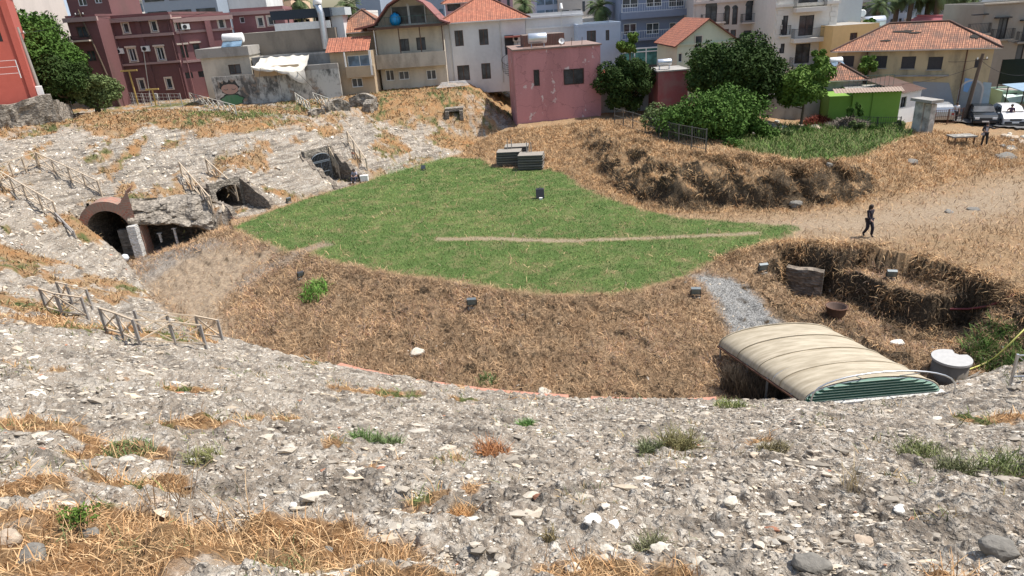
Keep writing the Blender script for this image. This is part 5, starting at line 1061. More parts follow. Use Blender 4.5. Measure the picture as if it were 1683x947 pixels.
tree((aty(1428,120,64)[0],64.3,1.0), 1.0,5.2,'thin green tree before the ochre house', L_LT, 10, 2200, .16, lift=.6, trunk=.08, clumps=10)
tree((aty(1425,55,80)[0],80,2), 1.6,6.4,'green treetop behind the damaged tile roof', L_MD, 11, 2500, .18, lift=.6, trunk=.1, clumps=12)
tree((aty(70,120,66)[0],66,5.4), 4.2,7.9,'big green tree beside the red house', L_MD, 20, 26000, .17, lift=.1, clumps=80)
tree((aty(20,40,72)[0],73,5.6), 4.4,11.0,'tall green tree rising behind the red house', L_MD, 21, 18000, .19, lift=.2, clumps=60)
tree((aty(88,100,64)[0],64,5.6), 3.0,5.2,'dark green tree beside the leaning thin pole', L_DK, 22, 9000, .15, lift=.1, clumps=40)
tree((aty(148,140,66)[0],66,5.4), 2.9,4.3,'rounded grey green olive tree before the maroon building', L_OL, 23, 16000, .12, lift=.06, clumps=50)
# palms
def palm_proto():
    r = root('palm_tree', (0,0,0), 'palm', 'palm tree', 'palms between the houses'); rs = np.random.RandomState(3)
    b = MB(); b.tube([(.0,0,0),(.05,0,2),(.0,0,5),(.05,0,8)], [.36,.30,.27,.30], 10); b.build('trunk', L_PTR, r)
    b = MB()
    for k in range(46):
        a = rs.rand()*6.28; el = math.radians(rs.uniform(-45, 78)); L = 2.3*(.85+.3*rs.rand()); N = 7; pts = []
        p = Vector((0,0,8.0)); dr = el
        for i in range(N):
            pts.append(p.copy()); p = p + Vector((math.cos(a)*math.cos(dr), math.sin(a)*math.cos(dr), math.sin(dr)))*L/(N-1); dr -= .24
        sd_ = Vector((-math.sin(a), math.cos(a), 0))
        for i in range(N-1):
            for h_ in (0,.5):
                q = pts[i].lerp(pts[i+1], h_); f = (i+h_)/(N-1); wl = .62*math.sin(math.pi*min(1, .15+f*.8))
                for s in (-1,1):
                    t_ = (pts[i+1]-pts[i]).normalized(); tip = q + sd_*s*wl + t_*wl*.6 - Vector((0,0,wl*.35)); b.face([q-t_*.07, q+t_*.09, tip])
    b.build('fronds', L_PALM, r); return r
PP = palm_proto(); first = True
for px_, py_, Y, sc, lb in ((490,4,96,.95,'palm with a full crown left of the flue pipe'),(572,14,98,1.0,'palm right of the flue pipe behind the tan roof'),(862,9,100,.9,'palm behind the orange roofed white house'),(985,12,94,1.0,'palm between the mast and the slate blue block'),
    (1446,9,90,.95,'palm above the row of white tanks'),(1478,-12,92,1.15,'palm at the left of the tall palm row'),(1500,-10,91,1.1,'second palm of the tall row before the pale palace'),(1528,-2,92,1.1,'third palm of the tall row with hanging fronds'),(1545,-14,90,1.15,'palm at the right of the tall row before the pale palace'),
    (1572,-12,96,1.2,'left one of the two palms by the orange roof'),(1586,-14,98,1.2,'right one of the two palms by the orange roof'),(1618,-6,104,1.1,'palm against the dusty pink block')):
    x, y, z = aty(px_, py_, Y); c = PP if first else copy_tree(PP); first = False
    zb = z-8*sc; k = 1.0
    if zb > 3.5: k = (z-3.0)/(8*sc)
    place(c, (x, y, z-8*sc*k), random.random()*6, (sc, sc, sc*k), lb)
# ================================================================== FENCES, POLES, FURNITURE
M_WOOD = plain('weathered_pale_wood', (.45,.36,.26), .85, var=.3, sc=9); M_WOODG = plain('grey_weathered_wood', (.27,.25,.23), .85, var=.3, sc=9)
def gp(px, py): v = G(px, py); return Vector((v.x, v.y, float(hq(v.x, v.y))))
def trestle(pxs, label, group, h=1.05, m=None, mp=None, per=1, th=.075, dbl=True, name='wooden_fence', zig=1):
    P = [gp(*p) for p in pxs]; Q = []
    for i in range(len(P)-1):
        for k in range(per): q = P[i].lerp(P[i+1], k/per); Q.append(q)
    Q.append(P[-1]); r = root(name, Q[0], label, 'fence', group); up = Vector((0,0,1)); m = m or M_WOOD
    for q in Q: b = MB(); b.bar(q-up*.15, q+up*h, th*1.25); b.build('post', mp or m, r)
    for i in range(len(Q)-1):
        a, c = Q[i], Q[i+1]
        b = MB(); b.bar(a+up*(h-.02), c+up*(h-.02), th, th*.7); b.build('top_rail', m, r)
        b = MB(); b.bar(a+up*.16, c+up*.16, th*.9, th*.6); b.build('bottom_rail', m, r)
        b = MB(); mid = a.lerp(c, .5)
        if (i+zig) % 2: b.bar(a+up*(h-.08), c+up*.2, th*.7, th*.6)
        else: b.bar(a+up*.2, c+up*(h-.08), th*.7, th*.6)
        b.build('brace', m, r)
        if dbl: b = MB(); off = (c-a).normalized().cross(up)*.05; b.bar(a+up*.2+off, c+up*(h-.08)+off, th*.7, th*.6) if (i+zig) % 2 else b.bar(a+up*(h-.08)+off, c+up*.2+off, th*.7, th*.6); b.build('brace', m, r)
    return r
GF = 'light timber fences around openings in the slope'
trestle([(78,510),(103,518),(145,524)], 'short grey timber fence nearest the left edge of the near slope, three posts', GF, mp=M_WOODG)
trestle([(104,496),(120,500),(152,508)], 'short timber fence just behind the three-post one on the near slope', GF, mp=M_WOODG)
trestle([(176,545),(203,554),(231,567),(289,568),(339,573)], 'long timber fence on the near left slope above the trench', GF, mp=M_WOODG)
trestle([(232,548),(283,550),(330,553),(366,560)], 'timber fence behind the long one above the trench', GF, mp=M_WOODG)
trestle([(3,303),(45,328),(95,357)], 'pale timber fence running down the slope to the brick arch', GF, per=2)
trestle([(66,274),(118,298),(167,321)], 'pale timber fence descending left of the rubble face above the arch', GF, per=2)
trestle([(0,297),(64,275)], 'pale timber fence crossing the slope at the left edge', GF, per=3)
trestle([(95,362),(124,392)], 'low grey handrail beside the brick arch', GF, m=M_WOODG, h=.5, dbl=False)
trestle([(300,290),(350,347)], 'timber fence on the left of the short dark cut', GF, per=3)
trestle([(343,284),(391,327)], 'timber fence on the right of the short dark cut', GF, per=3)
trestle([(542,259),(559,291)], 'timber fence on the left of the gated cut', GF, per=3)
trestle([(573,236),(604,281)], 'timber fence on the right of the gated cut', GF, per=3)
M_GRF = plain('pale_grey_fence_wood', (.48,.46,.40), .8)
trestle([(314,167),(389,190)], 'pale lattice fence on the terrace below the painted wall', 'pale lattice fences on the terrace', per=9, m=M_GRF, th=.06, h=.95)
trestle([(487,168),(511,185)], 'pale lattice fence section below the stained wall, left one', 'pale lattice fences on the terrace', per=5, m=M_GRF, th=.06, h=.95)
trestle([(516,168),(543,178)], 'pale lattice fence section nearer the rubble hole', 'pale lattice fences on the terrace', per=4, m=M_GRF, th=.06, h=.95)
def wire_fence(pxs, label, h=1.2, per=1, m=None, cat='fence', bars=0, name='wire_fence', rails=3, th=.06):
    P = [gp(*p) for p in pxs]; r = root(name, P[0], label, cat); m = m or M_STEEL; up = Vector((0,0,1)); Q = []
    for i in range(len(P)-1):
        for k in range(per): Q.append(P[i].lerp(P[i+1], k/per))
    Q.append(P[-1])
    for q in Q: b = MB(); b.bar(q-up*.2, q+up*h, th); b.build('post', m, r)
    b = MB()
    for i in range(len(Q)-1):
        for k in range(rails): z = h*(.12+.83*k/(rails-1)); b.bar(Q[i]+up*z, Q[i+1]+up*z, .03)
        n = bars
        for k in range(n): q = Q[i].lerp(Q[i+1], (k+.5)/n); b.bar(q+up*.08, q+up*h*.98, .018)
    b.build('infill', m, r, label=None); return r
wire_fence([(84,168),(122,166),(170,168),(205,170),(238,172),(262,173),(300,173)], 'pale grey rail fence along the terrace in front of the maroon building', 1.25, 2, plain('pale_rail', (.5,.5,.48), .6), rails=4, bars=3)
wire_fence([(1010,205),(1040,214),(1083,230),(1115,238),(1160,250)], 'thin wire fence with dark posts in front of the shrubs', 1.5, 2, plain('dull_post', (.10,.10,.09), .8), bars=8)
wire_fence([(1534,206),(1556,205),(1580,202)], 'dark iron railing right of the old gate pillar', 1.3, 1, M_RUST, bars=7, name='iron_railing')
wire_fence([(1395,212),(1440,214),(1478,214)], 'dark railing at the foot of the bright green house', 1.1, 1, M_DARKM, bars=10, name='iron_railing')
def wfr(): # white wire fence on the retaining wall
    r = root('wire_fence', RW[1]+Vector((0,0,1.9)), 'white pipe fence on top of the rubble retaining wall', 'fence'); A = Vector((RW[0].x, RW[0].y, RW[2].z+1.8)); B = Vector((RW[3].x, RW[3].y, RW[2].z+1.6)); up = Vector((0,0,1))
    for k in range(6): b = MB(); q = A.lerp(B, k/5*.92); b.bar(q, q+up*1.4, .05); b.build('post', M_WHITE, r)
    b = MB()
    for z in (.4,.9,1.38): b.bar(A+up*z, A.lerp(B,.92)+up*z, .03)
    b.build('rail', M_WHITE, r)
wfr()
# poles
M_PW = plain('dark_pole_wood', (.12,.085,.06), .9, var=.35); M_PC = plain('concrete_pole', (.30,.28,.25), .9)
def pole_between(basepx, toppx, label, r0, r1, m, arms=True, Y=None):
    p = gp(*basepx) if basepx else Vector((aty(77,183,60.5)[0], 60.5, float(hq(aty(77,183,60.5)[0], 60.5)))); r_, f, u = ray(*toppx); t = p.y/f; q = Vector((r_*t, p.y, CAM_Z+u*t)); r = root('utility_pole', p, label, 'utility pole')
    b = MB(); b.tube([p-Vector((0,0,.4)), p.lerp(q,.5), q], [r0,(r0+r1)/2,r1], 10); b.build('shaft', m, r)
    if arms:
        b = MB(); x = q-Vector((0,0,.5)); b.bar(x-Vector((.5,0,0)), x+Vector((.5,0,0)), .08); b.build('crossarm', m, r)
        for s in (-.4,0,.4): b = MB(); b.lathe(x+Vector((s,0,.04)), [(.04,0),(.06,.05),(.04,.1),(.05,.14),(0,.16)], 8); b.build('insulator', M_WHITE, r)
    return q
qa = pole_between(None, (28,45), 'thick grey concrete pole beside the red house', .20,.13, M_PC)
qb = pole_between((199,175), (128,16), 'thin dark leaning wooden pole before the maroon building', .13,.08, M_PW)
qc = pole_between((248,172), (236,85), 'thin grey post with a meter box before the maroon building', .05,.04, M_STEEL, False)
qd = pole_between((1584,198), (1616,88), 'dark utility pole at the right end of the ochre house', .19,.12, M_PW)
b = MB(); b.box(qc-Vector((-.1,.1,4.6)), (.35,.2,.5)); mb_ = root('meter_box', qc-Vector((-.1,.1,4.85)), 'small white box on the thin grey post', 'meter box'); b.build('box', M_WHITE, mb_); b = MB(); b.box(qc-Vector((-.1,.21,4.6)), (.28,.015,.42)); b.build('door', M_CONC, mb_)
for (a, c, w_) in (((227,172),(217,116),.9),((257,174),(250,147),.7)):
    p = gp(*a); h_ = (Vector(aty(*c, p.y))-p).z; r = root('t_post', p, 'tall yellow T-shaped post before the maroon building' if w_ > .8 else 'short yellow T-shaped post beside the rail fence', 'post'); b = MB(); b.bar(p, p+Vector((0,0,h_)), .12); b.build('shaft', plain('ochre_paint', (.50,.36,.12), .7), r); b = MB(); b.bar(p+Vector((-w_,0,h_)), p+Vector((w_,0,h_)), .16); b.build('crossbar', _MC['ochre_paint'], r)
def cable(a, b_, sag, lb):
    m = MB(); P = [Vector(a).lerp(Vector(b_), k/16)-Vector((0,0,sag*4*(k/16)*(1-k/16))) for k in range(17)]; m.tube(P, .018, 4); o = m.build('overhead_cable', M_WIRE); tag(o, lb, 'cable', 'overhead cables')
cable(qa-Vector((0,0,.4)), qb-Vector((0,0,.3)), .5, 'dark overhead cable from the grey pole to the leaning pole'); cable(qb-Vector((0,0,.3)), aty(340,20,79), .9, 'dark overhead cable from the leaning pole to the maroon roof')
cable(qd-Vector((0,0,.5)), aty(1440,60,70), 1.0, 'dark overhead cable sagging across the ochre house'); cable(qd-Vector((0,0,.9)), aty(1380,130,62), 1.0, 'dark overhead cable from the right pole to the clay roofed hut'); cable(qd-Vector((0,0,.6)), aty(1700,120,60), .6, 'dark overhead cable leaving the frame at the right')
# floodlights
M_FL = plain('floodlight_grey', (.12,.14,.15), .5, .4); M_FLG = plain('floodlight_glass', (.14,.18,.18), .25)
def floodlight(px, py, label, rz=0., s=1., tilt=25, dark=False):
    p = gp(px, py); r = root('floodlight', p, label, 'floodlight', 'floodlights around the arena', rz); WL[r.name] = Vector((0,0,0)); R_ = Matrix.Rotation(math.radians(tilt), 3, 'X'); c = Vector((0,0,.30*s))
    b = MB(); b.box(c, (.42*s,.14*s,.36*s), M=R_); b.build('housing', M_DARKM if dark else M_FL, r)
    b = MB(); b.box(c+R_ @ Vector((0,-.075*s,0)), (.36*s,.012,.30*s), M=R_); b.build('lens', M_FLG, r)
    b = MB(); b.bar((-.23*s,0,.02), (-.23*s,0,.32*s), .03); b.bar((.23*s,0,.02), (.23*s,0,.32*s), .03); b.bar((-.23*s,0,.02), (.23*s,0,.02), .04); b.build('bracket', M_DARKM, r)
    b = MB(); b.box((0,0,-.05), (.4*s,.3*s,.12)); b.build('base_block', M_CONC0, r)
floodlight(776,505,'grey floodlight standing in the middle of the brown bank'); floodlight(495,457,'small dark floodlight at the left of the brown bank near the path', .6, .8, dark=True); floodlight(1143,488,'grey floodlight at the left edge of the gravel strip',-.2)
floodlight(1253,448,'grey floodlight on the bank between gravel strip and pit',.1); floodlight(1464,459,'grey floodlight on the ledge inside the pit',-.3); floodlight(475,333,'small white lamp at the left edge of the lawn', .8, .8); floodlight(696,280,'small white lamp on the far part of the lawn', 2.6, .9)
for (px_, py_), lb, w_, m_ in (((888,326),'black bag on a small stand in the middle of the lawn',.55,M_DARKM),):
    p = gp(px_, py_); r = root('stage_monitor', p, lb, 'bag'); b = MB(); b.prism([(p.x-w_/2,p.y-.2,p.z+.04),(p.x-w_/2,p.y+.25,p.z+.04),(p.x-w_/2,p.y+.25,p.z+.65),(p.x-w_/2,p.y-.02,p.z+.62)], (w_,0,0)); b.build('body', m_, r); b = MB(); b.box((p.x+.02,p.y-.32,p.z+.07), (.22,.16,.12)); b.build('plug_box', M_WHITE, r); b = MB(); b.tube([(p.x-.12,p.y+.1,p.z+.64),(p.x,p.y+.1,p.z+.76),(p.x+.12,p.y+.1,p.z+.64)], .02, 6); b.build('handle', M_DARKM, r)
# stage platforms in stacks
def platforms():
    W_, D_, H_ = 2.0, 1.5, .19; top = plain('platform_ply', (.27,.24,.20), .8, var=.25); fr = plain('platform_frame', (.07,.065,.06), .7, var=.3)
    def proto():
        r = root('stage_platform', (0,0,0), 'p', 'stage platform', 'stacked stage platforms'); b = MB(); b.box((0,0,H_-.02), (W_,D_,.035)); b.build('deck', top, r)
        for a, c in (((0,-D_/2+.03),(W_,.06)),((0,D_/2-.03),(W_,.06)),((-W_/2+.03,0),(.06,D_-.124)),((W_/2-.03,0),(.06,D_-.124))): b = MB(); b.box((a[0],a[1],.10), (c[0],c[1],.115)); b.build('side_beam', fr, r)
        return r
    pr = proto(); first = True
    for si, (px_, py_, n, nm) in enumerate(((874,277,6,'right front stack'),(838,271,6,'left front stack'),(850,262,6,'rear stack'))):
        p = gp(px_, py_); rz = (-.18,-.14,-.12)[si]
        for k in range(n):
            c = pr if first else copy_tree(pr); first = False
            lb = ['lowest platform of the %s', 'second platform from below in the %s', 'third platform from below in the %s', 'fourth platform from below in the %s', 'platform just under the top of the %s', 'topmost platform of the %s'][k] % nm
            place(c, (p.x+.03*math.sin(k*5+si), p.y+.03*math.cos(k*3), p.z+.02+k*(H_+.012)), rz+.015*math.sin(k*4), (1,1,1), 'dark edged stage platform, '+lb)
        if si < 2:
            for j in range(2): q = p+Vector((.35*j-.3+.2*si,.5,n*(H_+.012)+.03)); o = MB().bar(q, q+Vector((0,0,.8)), .07).build('upright_leg', M_CONC); tag(o, 'thin %s metal leg standing on the %s of platforms' % (('left','right')[j], nm), 'metal leg')
platforms()
# white cool box and barrow wheel near the gate
p = gp(605,298)+Vector((-.3,.2,0)); r = root('cool_box', p, 'white cool box beside the person seated at the gate', 'cool box'); b = MB(); b.box(p+Vector((0,0,.2)), (.6,.4,.4)); b.build('body', M_WHITE, r); b = MB(); b.box(p+Vector((0,0,.43)), (.64,.44,.06)); b.build('lid', M_WFR, r)
# barrel vault canopy
def canopy():
    N = Vector((9.65,19.1,-.95)); M_ = Vector((14.35,19.25,-.95)); ax = Vector((-1.45,4.6,-.1)); r = root('barrel_canopy', (11,21,-2.5), 'arched fibre canopy over a stair with a green corrugated end', 'canopy'); K = 20; rise = .72
    t = NT('aged_fibreglass'); a = t.noise(1.2, 6, (1,6,1)); w_ = t.noise(5, 5); t.col(t.mix(t.ramp(a, .35, .7), (.32,.265,.18), (.50,.43,.315))); t.b.inputs['Roughness'].default_value = .55; t.bump(w_, .2, .02); MF_ = t.m
    def arc(f, k, dr=0): a_ = math.pi*(k/K); c = N.lerp(M_, .5)+ax*f; hw = (M_-N)/2; return c - hw*math.cos(a_)*(1+dr*.3) + Vector((0,0,(rise+dr)*math.sin(a_)**.9 if 0 < k < K else 0))
    b = MB(); rows = [[arc(i/24, k, .012*math.sin(i*1.3)) for k in range(K+1)] for i in range(25)]; b.grid(rows); b.grid([[p-Vector((0,0,.03)) for p in row] for row in rows]); b.build('vault_sheet', MF_, r)
    for f in (0,.33,.66,1.): b = MB(); b.tube([arc(f,k,-.05) for k in range(K+1)], .035, 6); b.build('hoop', M_STEEL, r)
    for f in (.0,.25,.5,.75,.99): b = MB(); b.tube([arc(f,k,.025) for k in range(K+1)], .022, 5); b.build('seam', MF_, r)
    b = MB(); e0 = arc(0,0)-Vector((0,0,.07)); e1 = arc(1,0)-Vector((0,0,.07)); b.bar(e0, e1, .14, .06); b.build('eave_beam', M_RUST, r); b = MB(); e2 = arc(0,K)-Vector((0,0,.07)); e3 = arc(1,K)-Vector((0,0,.07)); b.bar(e2, e3, .14, .06); b.build('eave_beam', M_RUST, r)
    for f in (.12,.38,.62,.97):
        for e in (0,K): p = arc(f,e); b = MB(); b.bar(Vector((p.x,p.y,-2.9)), p, .06); b.build('post', M_STEEL, r)
    g = plain('green_corrugated', (.05,.15,.10), .6, var=.35); b = MB(); n = 7
    for i in range(n):     # ribs of the end sheet
        z0 = rise*i/n; z1 = rise*(i+1)/n; x = lambda z: math.sqrt(max(0, 1-(z/rise)**2)); c = N.lerp(M_, .5); hw = (M_-N)/2; zm = (z0+z1)/2
        b.grid([[c-hw*x(z0)+Vector((0,-.01,z0)), c+hw*x(z0)+Vector((0,-.01,z0))],[c-hw*x(zm)+Vector((0,-.10,zm)), c+hw*x(zm)+Vector((0,-.10,zm))],[c-hw*x(z1*.999)+Vector((0,-.01,z1)), c+hw*x(z1*.999)+Vector((0,-.01,z1))]], smooth=False)
    b.build('end_sheet', g, r)
    for i in range(n): z = rise*(i+.5)/n; xx = math.sqrt(max(0, 1-(z/rise)**2))*.97; q_ = MB(); q_.bar(N.lerp(M_, .5)-(M_-N)/2*xx+Vector((0,-.115,z)), N.lerp(M_, .5)+(M_-N)/2*xx+Vector((0,-.115,z)), .022); q_.build('rib_highlight', plain('rib_highlight_green', (.30,.42,.34), .5), r)  # pale bars stand in for the highlights along the rib crests
    b = MB(); b.box(N.lerp(M_, .5)+Vector((0,-.12,-.12)), (5.0,.3,.25), math.atan2(.15,4.7)); b.build('kerb', M_CONC1, r)
    # dark dried reeds screen on the left
    rr_ = root('pipe_hoop', N+Vector((-.1,-.35,-.3)), 'thin galvanised pipe hoop standing in front of the green canopy end', 'pipe rail'); b = MB(); c = N.lerp(M_, .5)+Vector((.12,-.45,0)); P_ = [c+Vector((-2.45,-.05,-.35))]+[c+Vector((-2.4*math.cos(a_), 0, .35+.85*math.sin(a_)**.8)) for a_ in np.linspace(0.02, math.pi-.02, 17)]+[c+Vector((2.45,.1,-.35))]; b.tube(P_, .028, 8); b.build('hoop', M_STEEL, rr_)
    b = MB(); b.bar(c+Vector((-1.0,0,1.1)), c+Vector((-.55,.45,.72)), .03); b.bar(c+Vector((1.1,0,1.05)), c+Vector((.75,.45,.72)), .03); b.build('stay', M_STEEL, rr_)
canopy()
# well drum, pot, pipe, hose
p = gp(1558,618); r = root('concrete_drum', p, 'grey concrete well drum with a broken white lid', 'well drum'); b = MB(); b.lathe(p, [(.62,-.3),(.62,.70),(.5,.71),(.5,.4)], 28); b.build('shaft', wall('stained_concrete', (.17,.15,.125), .7, 1.6), r)
b = MB(); pts = [(p.x+.68*math.cos(a)*(1 if not .2 < a < .9 else .62), p.y+.68*math.sin(a)*(1 if not .2 < a < .9 else .62), p.z+.72) for a in np.linspace(0, 2*math.pi, 33)[:-1]]; b.prism(pts, (0,0,.09)); b.build('lid', plain('white_lid', (.40,.39,.37), .6), r)
p = gp(1373,520); r = root('iron_pot', p, 'big rusty open pot lying in the pit', 'pot'); b = MB(); b.lathe(p+Vector((0,0,.0)), [(.0,-.05),(.30,0),(.42,.18),(.46,.5),(.50,.52),(.47,.55),(.42,.5),(.38,.2),(0,.06)], 22); b.build('body', plain('rust_brown', (.13,.085,.065), .85, var=.4), r); b = MB(); b.tube([p+Vector((.48*math.cos(a),.48*math.sin(a),.53)) for a in np.linspace(0, 2*math.pi, 25)], .03, 6); b.build('rim', M_RUST, r)
r = root('drain_pipe', gp(1600,510), 'dull red plastic pipe lying along the pit edge', 'pipe'); b = MB(); b.tube([gp(*q)+Vector((0,0,.12)) for q in ((1560,512),(1590,512),(1620,508),(1645,500),(1665,488))], .05, 8); b.build('pipe', plain('dull_red', (.22,.05,.05), .6), r)
r = root('hose', gp(1620,600), 'thin yellow hose crossing the corner of the pit', 'hose'); b = MB(); b.tube([gp(*q)+Vector((0,0,.06)) for q in ((1585,612),(1610,603),(1632,592))]+[Vector(atz(1655,570,-1.0)), Vector(atz(1690,535,-.6))], .03, 7); b.build('hose', plain('yellow_hose', (.50,.48,.12), .5), r)
r = root('mesh_fence', gp(1662,632), 'grey steel posts of a mesh fence at the right edge', 'fence'); 
for q in ((1660,632),(1690,640)): p = gp(*q); b = MB(); b.bar(p, p+Vector((0,0,1.15)), .07); b.build('post', M_STEEL, r)
p = gp(1660,632); b = MB(); b.bar(p+Vector((0,0,1.1)), p+Vector((1.2,-.1,1.1)), .04); b.bar(p+Vector((0,0,.3)), p+Vector((1.2,-.1,.3)), .04); b.bar(p+Vector((0,0,1.1)), p+Vector((1.2,-.1,.1)), .03); b.build('rail', M_STEEL, r)
# table slab, gate pillar, rubble bits on the right
p = gp(1578,237); r = root('slab_table', p, 'low white stone slab on thin legs in the dry grass', 'table'); b = MB(); b.box(p+Vector((0,0,.62)), (1.7,1.1,.1), -.1); b.build('slab', M_CONC0, r)
for sx in (-.72,.72):
    for sy in (-.42,.42): b = MB(); b.bar(p+Vector((sx,sy,-.1)), p+Vector((sx,sy,.57)), .07); b.build('leg', M_RUST, r)
A_ = gp(1500,214); B_ = gp(1527,219); r = root('gate_pillar', A_, 'weathered white gate pillar with a slab cap beside the green house', 'pillar'); u = (B_-A_); u.z = 0; u = u.normalized(); rz = math.atan2(u.y,u.x); m_ = wall('flaking_lime', (.52,.50,.46), .95, 1.6, (.06,.05,.04), False); H1 = (Vector(aty(1497,166,A_.y))-A_).z
b = MB(); b.box(A_+u*.55+Vector((0,0,H1/2-.2)), (.85,.6,H1+.4), rz); b.build('pier', m_, r); b = MB(); b.box(A_+u*1.32+Vector((0,-.1,H1/2-.25)), (.62,.5,H1+.3), rz); b.build('side_pier', m_, r); b = MB(); b.box(A_+u*.9+Vector((0,0,H1+.12)), (2.2,1.1,.22), rz-.05); b.build('cap', M_CONC, r)
# ================================================================== PEOPLE
SKIN = plain('skin', (.42,.25,.18), .6)
def person(loc, rz, label, J, clothes, hair=(.03,.02,.015), h=1.7):
    """one skinned body; J overrides joints (metres at height 1.7, x right, y forward)"""
    r = root('person', loc, label, 'person', None, rz); WL[r.name] = Vector((0,0,0)); k = h/1.7
    D = dict(pel=(0,0,.93), spi=(0,.0,1.12), che=(0,0,1.33), nek=(0,.01,1.47), hd0=(0,.02,1.55), hd1=(0,.03,1.62), hd2=(0,.02,1.67),
      lsh=(-.17,0,1.40), lel=(-.23,-.02,1.13), lwr=(-.24,.06,.90), lha=(-.24,.09,.83), rsh=(.17,0,1.40), rel=(.23,-.02,1.13), rwr=(.24,.06,.90), rha=(.24,.09,.83),
      lhp=(-.09,0,.90), lkn=(-.10,.02,.49), lan=(-.10,-.02,.09), lto=(-.11,.14,.03), rhp=(.09,0,.90), rkn=(.10,.02,.49), ran=(.10,-.02,.09), rto=(.11,.14,.03)); D.update(J)
    Rr = dict(pel=.125, spi=.11, che=.13, nek=.05, hd0=.07, hd1=.088, hd2=.075, lsh=.06, lel=.043, lwr=.028, lha=.034, lhp=.09, lkn=.058, lan=.042, lto=.035)
    for q in list(Rr):
        if q[0] == 'l': Rr['r'+q[1:]] = Rr[q]
    E_ = [('pel','spi'),('spi','che'),('che','nek'),('nek','hd0'),('hd0','hd1'),('hd1','hd2'),('che','lsh'),('lsh','lel'),('lel','lwr'),('lwr','lha'),('che','rsh'),('rsh','rel'),('rel','rwr'),('rwr','rha'),('pel','lhp'),('lhp','lkn'),('lkn','lan'),('lan','lto'),('pel','rhp'),('rhp','rkn'),('rkn','ran'),('ran','rto')]
    for s in 'lr':      # five separate fingers
        a = Vector(D[s+'ha']); d = (a-Vector(D[s+'wr'])).normalized(); sd_ = d.cross(Vector((0,1,0) if abs(d.y) < .8 else (1,0,0))).normalized()
        for i, (o, L) in enumerate(((-.03,.065),(-.012,.08),(.008,.075),(.026,.055))): nm = s+'f%d' % i; D[nm] = tuple(a+sd_*o*1.2+d*L+Vector((0,.015,0))); Rr[nm] = .009; E_.append((s+'ha', nm))
        nm = s+'th'; D[nm] = tuple(a+d*.03+Vector((0,.055,0))); Rr[nm] = .011; E_.append((s+'ha', nm))
    def skin(name, edges, grow, m, over={}):
        names = sorted({q for e in edges for q in e}, key=lambda q: (q != edges[0][0], q)); ix = {q: i for i, q in enumerate(names)}
        me = bpy.data.meshes.new(name); me.from_pydata([tuple(c*k for c in D[q]) for q in names], [(ix[a], ix[b]) for a, b in edges], []); o = bpy.data.objects.new(name, me); S.collection.objects.link(o)
        md = o.modifiers.new('skin', 'SKIN'); 
        if not me.skin_vertices: bpy.context.view_layer.objects.active = o; 
        sv = me.skin_vertices[0].data if me.skin_vertices else None
        if sv:
            for q in names: rr_ = (over.get(q) or Rr[q]+grow)*k; sv[ix[q]].radius = (rr_, rr_); sv[ix[q]].use_root = ix[q] == 0
        md.use_smooth_shade = True; sb = o.modifiers.new('sub', 'SUBSURF'); sb.levels = sb.render_levels = 1
        me.materials.append(m); o.parent = r; WL[o.name] = Vector((0,0,0)); return o
    skin('body', E_, 0, SKIN)
    for nm, parts, c, grow, over in clothes: skin(nm, parts, grow, plain('cloth_'+'_'.join('%02d' % int(v*100) for v in c), c, .9, var=.1), over)
    b = MB(); c = Vector(D['hd1'])*k; b.lathe(c+Vector((0,-.015,0)), [(0,.125),(.06,.115),(.095,.07),(.105,.0),(.09,-.06),(.07,-.09)], 12); b.build('hair', plain('hair_%02d' % int(hair[0]*100), hair, .8), r)
    b = MB()                                   # face: nose, eyes, mouth
    f = c+Vector((0,.088,-.01)); b.face([f+Vector((-.012,0,.02)), f+Vector((.012,0,.02)), f+Vector((0,.028,-.012))]); b.face([f+Vector((-.012,0,.02)), f+Vector((0,.028,-.012)), f+Vector((-.012,0,-.014))]); b.face([f+Vector((.012,0,.02)), f+Vector((.012,0,-.014)), f+Vector((0,.028,-.012))]); b.build('nose', SKIN, r)
    for sx in (-.032,.032): b = MB(); b.lathe(c+Vector((sx,.079,.015)), [(0,-.010),(.012,0),(0,.010)], 8); b.build('eye', M_DARKM, r)
    b = MB(); b.box(c+Vector((0,.082,-.05)), (.045,.012,.008)); b.build('mouth', plain('lips', (.30,.12,.10)), r)
    return r
SH = [('spi','che'),('che','lsh'),('lsh','lel'),('che','rsh'),('rsh','rel'),('pel','spi')]; SHL = SH+[('lel','lwr'),('rel','rwr')]; TR = [('pel','lhp'),('lhp','lkn'),('lkn','lan'),('pel','rhp'),('rhp','rkn'),('rkn','ran')]; SHO = [('lan','lto')]; SHO2 = [('ran','rto')]
p = gp(1425,389)
w_ = person(p, math.radians(200), 'woman in a long black outfit walking alone on the dry grass', dict(lkn=(-.08,.20,.52), lan=(-.09,.16,.10), lto=(-.09,.30,.04), rkn=(.08,.02,.48), ran=(.08,-.22,.11), rto=(.08,-.08,.03), lel=(-.21,-.08,1.13), lwr=(-.20,-.02,.90), lha=(-.2,.02,.84), rel=(.2,.08,1.14), rwr=(.16,.22,1.0), rha=(.15,.27,.95)),
   [('long_top', SHL, (.012,.011,.02), .018, {'pel': .16, 'spi': .13}), ('trousers', TR, (.015,.013,.028), .02, {'lkn': .09, 'rkn': .09, 'lan': .07, 'ran': .07}), ('shoe', SHO, (.02,.02,.02), .012, {}), ('shoe', SHO2, (.02,.02,.02), .012, {})], h=1.68)
b = MB(); b.lathe((0,-.03,1.45), [(.05,-.18),(.085,-.1),(.10,.1),(.08,.2)], 12); b.build('long_hair', plain('dark_hair', (.02,.014,.01)), w_)
p = gp(1616,241)
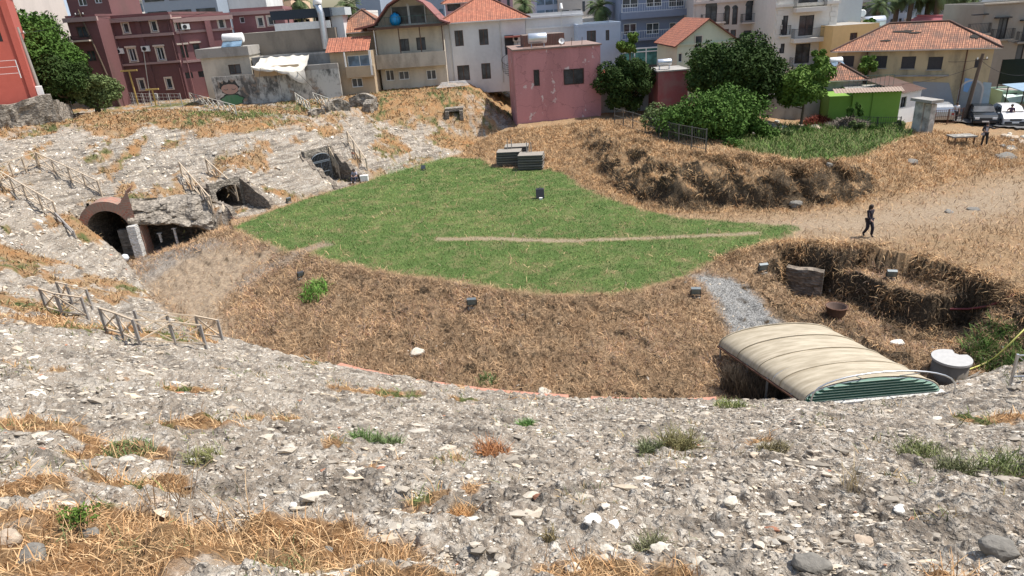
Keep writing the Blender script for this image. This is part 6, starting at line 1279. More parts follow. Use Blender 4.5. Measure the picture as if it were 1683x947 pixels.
m_ = person(p, math.radians(150), 'man in dark clothes with a grey shirt front gesturing beside the slab table', dict(lel=(-.35,.05,1.30), lwr=(-.52,.16,1.32), lha=(-.58,.19,1.33), rel=(.24,.10,1.16), rwr=(.12,.28,1.12), rha=(.06,.32,1.13), lkn=(-.13,.03,.49), lan=(-.16,0,.09), lto=(-.18,.13,.03), rkn=(.12,.03,.49), ran=(.13,-.02,.09)),
   [('jacket', SHL, (.03,.028,.03), .022, {}), ('trousers', TR, (.025,.02,.02), .018, {}), ('shoe', SHO, (.02,.02,.02), .012, {}), ('shoe', SHO2, (.02,.02,.02), .012, {})], h=1.75)
b = MB(); b.box((0,.155,1.25), (.16,.02,.34)); b.build('shirt_front', plain('grey_shirt', (.4,.4,.42)), m_)
b = MB(); b.box((.2,.18,.95), (.2,.12,.18)); o = b.build('bag', plain('bag_grey', (.3,.3,.32))); o.matrix_world = Matrix.Translation(p) @ Matrix.Rotation(math.radians(150), 4, 'Z'); tag(o, 'small grey bag held at the hip of the gesturing man', 'bag')
p = gp(584,300)+Vector((0,.2,0))
person(p, math.radians(170), 'person in a light shirt and dark trousers seated on the ground by the gate', dict(pel=(0,-.1,.30), spi=(0,-.08,.50), che=(0,-.02,.70), nek=(0,.03,.84), hd0=(0,.06,.91), hd1=(0,.08,.98), hd2=(0,.08,1.03), lsh=(-.17,0,.77), lel=(-.22,.12,.55), lwr=(-.14,.32,.52), lha=(-.1,.36,.5), rsh=(.17,0,.77), rel=(.22,.12,.55), rwr=(.14,.32,.52), rha=(.1,.36,.5), lhp=(-.1,-.05,.27), lkn=(-.16,.36,.48), lan=(-.15,.5,.1), lto=(-.15,.64,.04), rhp=(.1,-.05,.27), rkn=(.16,.36,.48), ran=(.15,.5,.1), rto=(.15,.64,.04)),
   [('shirt', SH, (.35,.33,.38), .02, {}), ('trousers', TR, (.03,.035,.06), .02, {}), ('shoe', SHO, (.3,.3,.3), .012, {}), ('shoe', SHO2, (.3,.3,.3), .012, {})])
q = MB().box(p+Vector((0,.1,.1)), (.5,.4,.22)).build('stone_block', M_ROCK); tag(q, 'low stone block used as a seat by the gate', 'stone')
p = gp(1574,203)+Vector((0,.5,0)); person(p, 2.9, 'person in a white top standing by the iron railing near the cars', {}, [('shirt', SH, (.6,.6,.62), .02, {}), ('trousers', TR, (.03,.03,.04), .02, {}), ('shoe', SHO, (.02,.02,.02), .012, {}), ('shoe', SHO2, (.02,.02,.02), .012, {})])
p = gp(1657,206); person(p, 2.5, 'person in a dark top standing before the white car', dict(rel=(.3,.06,1.2), rwr=(.2,.22,1.3), rha=(.15,.26,1.33)), [('shirt', SH, (.05,.03,.06), .02, {}), ('trousers', TR, (.03,.03,.04), .02, {}), ('shoe', SHO, (.02,.02,.02), .012, {}), ('shoe', SHO2, (.02,.02,.02), .012, {})])
# ================================================================== CARS
def car(loc, rz, label, paint, wagon=False):
    r = root('parked_car', loc, label, 'car', 'cars parked in the street', rz); WL[r.name] = Vector((0,0,0)); W_ = .86
    prof = [(-2.1,.30),(-2.15,.55),(-2.1,.88),(-1.7,.95),(-1.15,1.40),(-.5,1.47),(.35,1.43),(.95,1.02),(1.75,.90),(2.1,.72),(2.15,.45),(2.1,.28)] if not wagon else [(-2.1,.30),(-2.15,.6),(-2.12,1.0),(-1.95,1.35),(-1.5,1.52),(-.5,1.56),(.35,1.50),(.95,1.08),(1.75,.95),(2.1,.75),(2.15,.45),(2.1,.28)]
    b = MB(); rows = []
    for s, inset, dz in ((-1,.14,.0),(-1,.03,0),(-1,0,0),(1,0,0),(1,.03,0),(1,.14,0)):
        rows.append([(x*(.985 if inset > .1 else 1), s*(W_ - inset*(1 if z > 1.0 else .5) - (.16*(z-.95)/.5 if z > .95 else 0)), z if z > .4 else z) for x, z in prof])
    rows = rows[1:5]; b.grid(rows, smooth=False); b.face(rows[0]); b.face(rows[-1][::-1]); b.face([(2.1,-W_,.28),(2.1,W_,.28),(-2.1,W_,.30),(-2.1,-W_,.30)]); b.build('body', paint, r)
    b = MB(); b.face([(.42,-.66,1.42),(.42,.66,1.42),(.97,.78,1.05),(.97,-.78,1.05)]); 
    for i, v in enumerate(b.v): b.v[i] = (v[0]+.012, v[1], v[2]+.012)
    b.build('windscreen', M_GL, r)
    b = MB(); b.face([(-1.62 if not wagon else -1.97,-.72,1.02),(-1.62 if not wagon else -1.97,.72,1.02),(-1.22 if not wagon else -1.6,.64,1.38),(-1.22 if not wagon else -1.6,-.64,1.38)]); 
    for i, v in enumerate(b.v): b.v[i] = (v[0]-.03, v[1], v[2]+.03)
    b.build('rear_window', M_GL, r)
    for s in (-1,1):
        y = lambda z: s*(W_-.03-.16*(z-.95)/.5+.004)
        for x0, x1, x2, x3 in ((-1.45,-.55,-.55,-1.05),(-.47,.85,.33,-.47)):
            b = MB(); b.face([(x0,y(1.0),1.0),(x1,y(1.0),1.0),(x2,y(1.37),1.37),(x3,y(1.37),1.37)]); b.build('side_window', M_GL, r)
        for x in (-1.35,1.35):
            b = MB(); b.tube([(x,s*(W_-.16),.32),(x,s*(W_+.02),.32)], .32, 18); t_ = b.build('tyre', plain('rubber', (.02,.02,.02), .9), r); b = MB(); b.tube([(x,s*(W_+.0),.32),(x,s*(W_+.03),.32)], .19, 12); b.build('rim', M_STEEL, t_)
        b = MB(); b.box((2.08,s*.62,.68), (.12,.32,.15)); b.build('headlight', plain('lamp_lens', (.7,.72,.74), .1), r)
        b = MB(); b.box((-2.1,s*.68,.8), (.1,.22,.16)); b.build('tail_light', plain('red_lens', (.4,.02,.02), .2), r)
        b = MB(); b.box((.75,s*.93,1.0), (.14,.16,.11)); b.build('mirror', paint, r)
    b = MB(); b.box((2.13,0,.42), (.1,1.5,.18)); b.build('bumper', M_DARKM, r); b = MB(); b.box((2.185,0,.44), (.012,.5,.11)); b.build('number_plate', M_WHITE, r); b = MB(); b.box((2.12,0,.64), (.06,.8,.12)); b.build('grille', M_DARKM, r)
P_BK = plain('black_paint', (.015,.02,.025), .25, .2); P_WH = plain('white_car_paint', (.55,.55,.55), .3); P_SV = plain('silver_paint', (.5,.51,.52), .3, .5)
car(Vector(aty(1611,196,57.5)).xy.to_3d()+Vector((0,0,float(hq(*aty(1611,196,57.5)[:2])))), math.radians(-115), 'black saloon car parked facing the dry ground', P_BK)
car(Vector(aty(1656,197,56.5)).xy.to_3d()+Vector((0,0,float(hq(*aty(1656,197,56.5)[:2])))), math.radians(-112), 'white car parked right of the black saloon', P_WH, True)
car(Vector(aty(1700,190,56)).xy.to_3d()+Vector((0,0,float(hq(*aty(1700,190,56)[:2])))), math.radians(-110), 'dark car cut off by the right edge of the photo', P_BK, True)
car(Vector(aty(1540,190,60)).xy.to_3d()+Vector((0,0,float(hq(*aty(1540,190,60)[:2])))), math.radians(70), 'silver hatchback seen from behind near the gate pillar', P_SV, True)
# market umbrella / shade over the cars
p = Vector(aty(1668,180,60)); r = root('shade_roof', (p.x,p.y,.3), 'pale blue shade roof above the parked cars', 'shade roof'); b = MB(); b.box((p.x+1.6,p.y,2.75), (4.6,2.6,.06), -.2, M=Matrix.Rotation(.12, 3, 'X')); b.build('roof_sheet', plain('pale_blue_sheet', (.22,.32,.42), .6), r)
for sx in (-.3,3.4): 
    for sy in (-1,1): b = MB(); b.bar((p.x+sx,p.y+sy,.2),(p.x+sx,p.y+sy,2.7), .07); b.build('post', M_DARKM, r)
# asphalt street under the cars and pale pavement
def patch(name, pxs, m, lift, z=None):
    P_ = np.array([G(a,b)[:2] for a,b in pxs]); b = MB(); n = 24; x0, y0 = P_.min(0); x1, y1 = P_.max(0); g = max((x1-x0), (y1-y0))/40; X, Y = np.meshgrid(np.arange(x0,x1+g,g), np.arange(y0,y1+g,g), indexing='ij'); I = pin(X, Y, P_); Hh = hq(X, Y)+lift
    for i in range(X.shape[0]-1):
        for j in range(X.shape[1]-1):
            if I[i,j] or I[i+1,j+1]: b.face([(X[i,j],Y[i,j],Hh[i,j]),(X[i+1,j],Y[i+1,j],Hh[i+1,j]),(X[i+1,j+1],Y[i+1,j+1],Hh[i+1,j+1]),(X[i,j+1],Y[i,j+1],Hh[i,j+1])], smooth=True)
    o = b.build(name, m); tag(o, kind='structure'); return o
patch('road', [(1530,196),(1590,204),(1640,210),(1760,222),(1760,195),(1640,180),(1560,172),(1530,176)], wall('street_asphalt', (.12,.115,.11), .3, .5, streak=False), .16)

# ================================================================== LOOSE STONES, STRAW, GRASS, WEEDS
def col_mat(name, rough=.9, var=.12, sc=30, two=False):
    t = NT(name); q = t.n('ShaderNodeAttribute', attribute_name='tint'); a = t.noise(sc, 3)
    t.col(t.mix(1., q.outputs['Color'], t.mix(a, (1-var*2,)*3, (1+var*2,)*3), 'MULTIPLY')); t.b.inputs['Roughness'].default_value = rough; t.b.inputs['Specular IOR Level'].default_value = .25; return t.m
bm_ = bmesh.new(); bmesh.ops.create_icosphere(bm_, subdivisions=1, radius=1); IV = np.array([v.co[:] for v in bm_.verts]); IF = np.array([[v.index for v in f.verts] for f in bm_.faces]); bm_.free()
def true_z(x, y):
    """height with the same fine relief the ground sheet has"""
    return hq(x, y)
def clear_of_openings(x, y):
    m = np.ones(len(x), bool)
    for p in PASS: m &= ~in_pass(x, y, p, .3, -.6, p[6]+.3)
    for (px_, py_, (dx, dy), wd) in (ARCH, CAVE): u = (x-px_)*dy-(y-py_)*dx; v = (x-px_)*dx+(y-py_)*dy; m &= ~((np.abs(u) < wd/2+.3) & (v > -.6) & (v < 1.3))
    return m
def stones(name, x, y, s, colr, m, rs, bury=.60):
    kp = clear_of_openings(x, y); x, y, s, colr = x[kp], y[kp], s[kp], colr[kp]; n = len(x); z = hfine(x, y)
    sc = s[:,None,None]*(1+.42*(rs.rand(n,len(IV),1)-.5))*np.stack([.8+.9*rs.rand(n), .6+.5*rs.rand(n), .28+.32*rs.rand(n)], 1)[:,None,:]
    a = rs.rand(n)*6.28; c, s_ = np.cos(a), np.sin(a); V = IV[None]*sc; X = V[...,0]*c[:,None]-V[...,1]*s_[:,None]; Y = V[...,0]*s_[:,None]+V[...,1]*c[:,None]
    e = .4; gx = (hq(x+e,y)-hq(x-e,y))/(2*e); gy = (hq(x,y+e)-hq(x,y-e))/(2*e)
    Z = V[...,2] + X*gx[:,None]*.9 + Y*gy[:,None]*.9
    W_ = np.stack([X+x[:,None], Y+y[:,None], Z+z[:,None]+(s*(.30-bury))[:,None]], -1).reshape(-1,3); F_ = (IF[None]+np.arange(n)[:,None,None]*len(IV)).reshape(-1,3)
    C_ = np.repeat(np.concatenate([colr, np.ones((n,1))], 1), len(IV), 0); return npmesh(name, W_, F_, m, {'tint': ('FLOAT_COLOR', C_)})
GEV = None
def hfine(x, y):
    z = hq(x, y); R = np.hypot(x, y); Z = Zs(x, y)
    n = fbm(x*9, y*9, 3, 60); n2 = np.abs(fbm(x*3.2, y*3.2, 4, 61)-.5)*2
    return z + Z*(.10*(n-.5) + .20*(n2-.35) + .30*sm((R-30)/8)*(np.abs(fbm(x*1.3,y*1.3,4,69)-.5)*2-.3)) + (1-Z)*0
def Zs(x, y):
    d = pdist(x, y, CP); ins = pin(x, y, ARENA); return sm((np.where(ins, -d, d)+.25)/.5)
rs = np.random.RandomState(11)
def sample(n, r0, r1, p=1.0, azmax=51):
    R = (r0**p + (r1**p-r0**p)*rs.rand(n))**(1/p); A = np.radians(rs.uniform(-azmax, azmax, n)); return R*np.sin(A), R*np.cos(A), R
M_ST = col_mat('loose_stones')
def stone_cols(n):
    k = rs.rand(n); base = np.array([(.60,.545,.46),(.44,.385,.31),(.27,.235,.19),(.52,.43,.32),(.38,.18,.11)]); ix = np.searchsorted([.22,.58,.86,.993], k); return base[ix]*(.8+.4*rs.rand(n,1))
x, y, R = sample(70000, 2.0, 30, .9); ok = (Zs(x, y) > .6); zz = zones(x, y); ok &= zz['dry'] < .4; keep = ok & (rs.rand(len(x)) < .08+.72*sm((fbm(x*.9,y*.9,4,70)-.43)/.12)); x, y, R = x[keep], y[keep], R[keep]
s = (.011+.0028*R)*(.45+rs.pareto(2.6, len(x))*.75); s = np.minimum(s, .05+.006*R)
tag(stones('rubble_stones', x, y, s, stone_cols(len(x)), M_ST, rs), kind='stuff')
x, y, R = sample(1500, 2.5, 28, .9); ok = (Zs(x, y) > .9) & (zones(x, y)['dry'] < .3); x, y, R = x[ok], y[ok], R[ok]
tag(stones('embedded_slabs', x, y, .05+.10*rs.rand(len(x))**2+.003*R, stone_cols(len(x))*.9, M_ST, rs, .62), kind='stuff')
x, y, R = sample(90000, 29, 66, 1.4, 44); zz = zones(x, y); keep = (zz['stone'] > .7) & (zz['dry'] < .5) & (x < 3) & (rs.rand(len(x)) < .3+.7*sm((fbm(x*.6,y*.6,3,72)-.38)/.15)); x, y, R = x[keep], y[keep], R[keep]
tag(stones('rubble_stones', x, y, np.minimum(.15, (.035+.0006*R)*(.45+rs.pareto(2.6, len(x))*.75)), stone_cols(len(x)), M_ST, rs), kind='stuff')
x, y, R = sample(5000, 20, 60, 1.3); zz = zones(x, y); keep = (zz['stone'] < .5) & ((zz['bank'] > .5) & (rs.rand(len(x)) < .35) | (zz['gravel'] > .4)) & (y > 20); x, y, R = x[keep], y[keep], R[keep]
tag(stones('scattered_pebbles', x, y, .03+.05*rs.rand(len(x))**3, stone_cols(len(x)), M_ST, rs), kind='stuff')
# blades: each a bent two-piece strip
def blades(name, x, y, L, w, lean, colr, m, rs, zoff=0, curl=.5):
    n = len(x); z = hfine(x, y)+zoff; x, y = warp(x, y, z); a = rs.rand(n)*6.283; d = np.stack([np.cos(a), np.sin(a)], 1); e = rs.rand(n)*6.283; sd_ = np.stack([np.cos(e), np.sin(e), .3*rs.rand(n)], 1)
    el = lean; p0 = np.stack([x, y, z], 1); u1 = np.stack([d[:,0]*np.cos(el), d[:,1]*np.cos(el), np.sin(el)], 1); el2 = el-curl*rs.rand(n)*1.6; u2 = np.stack([d[:,0]*np.cos(el2), d[:,1]*np.cos(el2), np.sin(el2)], 1)
    p1 = p0+u1*(L*.55)[:,None]; p2 = p1+u2*(L*.45)[:,None]; W_ = sd_*w[:,None]/2
    V = np.stack([p0-W_, p0+W_, p1-W_*.8, p1+W_*.8, p2-W_*.25, p2+W_*.25], 1).reshape(-1,3); i = np.arange(n)[:,None]*6; F_ = np.concatenate([i+np.array([0,1,3,2]), i+np.array([2,3,5,4])], 0)
    C_ = np.repeat(np.concatenate([colr, np.ones((n,1))], 1), 6, 0); return npmesh(name, V, F_, m, {'tint': ('FLOAT_COLOR', C_)})
M_BL = col_mat('dry_blades', .8, .05); 
def straw_cols(n, orange=.5, dark=.2):
    a = np.array([.58,.39,.21]); b = np.array([.47,.275,.13]); c = np.array([.20,.12,.065]); k = rs.rand(n,1); o = np.where(k < dark, c, np.where(k < dark+orange, b, a)); return o*(.75+.5*rs.rand(n,1))
# near orange straw
x, y, R = sample(420000, 2.0, 34, .8); zz = zones(x, y); keep = (zz['dry'] > .35+.3*rs.rand(len(x))) & (rs.rand(len(x)) < .55); x, y, R = x[keep], y[keep], R[keep]; n = len(x)
g = zones(x, y)['grn'] > .5; c = straw_cols(n, .38, .10); c[g] = np.array([.14,.17,.05])*(.6+.8*rs.rand(g.sum(),1))
tag(blades('dry_grass', x, y, (.04+.20*rs.rand(n)**1.7)*(1+.03*R), (.0028+.001*R)*(.6+.8*rs.rand(n)), rs.uniform(.05, 1.3, n), c, M_BL, rs), kind='stuff')
x, y, R = sample(200000, 32, 74, 1.6, 44); zz = zones(x, y); keep = (zz['dry'] > .3+.4*rs.rand(len(x))) & (x < 4) & (fbm(x*1.5,y*1.5,3,74) > .36); x, y, R = x[keep], y[keep], R[keep]; n = len(x)
g = zones(x, y)['grn'] > .5; c = straw_cols(n, .35, .25); c[g] = np.array([.22,.21,.09])*(.6+.8*rs.rand(g.sum(),1))
tag(blades('terrace_dry_grass', x, y, .12+.25*rs.rand(n), .03+.0007*R, rs.uniform(0, 1.2, n), c*.78*np.array([.93,1.0,1.02]), M_BL, rs), kind='stuff')
# bank and mound
x, y, R = sample(460000, 19, 64, 1.6, 42); zz = zones(x, y); dk = zz['dark']; md = pin(x, y, MREG); hh = hq(x, y)
crm = pin(x, y, [tuple(q) for q in MCR]); wgt = np.where(zz['bank'] > .5, 1., np.where(md & ~crm, .95, np.where(md, .40, .30)))*(1-zz['pale']*.96)*(1-zz['gravel'])*(1-zz['gard'])*(1-.97*zz['lawn']); keep = (zz['stone'] < .3) & (rs.rand(len(x)) < wgt); x, y, R = x[keep], y[keep], R[keep]; n = len(x); zz = zones(x, y)
big = sm((fbm(x*.5,y*.5,3,77)-.42)/.16); mm = pin(x, y, MREG)
c1 = straw_cols(n, .35, .12); c2 = np.array([.47,.315,.18])*(.4+.95*rs.rand(n,1)); c = np.where((big > rs.rand(n)*.8)[:,None] & ~mm[:,None], c2, np.where(mm[:,None], c1*np.array([1.0,1.0,1.0]), np.maximum(c1,.18)*.6+c2*.45)); dkm = zz['dark'] > .5; c[dkm] *= .45  # blades darkened along with the pit earth and the painted mound shade
tag(blades('matted_dry_grass', x, y, .16+.30*rs.rand(n), .012+.00045*R, rs.uniform(-.1, 1.3, n), c*(.62+.6*sm((fbm(x*2.2,y*2.2,3,78)-.3)/.4))[:,None], M_BL, rs, 0.0, .8), kind='stuff')
# straw hanging over the edges of the pit and of the mound
def hanging(P, n, z_lo, z_hi, nm):
    P = np.array(P); seg = np.linalg.norm(np.diff(P, axis=0), axis=1); k = rs.choice(len(seg), n, p=seg/seg.sum()); t_ = rs.rand(n)[:,None]; q = P[k]*(1-t_)+P[k+1]*t_ + rs.normal(size=(n,2))*.22
    x, y = q[:,0], q[:,1]; c = straw_cols(n, .3, .28)*(.4+.75*sm((fbm(x*1.7,y*1.7,3,95)-.3)/.4))[:,None]; cl = fbm(x*1.3,y*1.3,3,96) > .33; x, y, c = x[cl], y[cl], c[cl]; n = len(x)
    return blades(nm, x, y, .22+.4*rs.rand(n), np.full(n, .028), rs.uniform(-1.0, .7, n), c, M_BL, rs, .06, .8)
tag(hanging(PLE[12:], 9000, 0, 0, 'hanging_straw'), kind='stuff'); tag(hanging(list(LEDGE)+[LEDGE[0]], 4500, 0, 0, 'hanging_straw'), kind='stuff'); tag(hanging(list(PITF)+[PITF[0]], 3000, 0, 0, 'hanging_straw'), kind='stuff')
_mid = [((a[0]*.45+b[0]*.55), (a[1]*.45+b[1]*.55)) for a, b in zip(pz([(985,300),(1040,325),(1090,340),(1159,345),(1250,343),(1330,338),(1400,330)],0), [atz(*c)[:2] for c in MCpx[3:10]])]
tag(hanging(_mid, 14000, 0, 0, 'hanging_straw'), kind='stuff')
# lawn
x, y, R = sample(300000, 26, 64, 1.5, 40); zz = zones(x, y); keep = rs.rand(len(x)) < zz['lawn']*1.1-.1; x, y, R = x[keep], y[keep], R[keep]; n = len(x)
q = sm((fbm(x*.7,y*.7,4,80)-.42)/.2)[:,None]; yl = (rs.rand(n,1) < .02+.16*q); c = np.where(yl, np.array([.30,.26,.11]), np.array([.110,.182,.048])*(1-q)+np.array([.20,.275,.08])*q)*(.6+.8*rs.rand(n,1))
tag(blades('lawn_grass', x, y, .05+.08*rs.rand(n), .014+.0004*R, rs.uniform(.3, 1.4, n), c, col_mat('lawn_blades', .75, .05), rs), kind='stuff')
# garden rank grass
x, y, R = sample(90000, 40, 75, 1.3, 42); gz = zones(x, y)['gard']; keep = rs.rand(len(x)) < gz; x, y, R = x[keep], y[keep], R[keep]; n = len(x); c = np.array([.10,.17,.035])*(.5+rs.rand(n,1)); yy = rs.rand(n) < .25; c[yy] = np.array([.26,.26,.10])*(.6+.6*rs.rand(yy.sum(),1))
tag(blades('rank_green_grass', x, y, .2+.4*rs.rand(n), np.full(n,.05), rs.uniform(.5, 1.4, n), c, M_BL, rs), kind='stuff')
# low wild herbs on the stone slope
x, y, R = sample(60000, 3, 34, .9); f = fbm(x*1.1,y*1.1,4,91); keep = (Zs(x,y) > .8) & (f > .665) & (fbm(x*5,y*5,2,92) > .45); x, y, R = x[keep], y[keep], R[keep]; n = len(x); c = np.array([.15,.17,.07])*(.5+rs.rand(n,1)); yy = rs.rand(n) < .35; c[yy] = np.array([.45,.32,.16])
tag(blades('wild_herbs', x, y, (.06+.12*rs.rand(n))*(1+.02*R), .004+.0011*R, rs.uniform(.4, 1.5, n), c, M_BL, rs), kind='stuff')
# ---- countable things on the near slope
def tuft(px, py, R_, H_, col, label, n=260, cat='grass tuft', up=(.5,1.5)):
    g = G(px, py); a = rs.rand(n)*6.28; r_ = R_*np.sqrt(rs.rand(n)); x = g.x+r_*np.cos(a); y = g.y+r_*np.sin(a); c = np.array(col)*(.55+.9*rs.rand(n,1)); o = blades('grass_tuft', x, y, H_*(.5+.7*rs.rand(n)), np.full(n, .004+.0011*g.y), rs.uniform(*up, n), c, M_BL, rs); tag(o, label, cat, 'grass tufts on the stone slope'); return o
tuft(810,742,.26,.30,(.42,.20,.09),'rusty orange tuft alone in the middle of the stone slope'); tuft(1115,735,.30,.46,(.20,.18,.08),'tall olive tuft right of centre on the stone slope', 320); tuft(1068,740,.2,.25,(.13,.15,.07),'small dark green tuft left of the tall olive one')
tuft(600,722,.26,.24,(.12,.19,.06),'bright green tuft left of centre'); tuft(638,728,.24,.22,(.13,.18,.07),'green tuft with broad blades beside the bright green one'); tuft(865,700,.16,.22,(.12,.22,.06),'small fresh green tuft below the brick edging')
tuft(1510,745,.34,.3,(.20,.22,.09),'wide pale green tuft on the right of the slope', 340); tuft(1572,770,.28,.36,(.14,.15,.07),'spiky dark tuft on the right of the slope'); tuft(1660,770,.4,.36,(.18,.21,.08),'large green tuft at the right edge', 380); tuft(1270,740,.25,.22,(.20,.17,.09),'thin brownish tuft between the two olive groups')
tuft(1070,905,.17,.2,(.17,.17,.09),'dark spindly tuft at the bottom right of centre', 200); tuft(905,885,.06,.16,(.2,.16,.08),'tiny upright tuft between pale stones', 60); tuft(755,850,.14,.12,(.5,.28,.12),'small orange tuft low in the middle of the slope', 200); tuft(215,742,.34,.16,(.14,.20,.07),'low green tuft among orange grass at the left', 380); tuft(335,750,.24,.2,(.20,.2,.08),'yellowish green tuft left of the bare rock', 260)
tuft(1200,668,.5,.3,(.20,.23,.08),'green weeds at the foot of the arched canopy', 260); tuft(1355,650,.5,.35,(.16,.22,.06),'leafy weeds before the green canopy end', 260); tuft(518,480,.7,.5,(.16,.30,.06),'bright green weed on the brown bank near the path', 500, 'weed'); tuft(802,628,.4,.3,(.15,.22,.08),'small green weed at the foot of the brown bank', 160, 'weed'); tuft(1640,585,1.2,.6,(.10,.17,.04),'dark green bush of weeds in the right corner of the pit', 900, 'weed'); tuft(1400,800,.14,.5,(.5,.40,.24),'tall dry stalks leaning over the right slope', 26, 'dry stalks', (1.1,1.5))
tuft(275,830,.25,.55,(.36,.24,.13),'tall dry brown stalks above the straw at lower left', 40, 'dry stalks', (1.1,1.5)); tuft(385,860,.2,.5,(.40,.28,.16),'single group of tall straw stalks at lower left centre', 30, 'dry stalks', (1.1,1.5))
def reeds():
    n = 2600; t_ = rs.rand(n); A_ = atz(1192,650,-2.4); B_ = (10.2,20.4); x = A_[0]*(1-t_)+B_[0]*t_+rs.normal(size=n)*.12; y = A_[1]*(1-t_)+B_[1]*t_+rs.normal(size=n)*.12
    o = blades('reed_screen', x, y, .5+.8*rs.rand(n)*(1-.5*t_), np.full(n,.03), rs.uniform(1.2,1.57,n), np.array([.14,.11,.08])*(.4+rs.rand(n,1)), M_BL, rs, 0, .2); tag(o, 'dark dried reeds under the left side of the arched canopy', 'reeds')
reeds()
def leafy(px, py, label):
    g = G(px, py); r = root('leafy_weed', g, label, 'weed'); C_ = [(g.x+rs.uniform(-.16,.16), g.y+rs.uniform(-.08,.08), float(hfine(np.array([g.x]),np.array([g.y]))[0])+.05+.22*rs.rand(), .05) for _ in range(22)]; leaves('foliage', C_, 420, .018, L_LT, r, rs)
    b = MB(); 
    for c in C_[:10]: b.tube([(g.x,g.y,c[2]-.25), c[:3]], .004, 4)
    b.build('stems', L_BK, r)
leafy(135,868,'fresh yellow green leafy weed in the straw at lower left')
BIG = [(975,862,.085,.040,'smooth white stone, left one of a close pair','w'),(1008,861,.07,.065,'square white stone, right one of a close pair','w'),(483,828,.05,.045,'round pale stone on the bare rock left of centre','w'),(1000,905,.07,.035,'cream stone at the bottom, left one of three','c'),(1032,906,.045,.06,'upright cream stone, middle one of three','c'),(1085,912,.075,.04,'rough cream stone, right one of three','c'),(1148,920,.06,.05,'pale stone partly in straw at the bottom edge','c'),
 (52,912,.12,.09,'big grey boulder at the bottom left','g'),(10,890,.10,.10,'tan boulder at the left edge near the bottom','t'),(255,825,.12,.06,'broad pinkish grey rock in the straw','t'),(150,876,.07,.045,'flat grey rock beside the leafy weed','g'),(1420,885,.10,.07,'tan angular rock at the lower right','t'),(1640,905,.13,.12,'dark grey angular block at the lower right edge','g'),(1335,928,.13,.09,'dark jagged rock at the bottom right','g'),(1200,832,.08,.05,'cream rounded stone on the right slope','c'),(1480,840,.08,.04,'flat white stone on the right slope','w'),
 (210,760,.10,.07,'pale rock beside the low green tuft','c'),(320,757,.06,.07,'white upright stone left of centre','w'),(540,900,.05,.04,'small grey stone at the edge of the straw','g'),(1395,712,.07,.05,'white stone in the middle of the right slope','w'),(1415,770,.08,.03,'dark slab shading a hole on the right slope','g'),(940,935,.06,.05,'light grey stone at the bottom edge','c')]
BC = dict(w=(.72,.69,.63), c=(.56,.51,.42), g=(.19,.175,.15), t=(.44,.35,.26))
def bigstone(px, py, wx, hz, label, k, pos=None, name='stone', grp='larger loose stones'):
    g = G(px, py) if pos is None else Vector(pos); bm = bmesh.new(); bmesh.ops.create_icosphere(bm, subdivisions=3, radius=1); se = rs.rand()*50
    for v in bm.verts:
        c = v.co; f = 1+.38*(float(fbm(c.x*1.3+se, c.y*1.3+c.z*.9, 3, 4))-.5)*2; c.x *= wx*1.15*f; c.y *= wx*.8*f; c.z *= hz*f*.9
        if c.z > hz*.55: c.z = hz*.55+(c.z-hz*.55)*.35
    me = bpy.data.meshes.new(name); bm.to_mesh(me); bm.free(); me.materials.append(rock_like(k)); o = bpy.data.objects.new(name, me); S.collection.objects.link(o); z = float(hfine(np.array([g.x]), np.array([g.y]))[0]); o.location = (g.x, g.y, z+hz*.28); o.rotation_euler = (.35,rs.uniform(-.1,.1),rs.uniform(-.5,.5)); tag(o, label, 'stone', grp); return o
_RK = {}
def rock_like(k):
    if k not in _RK: t = NT('stone_'+{'w':'white','c':'cream','g':'grey','t':'tan'}[k]); a = t.noise(18, 7, rough=.65); b_ = t.noise(70, 3); t.col(t.mix(t.ramp(a, .35, .7), tuple(c*.72 for c in BC[k]), tuple(min(.85, c*1.15) for c in BC[k]))); t.bump(t.math('ADD', a, t.math('MULTIPLY', b_, .4)), .6, .012); _RK[k] = t.m
    return _RK[k]
for q in BIG: bigstone(*q)
bigstone(685,582,.28,.22,'pale rock lying on the lower brown bank','c'); bigstone(895,645,.25,.12,'flat pale stone at the brick edging','c'); bigstone(1476,565,.28,.14,'white stone in the middle of the pit floor','w'); bigstone(1308,338,.34,.3,'dark double boulder at the foot of the dark mound face','g'); bigstone(1498,268,.35,.2,'grey rock on the dry slope right of the garden','g'); bigstone(1651,259,.6,.2,'long grey stone lying in the dry grass at right','g')
bigstone(1560,349,.25,.1,'flat dark stone on the pale path, left one','g'); bigstone(1600,345,.28,.1,'flat dark stone on the pale path, right one','g'); bigstone(1363,273,.2,.2,'small dark stone on the crest below the garden','g'); bigstone(120,470,.2,.1,'tiny pale rock near the trench corner','c')
for k in range(14): q = (1655+rs.uniform(-8,30), 232+rs.uniform(-14,14)); bigstone(q[0], q[1], .15+.18*rs.rand(), .12+.1*rs.rand(), 'rough grey rubble block in the heap at the right edge', 'gtc'[k % 3], grp='rubble heap at the right edge')
for k in range(26): q = (1215+rs.uniform(0,70), 212+rs.uniform(-14,12)); bigstone(q[0], q[1], .15+.2*rs.rand(), .1+.08*rs.rand(), 'pale rubble piece between the bramble and the green grass', 'gct'[k % 3], grp='rubble in the garden')
for k in range(12): q = (1225+rs.uniform(0,60)*k/12+k*14, 206+rs.uniform(-4,6)); bigstone(q[0], q[1], .2+.2*rs.rand(), .12+.1*rs.rand(), 'grey rubble piece along the back of the garden', 'gct'[k % 3], grp='rubble at the back of the garden')
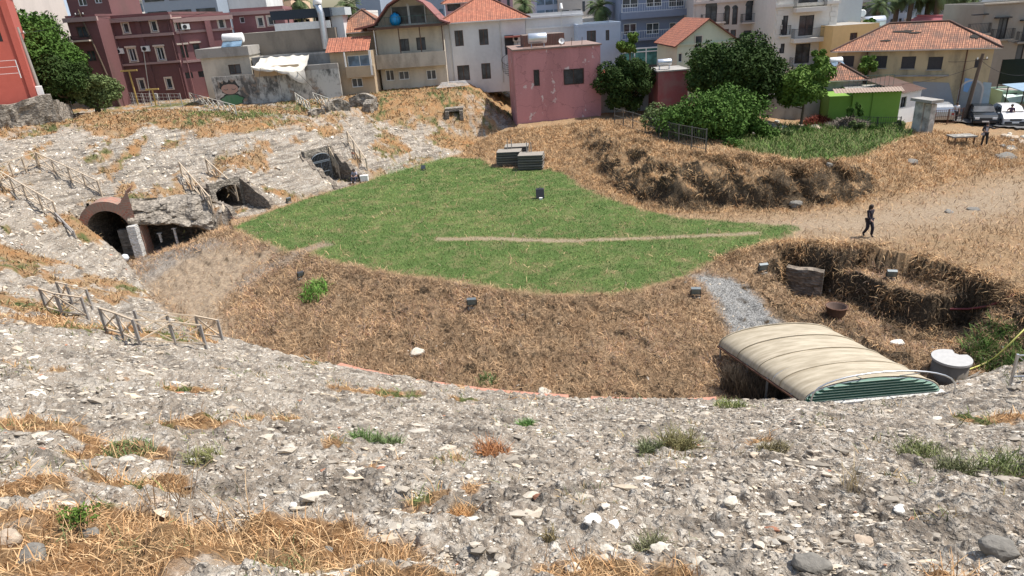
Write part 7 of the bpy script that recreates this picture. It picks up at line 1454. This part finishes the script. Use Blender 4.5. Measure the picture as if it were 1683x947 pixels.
for i, (px_, py_, sz, hh, m_) in enumerate(((1262,228,.8,.6,L_MD),(1295,222,.6,.4,L_OL),(1200,238,.9,.6,L_MD),(1245,214,.7,.6,L_DK),(1330,216,.6,.4,L_MD),(1440,214,.7,.5,L_MD),(1475,208,.6,.5,L_OL))):
    p = gp(px_, py_); tree(p, sz, hh, ['leafy bramble at the garden edge beside the rubble','greyish weed clump among the garden rubble','low spreading bramble at the foot of the wide shrub','dark bramble behind the garden rubble','green weed clump before the rust red heap','green weed clump near the foot of the green house','greyish weed clump beside the gate pillar'][i], m_, 60+i, 900, .09, 'shrub', .02, 0, 'shrub', 9)
# red-brown heap of dead leaves and grey heap of twigs
for px_, py_, c, lb, sz in ((1345,205,(.20,.05,.03),'heap of rust red dead branches before the green house',1.1),(1395,208,(.24,.20,.17),'heap of grey twigs before the green house',1.2)):
    g = G(px_, py_); n = 1600; a = rs.rand(n)*6.28; rr_ = np.sqrt(rs.rand(n)); x = g.x+sz*1.5*rr_*np.cos(a); y = g.y+sz*.8*rr_*np.sin(a); o = blades('brush_heap', x, y, .3+.4*rs.rand(n), np.full(n,.05), rs.uniform(0, .9, n), np.array(c)*(.5+rs.rand(n,1)), M_BL, rs, (1-rr_)*.7); tag(o, lb, 'brush heap')
# timber planks in the weeds before the white house
for k in range(5): p = G(718+k*2, 148-k*1.6); o = MB().bar(p+Vector((0,0,.2+.03*k)), p+Vector((3.4-.2*k,.5,.25+.03*k)), .18, .05).build('plank', M_WHITE); tag(o, ['lowest white plank in the pile before the white house','second white plank in the pile before the white house','middle white plank in the pile before the white house','fourth white plank in the pile before the white house','topmost white plank in the pile before the white house'][k], 'plank', 'white planks in the weeds')
# black hole mouth high on the far slope, ruined wall stubs
def hole():
    p = gp(747,192)-Vector((0,0,.35)); d = Vector((.1,1,0)).normalized(); r = root('stone_shaft', p, 'small square black shaft mouth in the far slope', 'shaft'); b = MB(); w_ = .55
    for s in (-1,1): b.box(p+Vector((s*(w_+.15),.5,.1)), (.35,1.6,1.6))
    b.box(p+Vector((0,.9,1.0)), (2*w_+.7,1.6,.3)); b.build('surround', M_ROCK, r); b = MB(); b.box(p+Vector((0,1.2,.1)), (2*w_,.1,1.6)); b.build('back_wall', plain('shaft_shade_black', (.01,.01,.01), 1), r)  # black panel paints in the unlit depth of the shaft
hole()
def stub(px, py, L, h, rz, label):
    p = gp(px, py); b = MB(); d = Vector((math.cos(rz), math.sin(rz), 0))*L/2; rockwall(b, p-d, p+d, p.z-.5, lambda x,y,f: p.z+h*(.6+.5*math.sin(f*3.1)), .8, 14, .25, int(px)); r = root('ruined_wall', p, label, 'ruined wall'); b.build('masonry', M_ROCK, r)
stub(556,180,2.2,.9,.3,'ruined wall stub left of the rubble hollow on the terrace'); stub(598,172,2.6,1.0,-.2,'ruined arched wall stub below the ochre house'); stub(610,178,1.6,.8,1.2,'short ruined wall end on the terrace'); stub(520,188,1.4,.5,.5,'low ruined stub by the lattice fence')
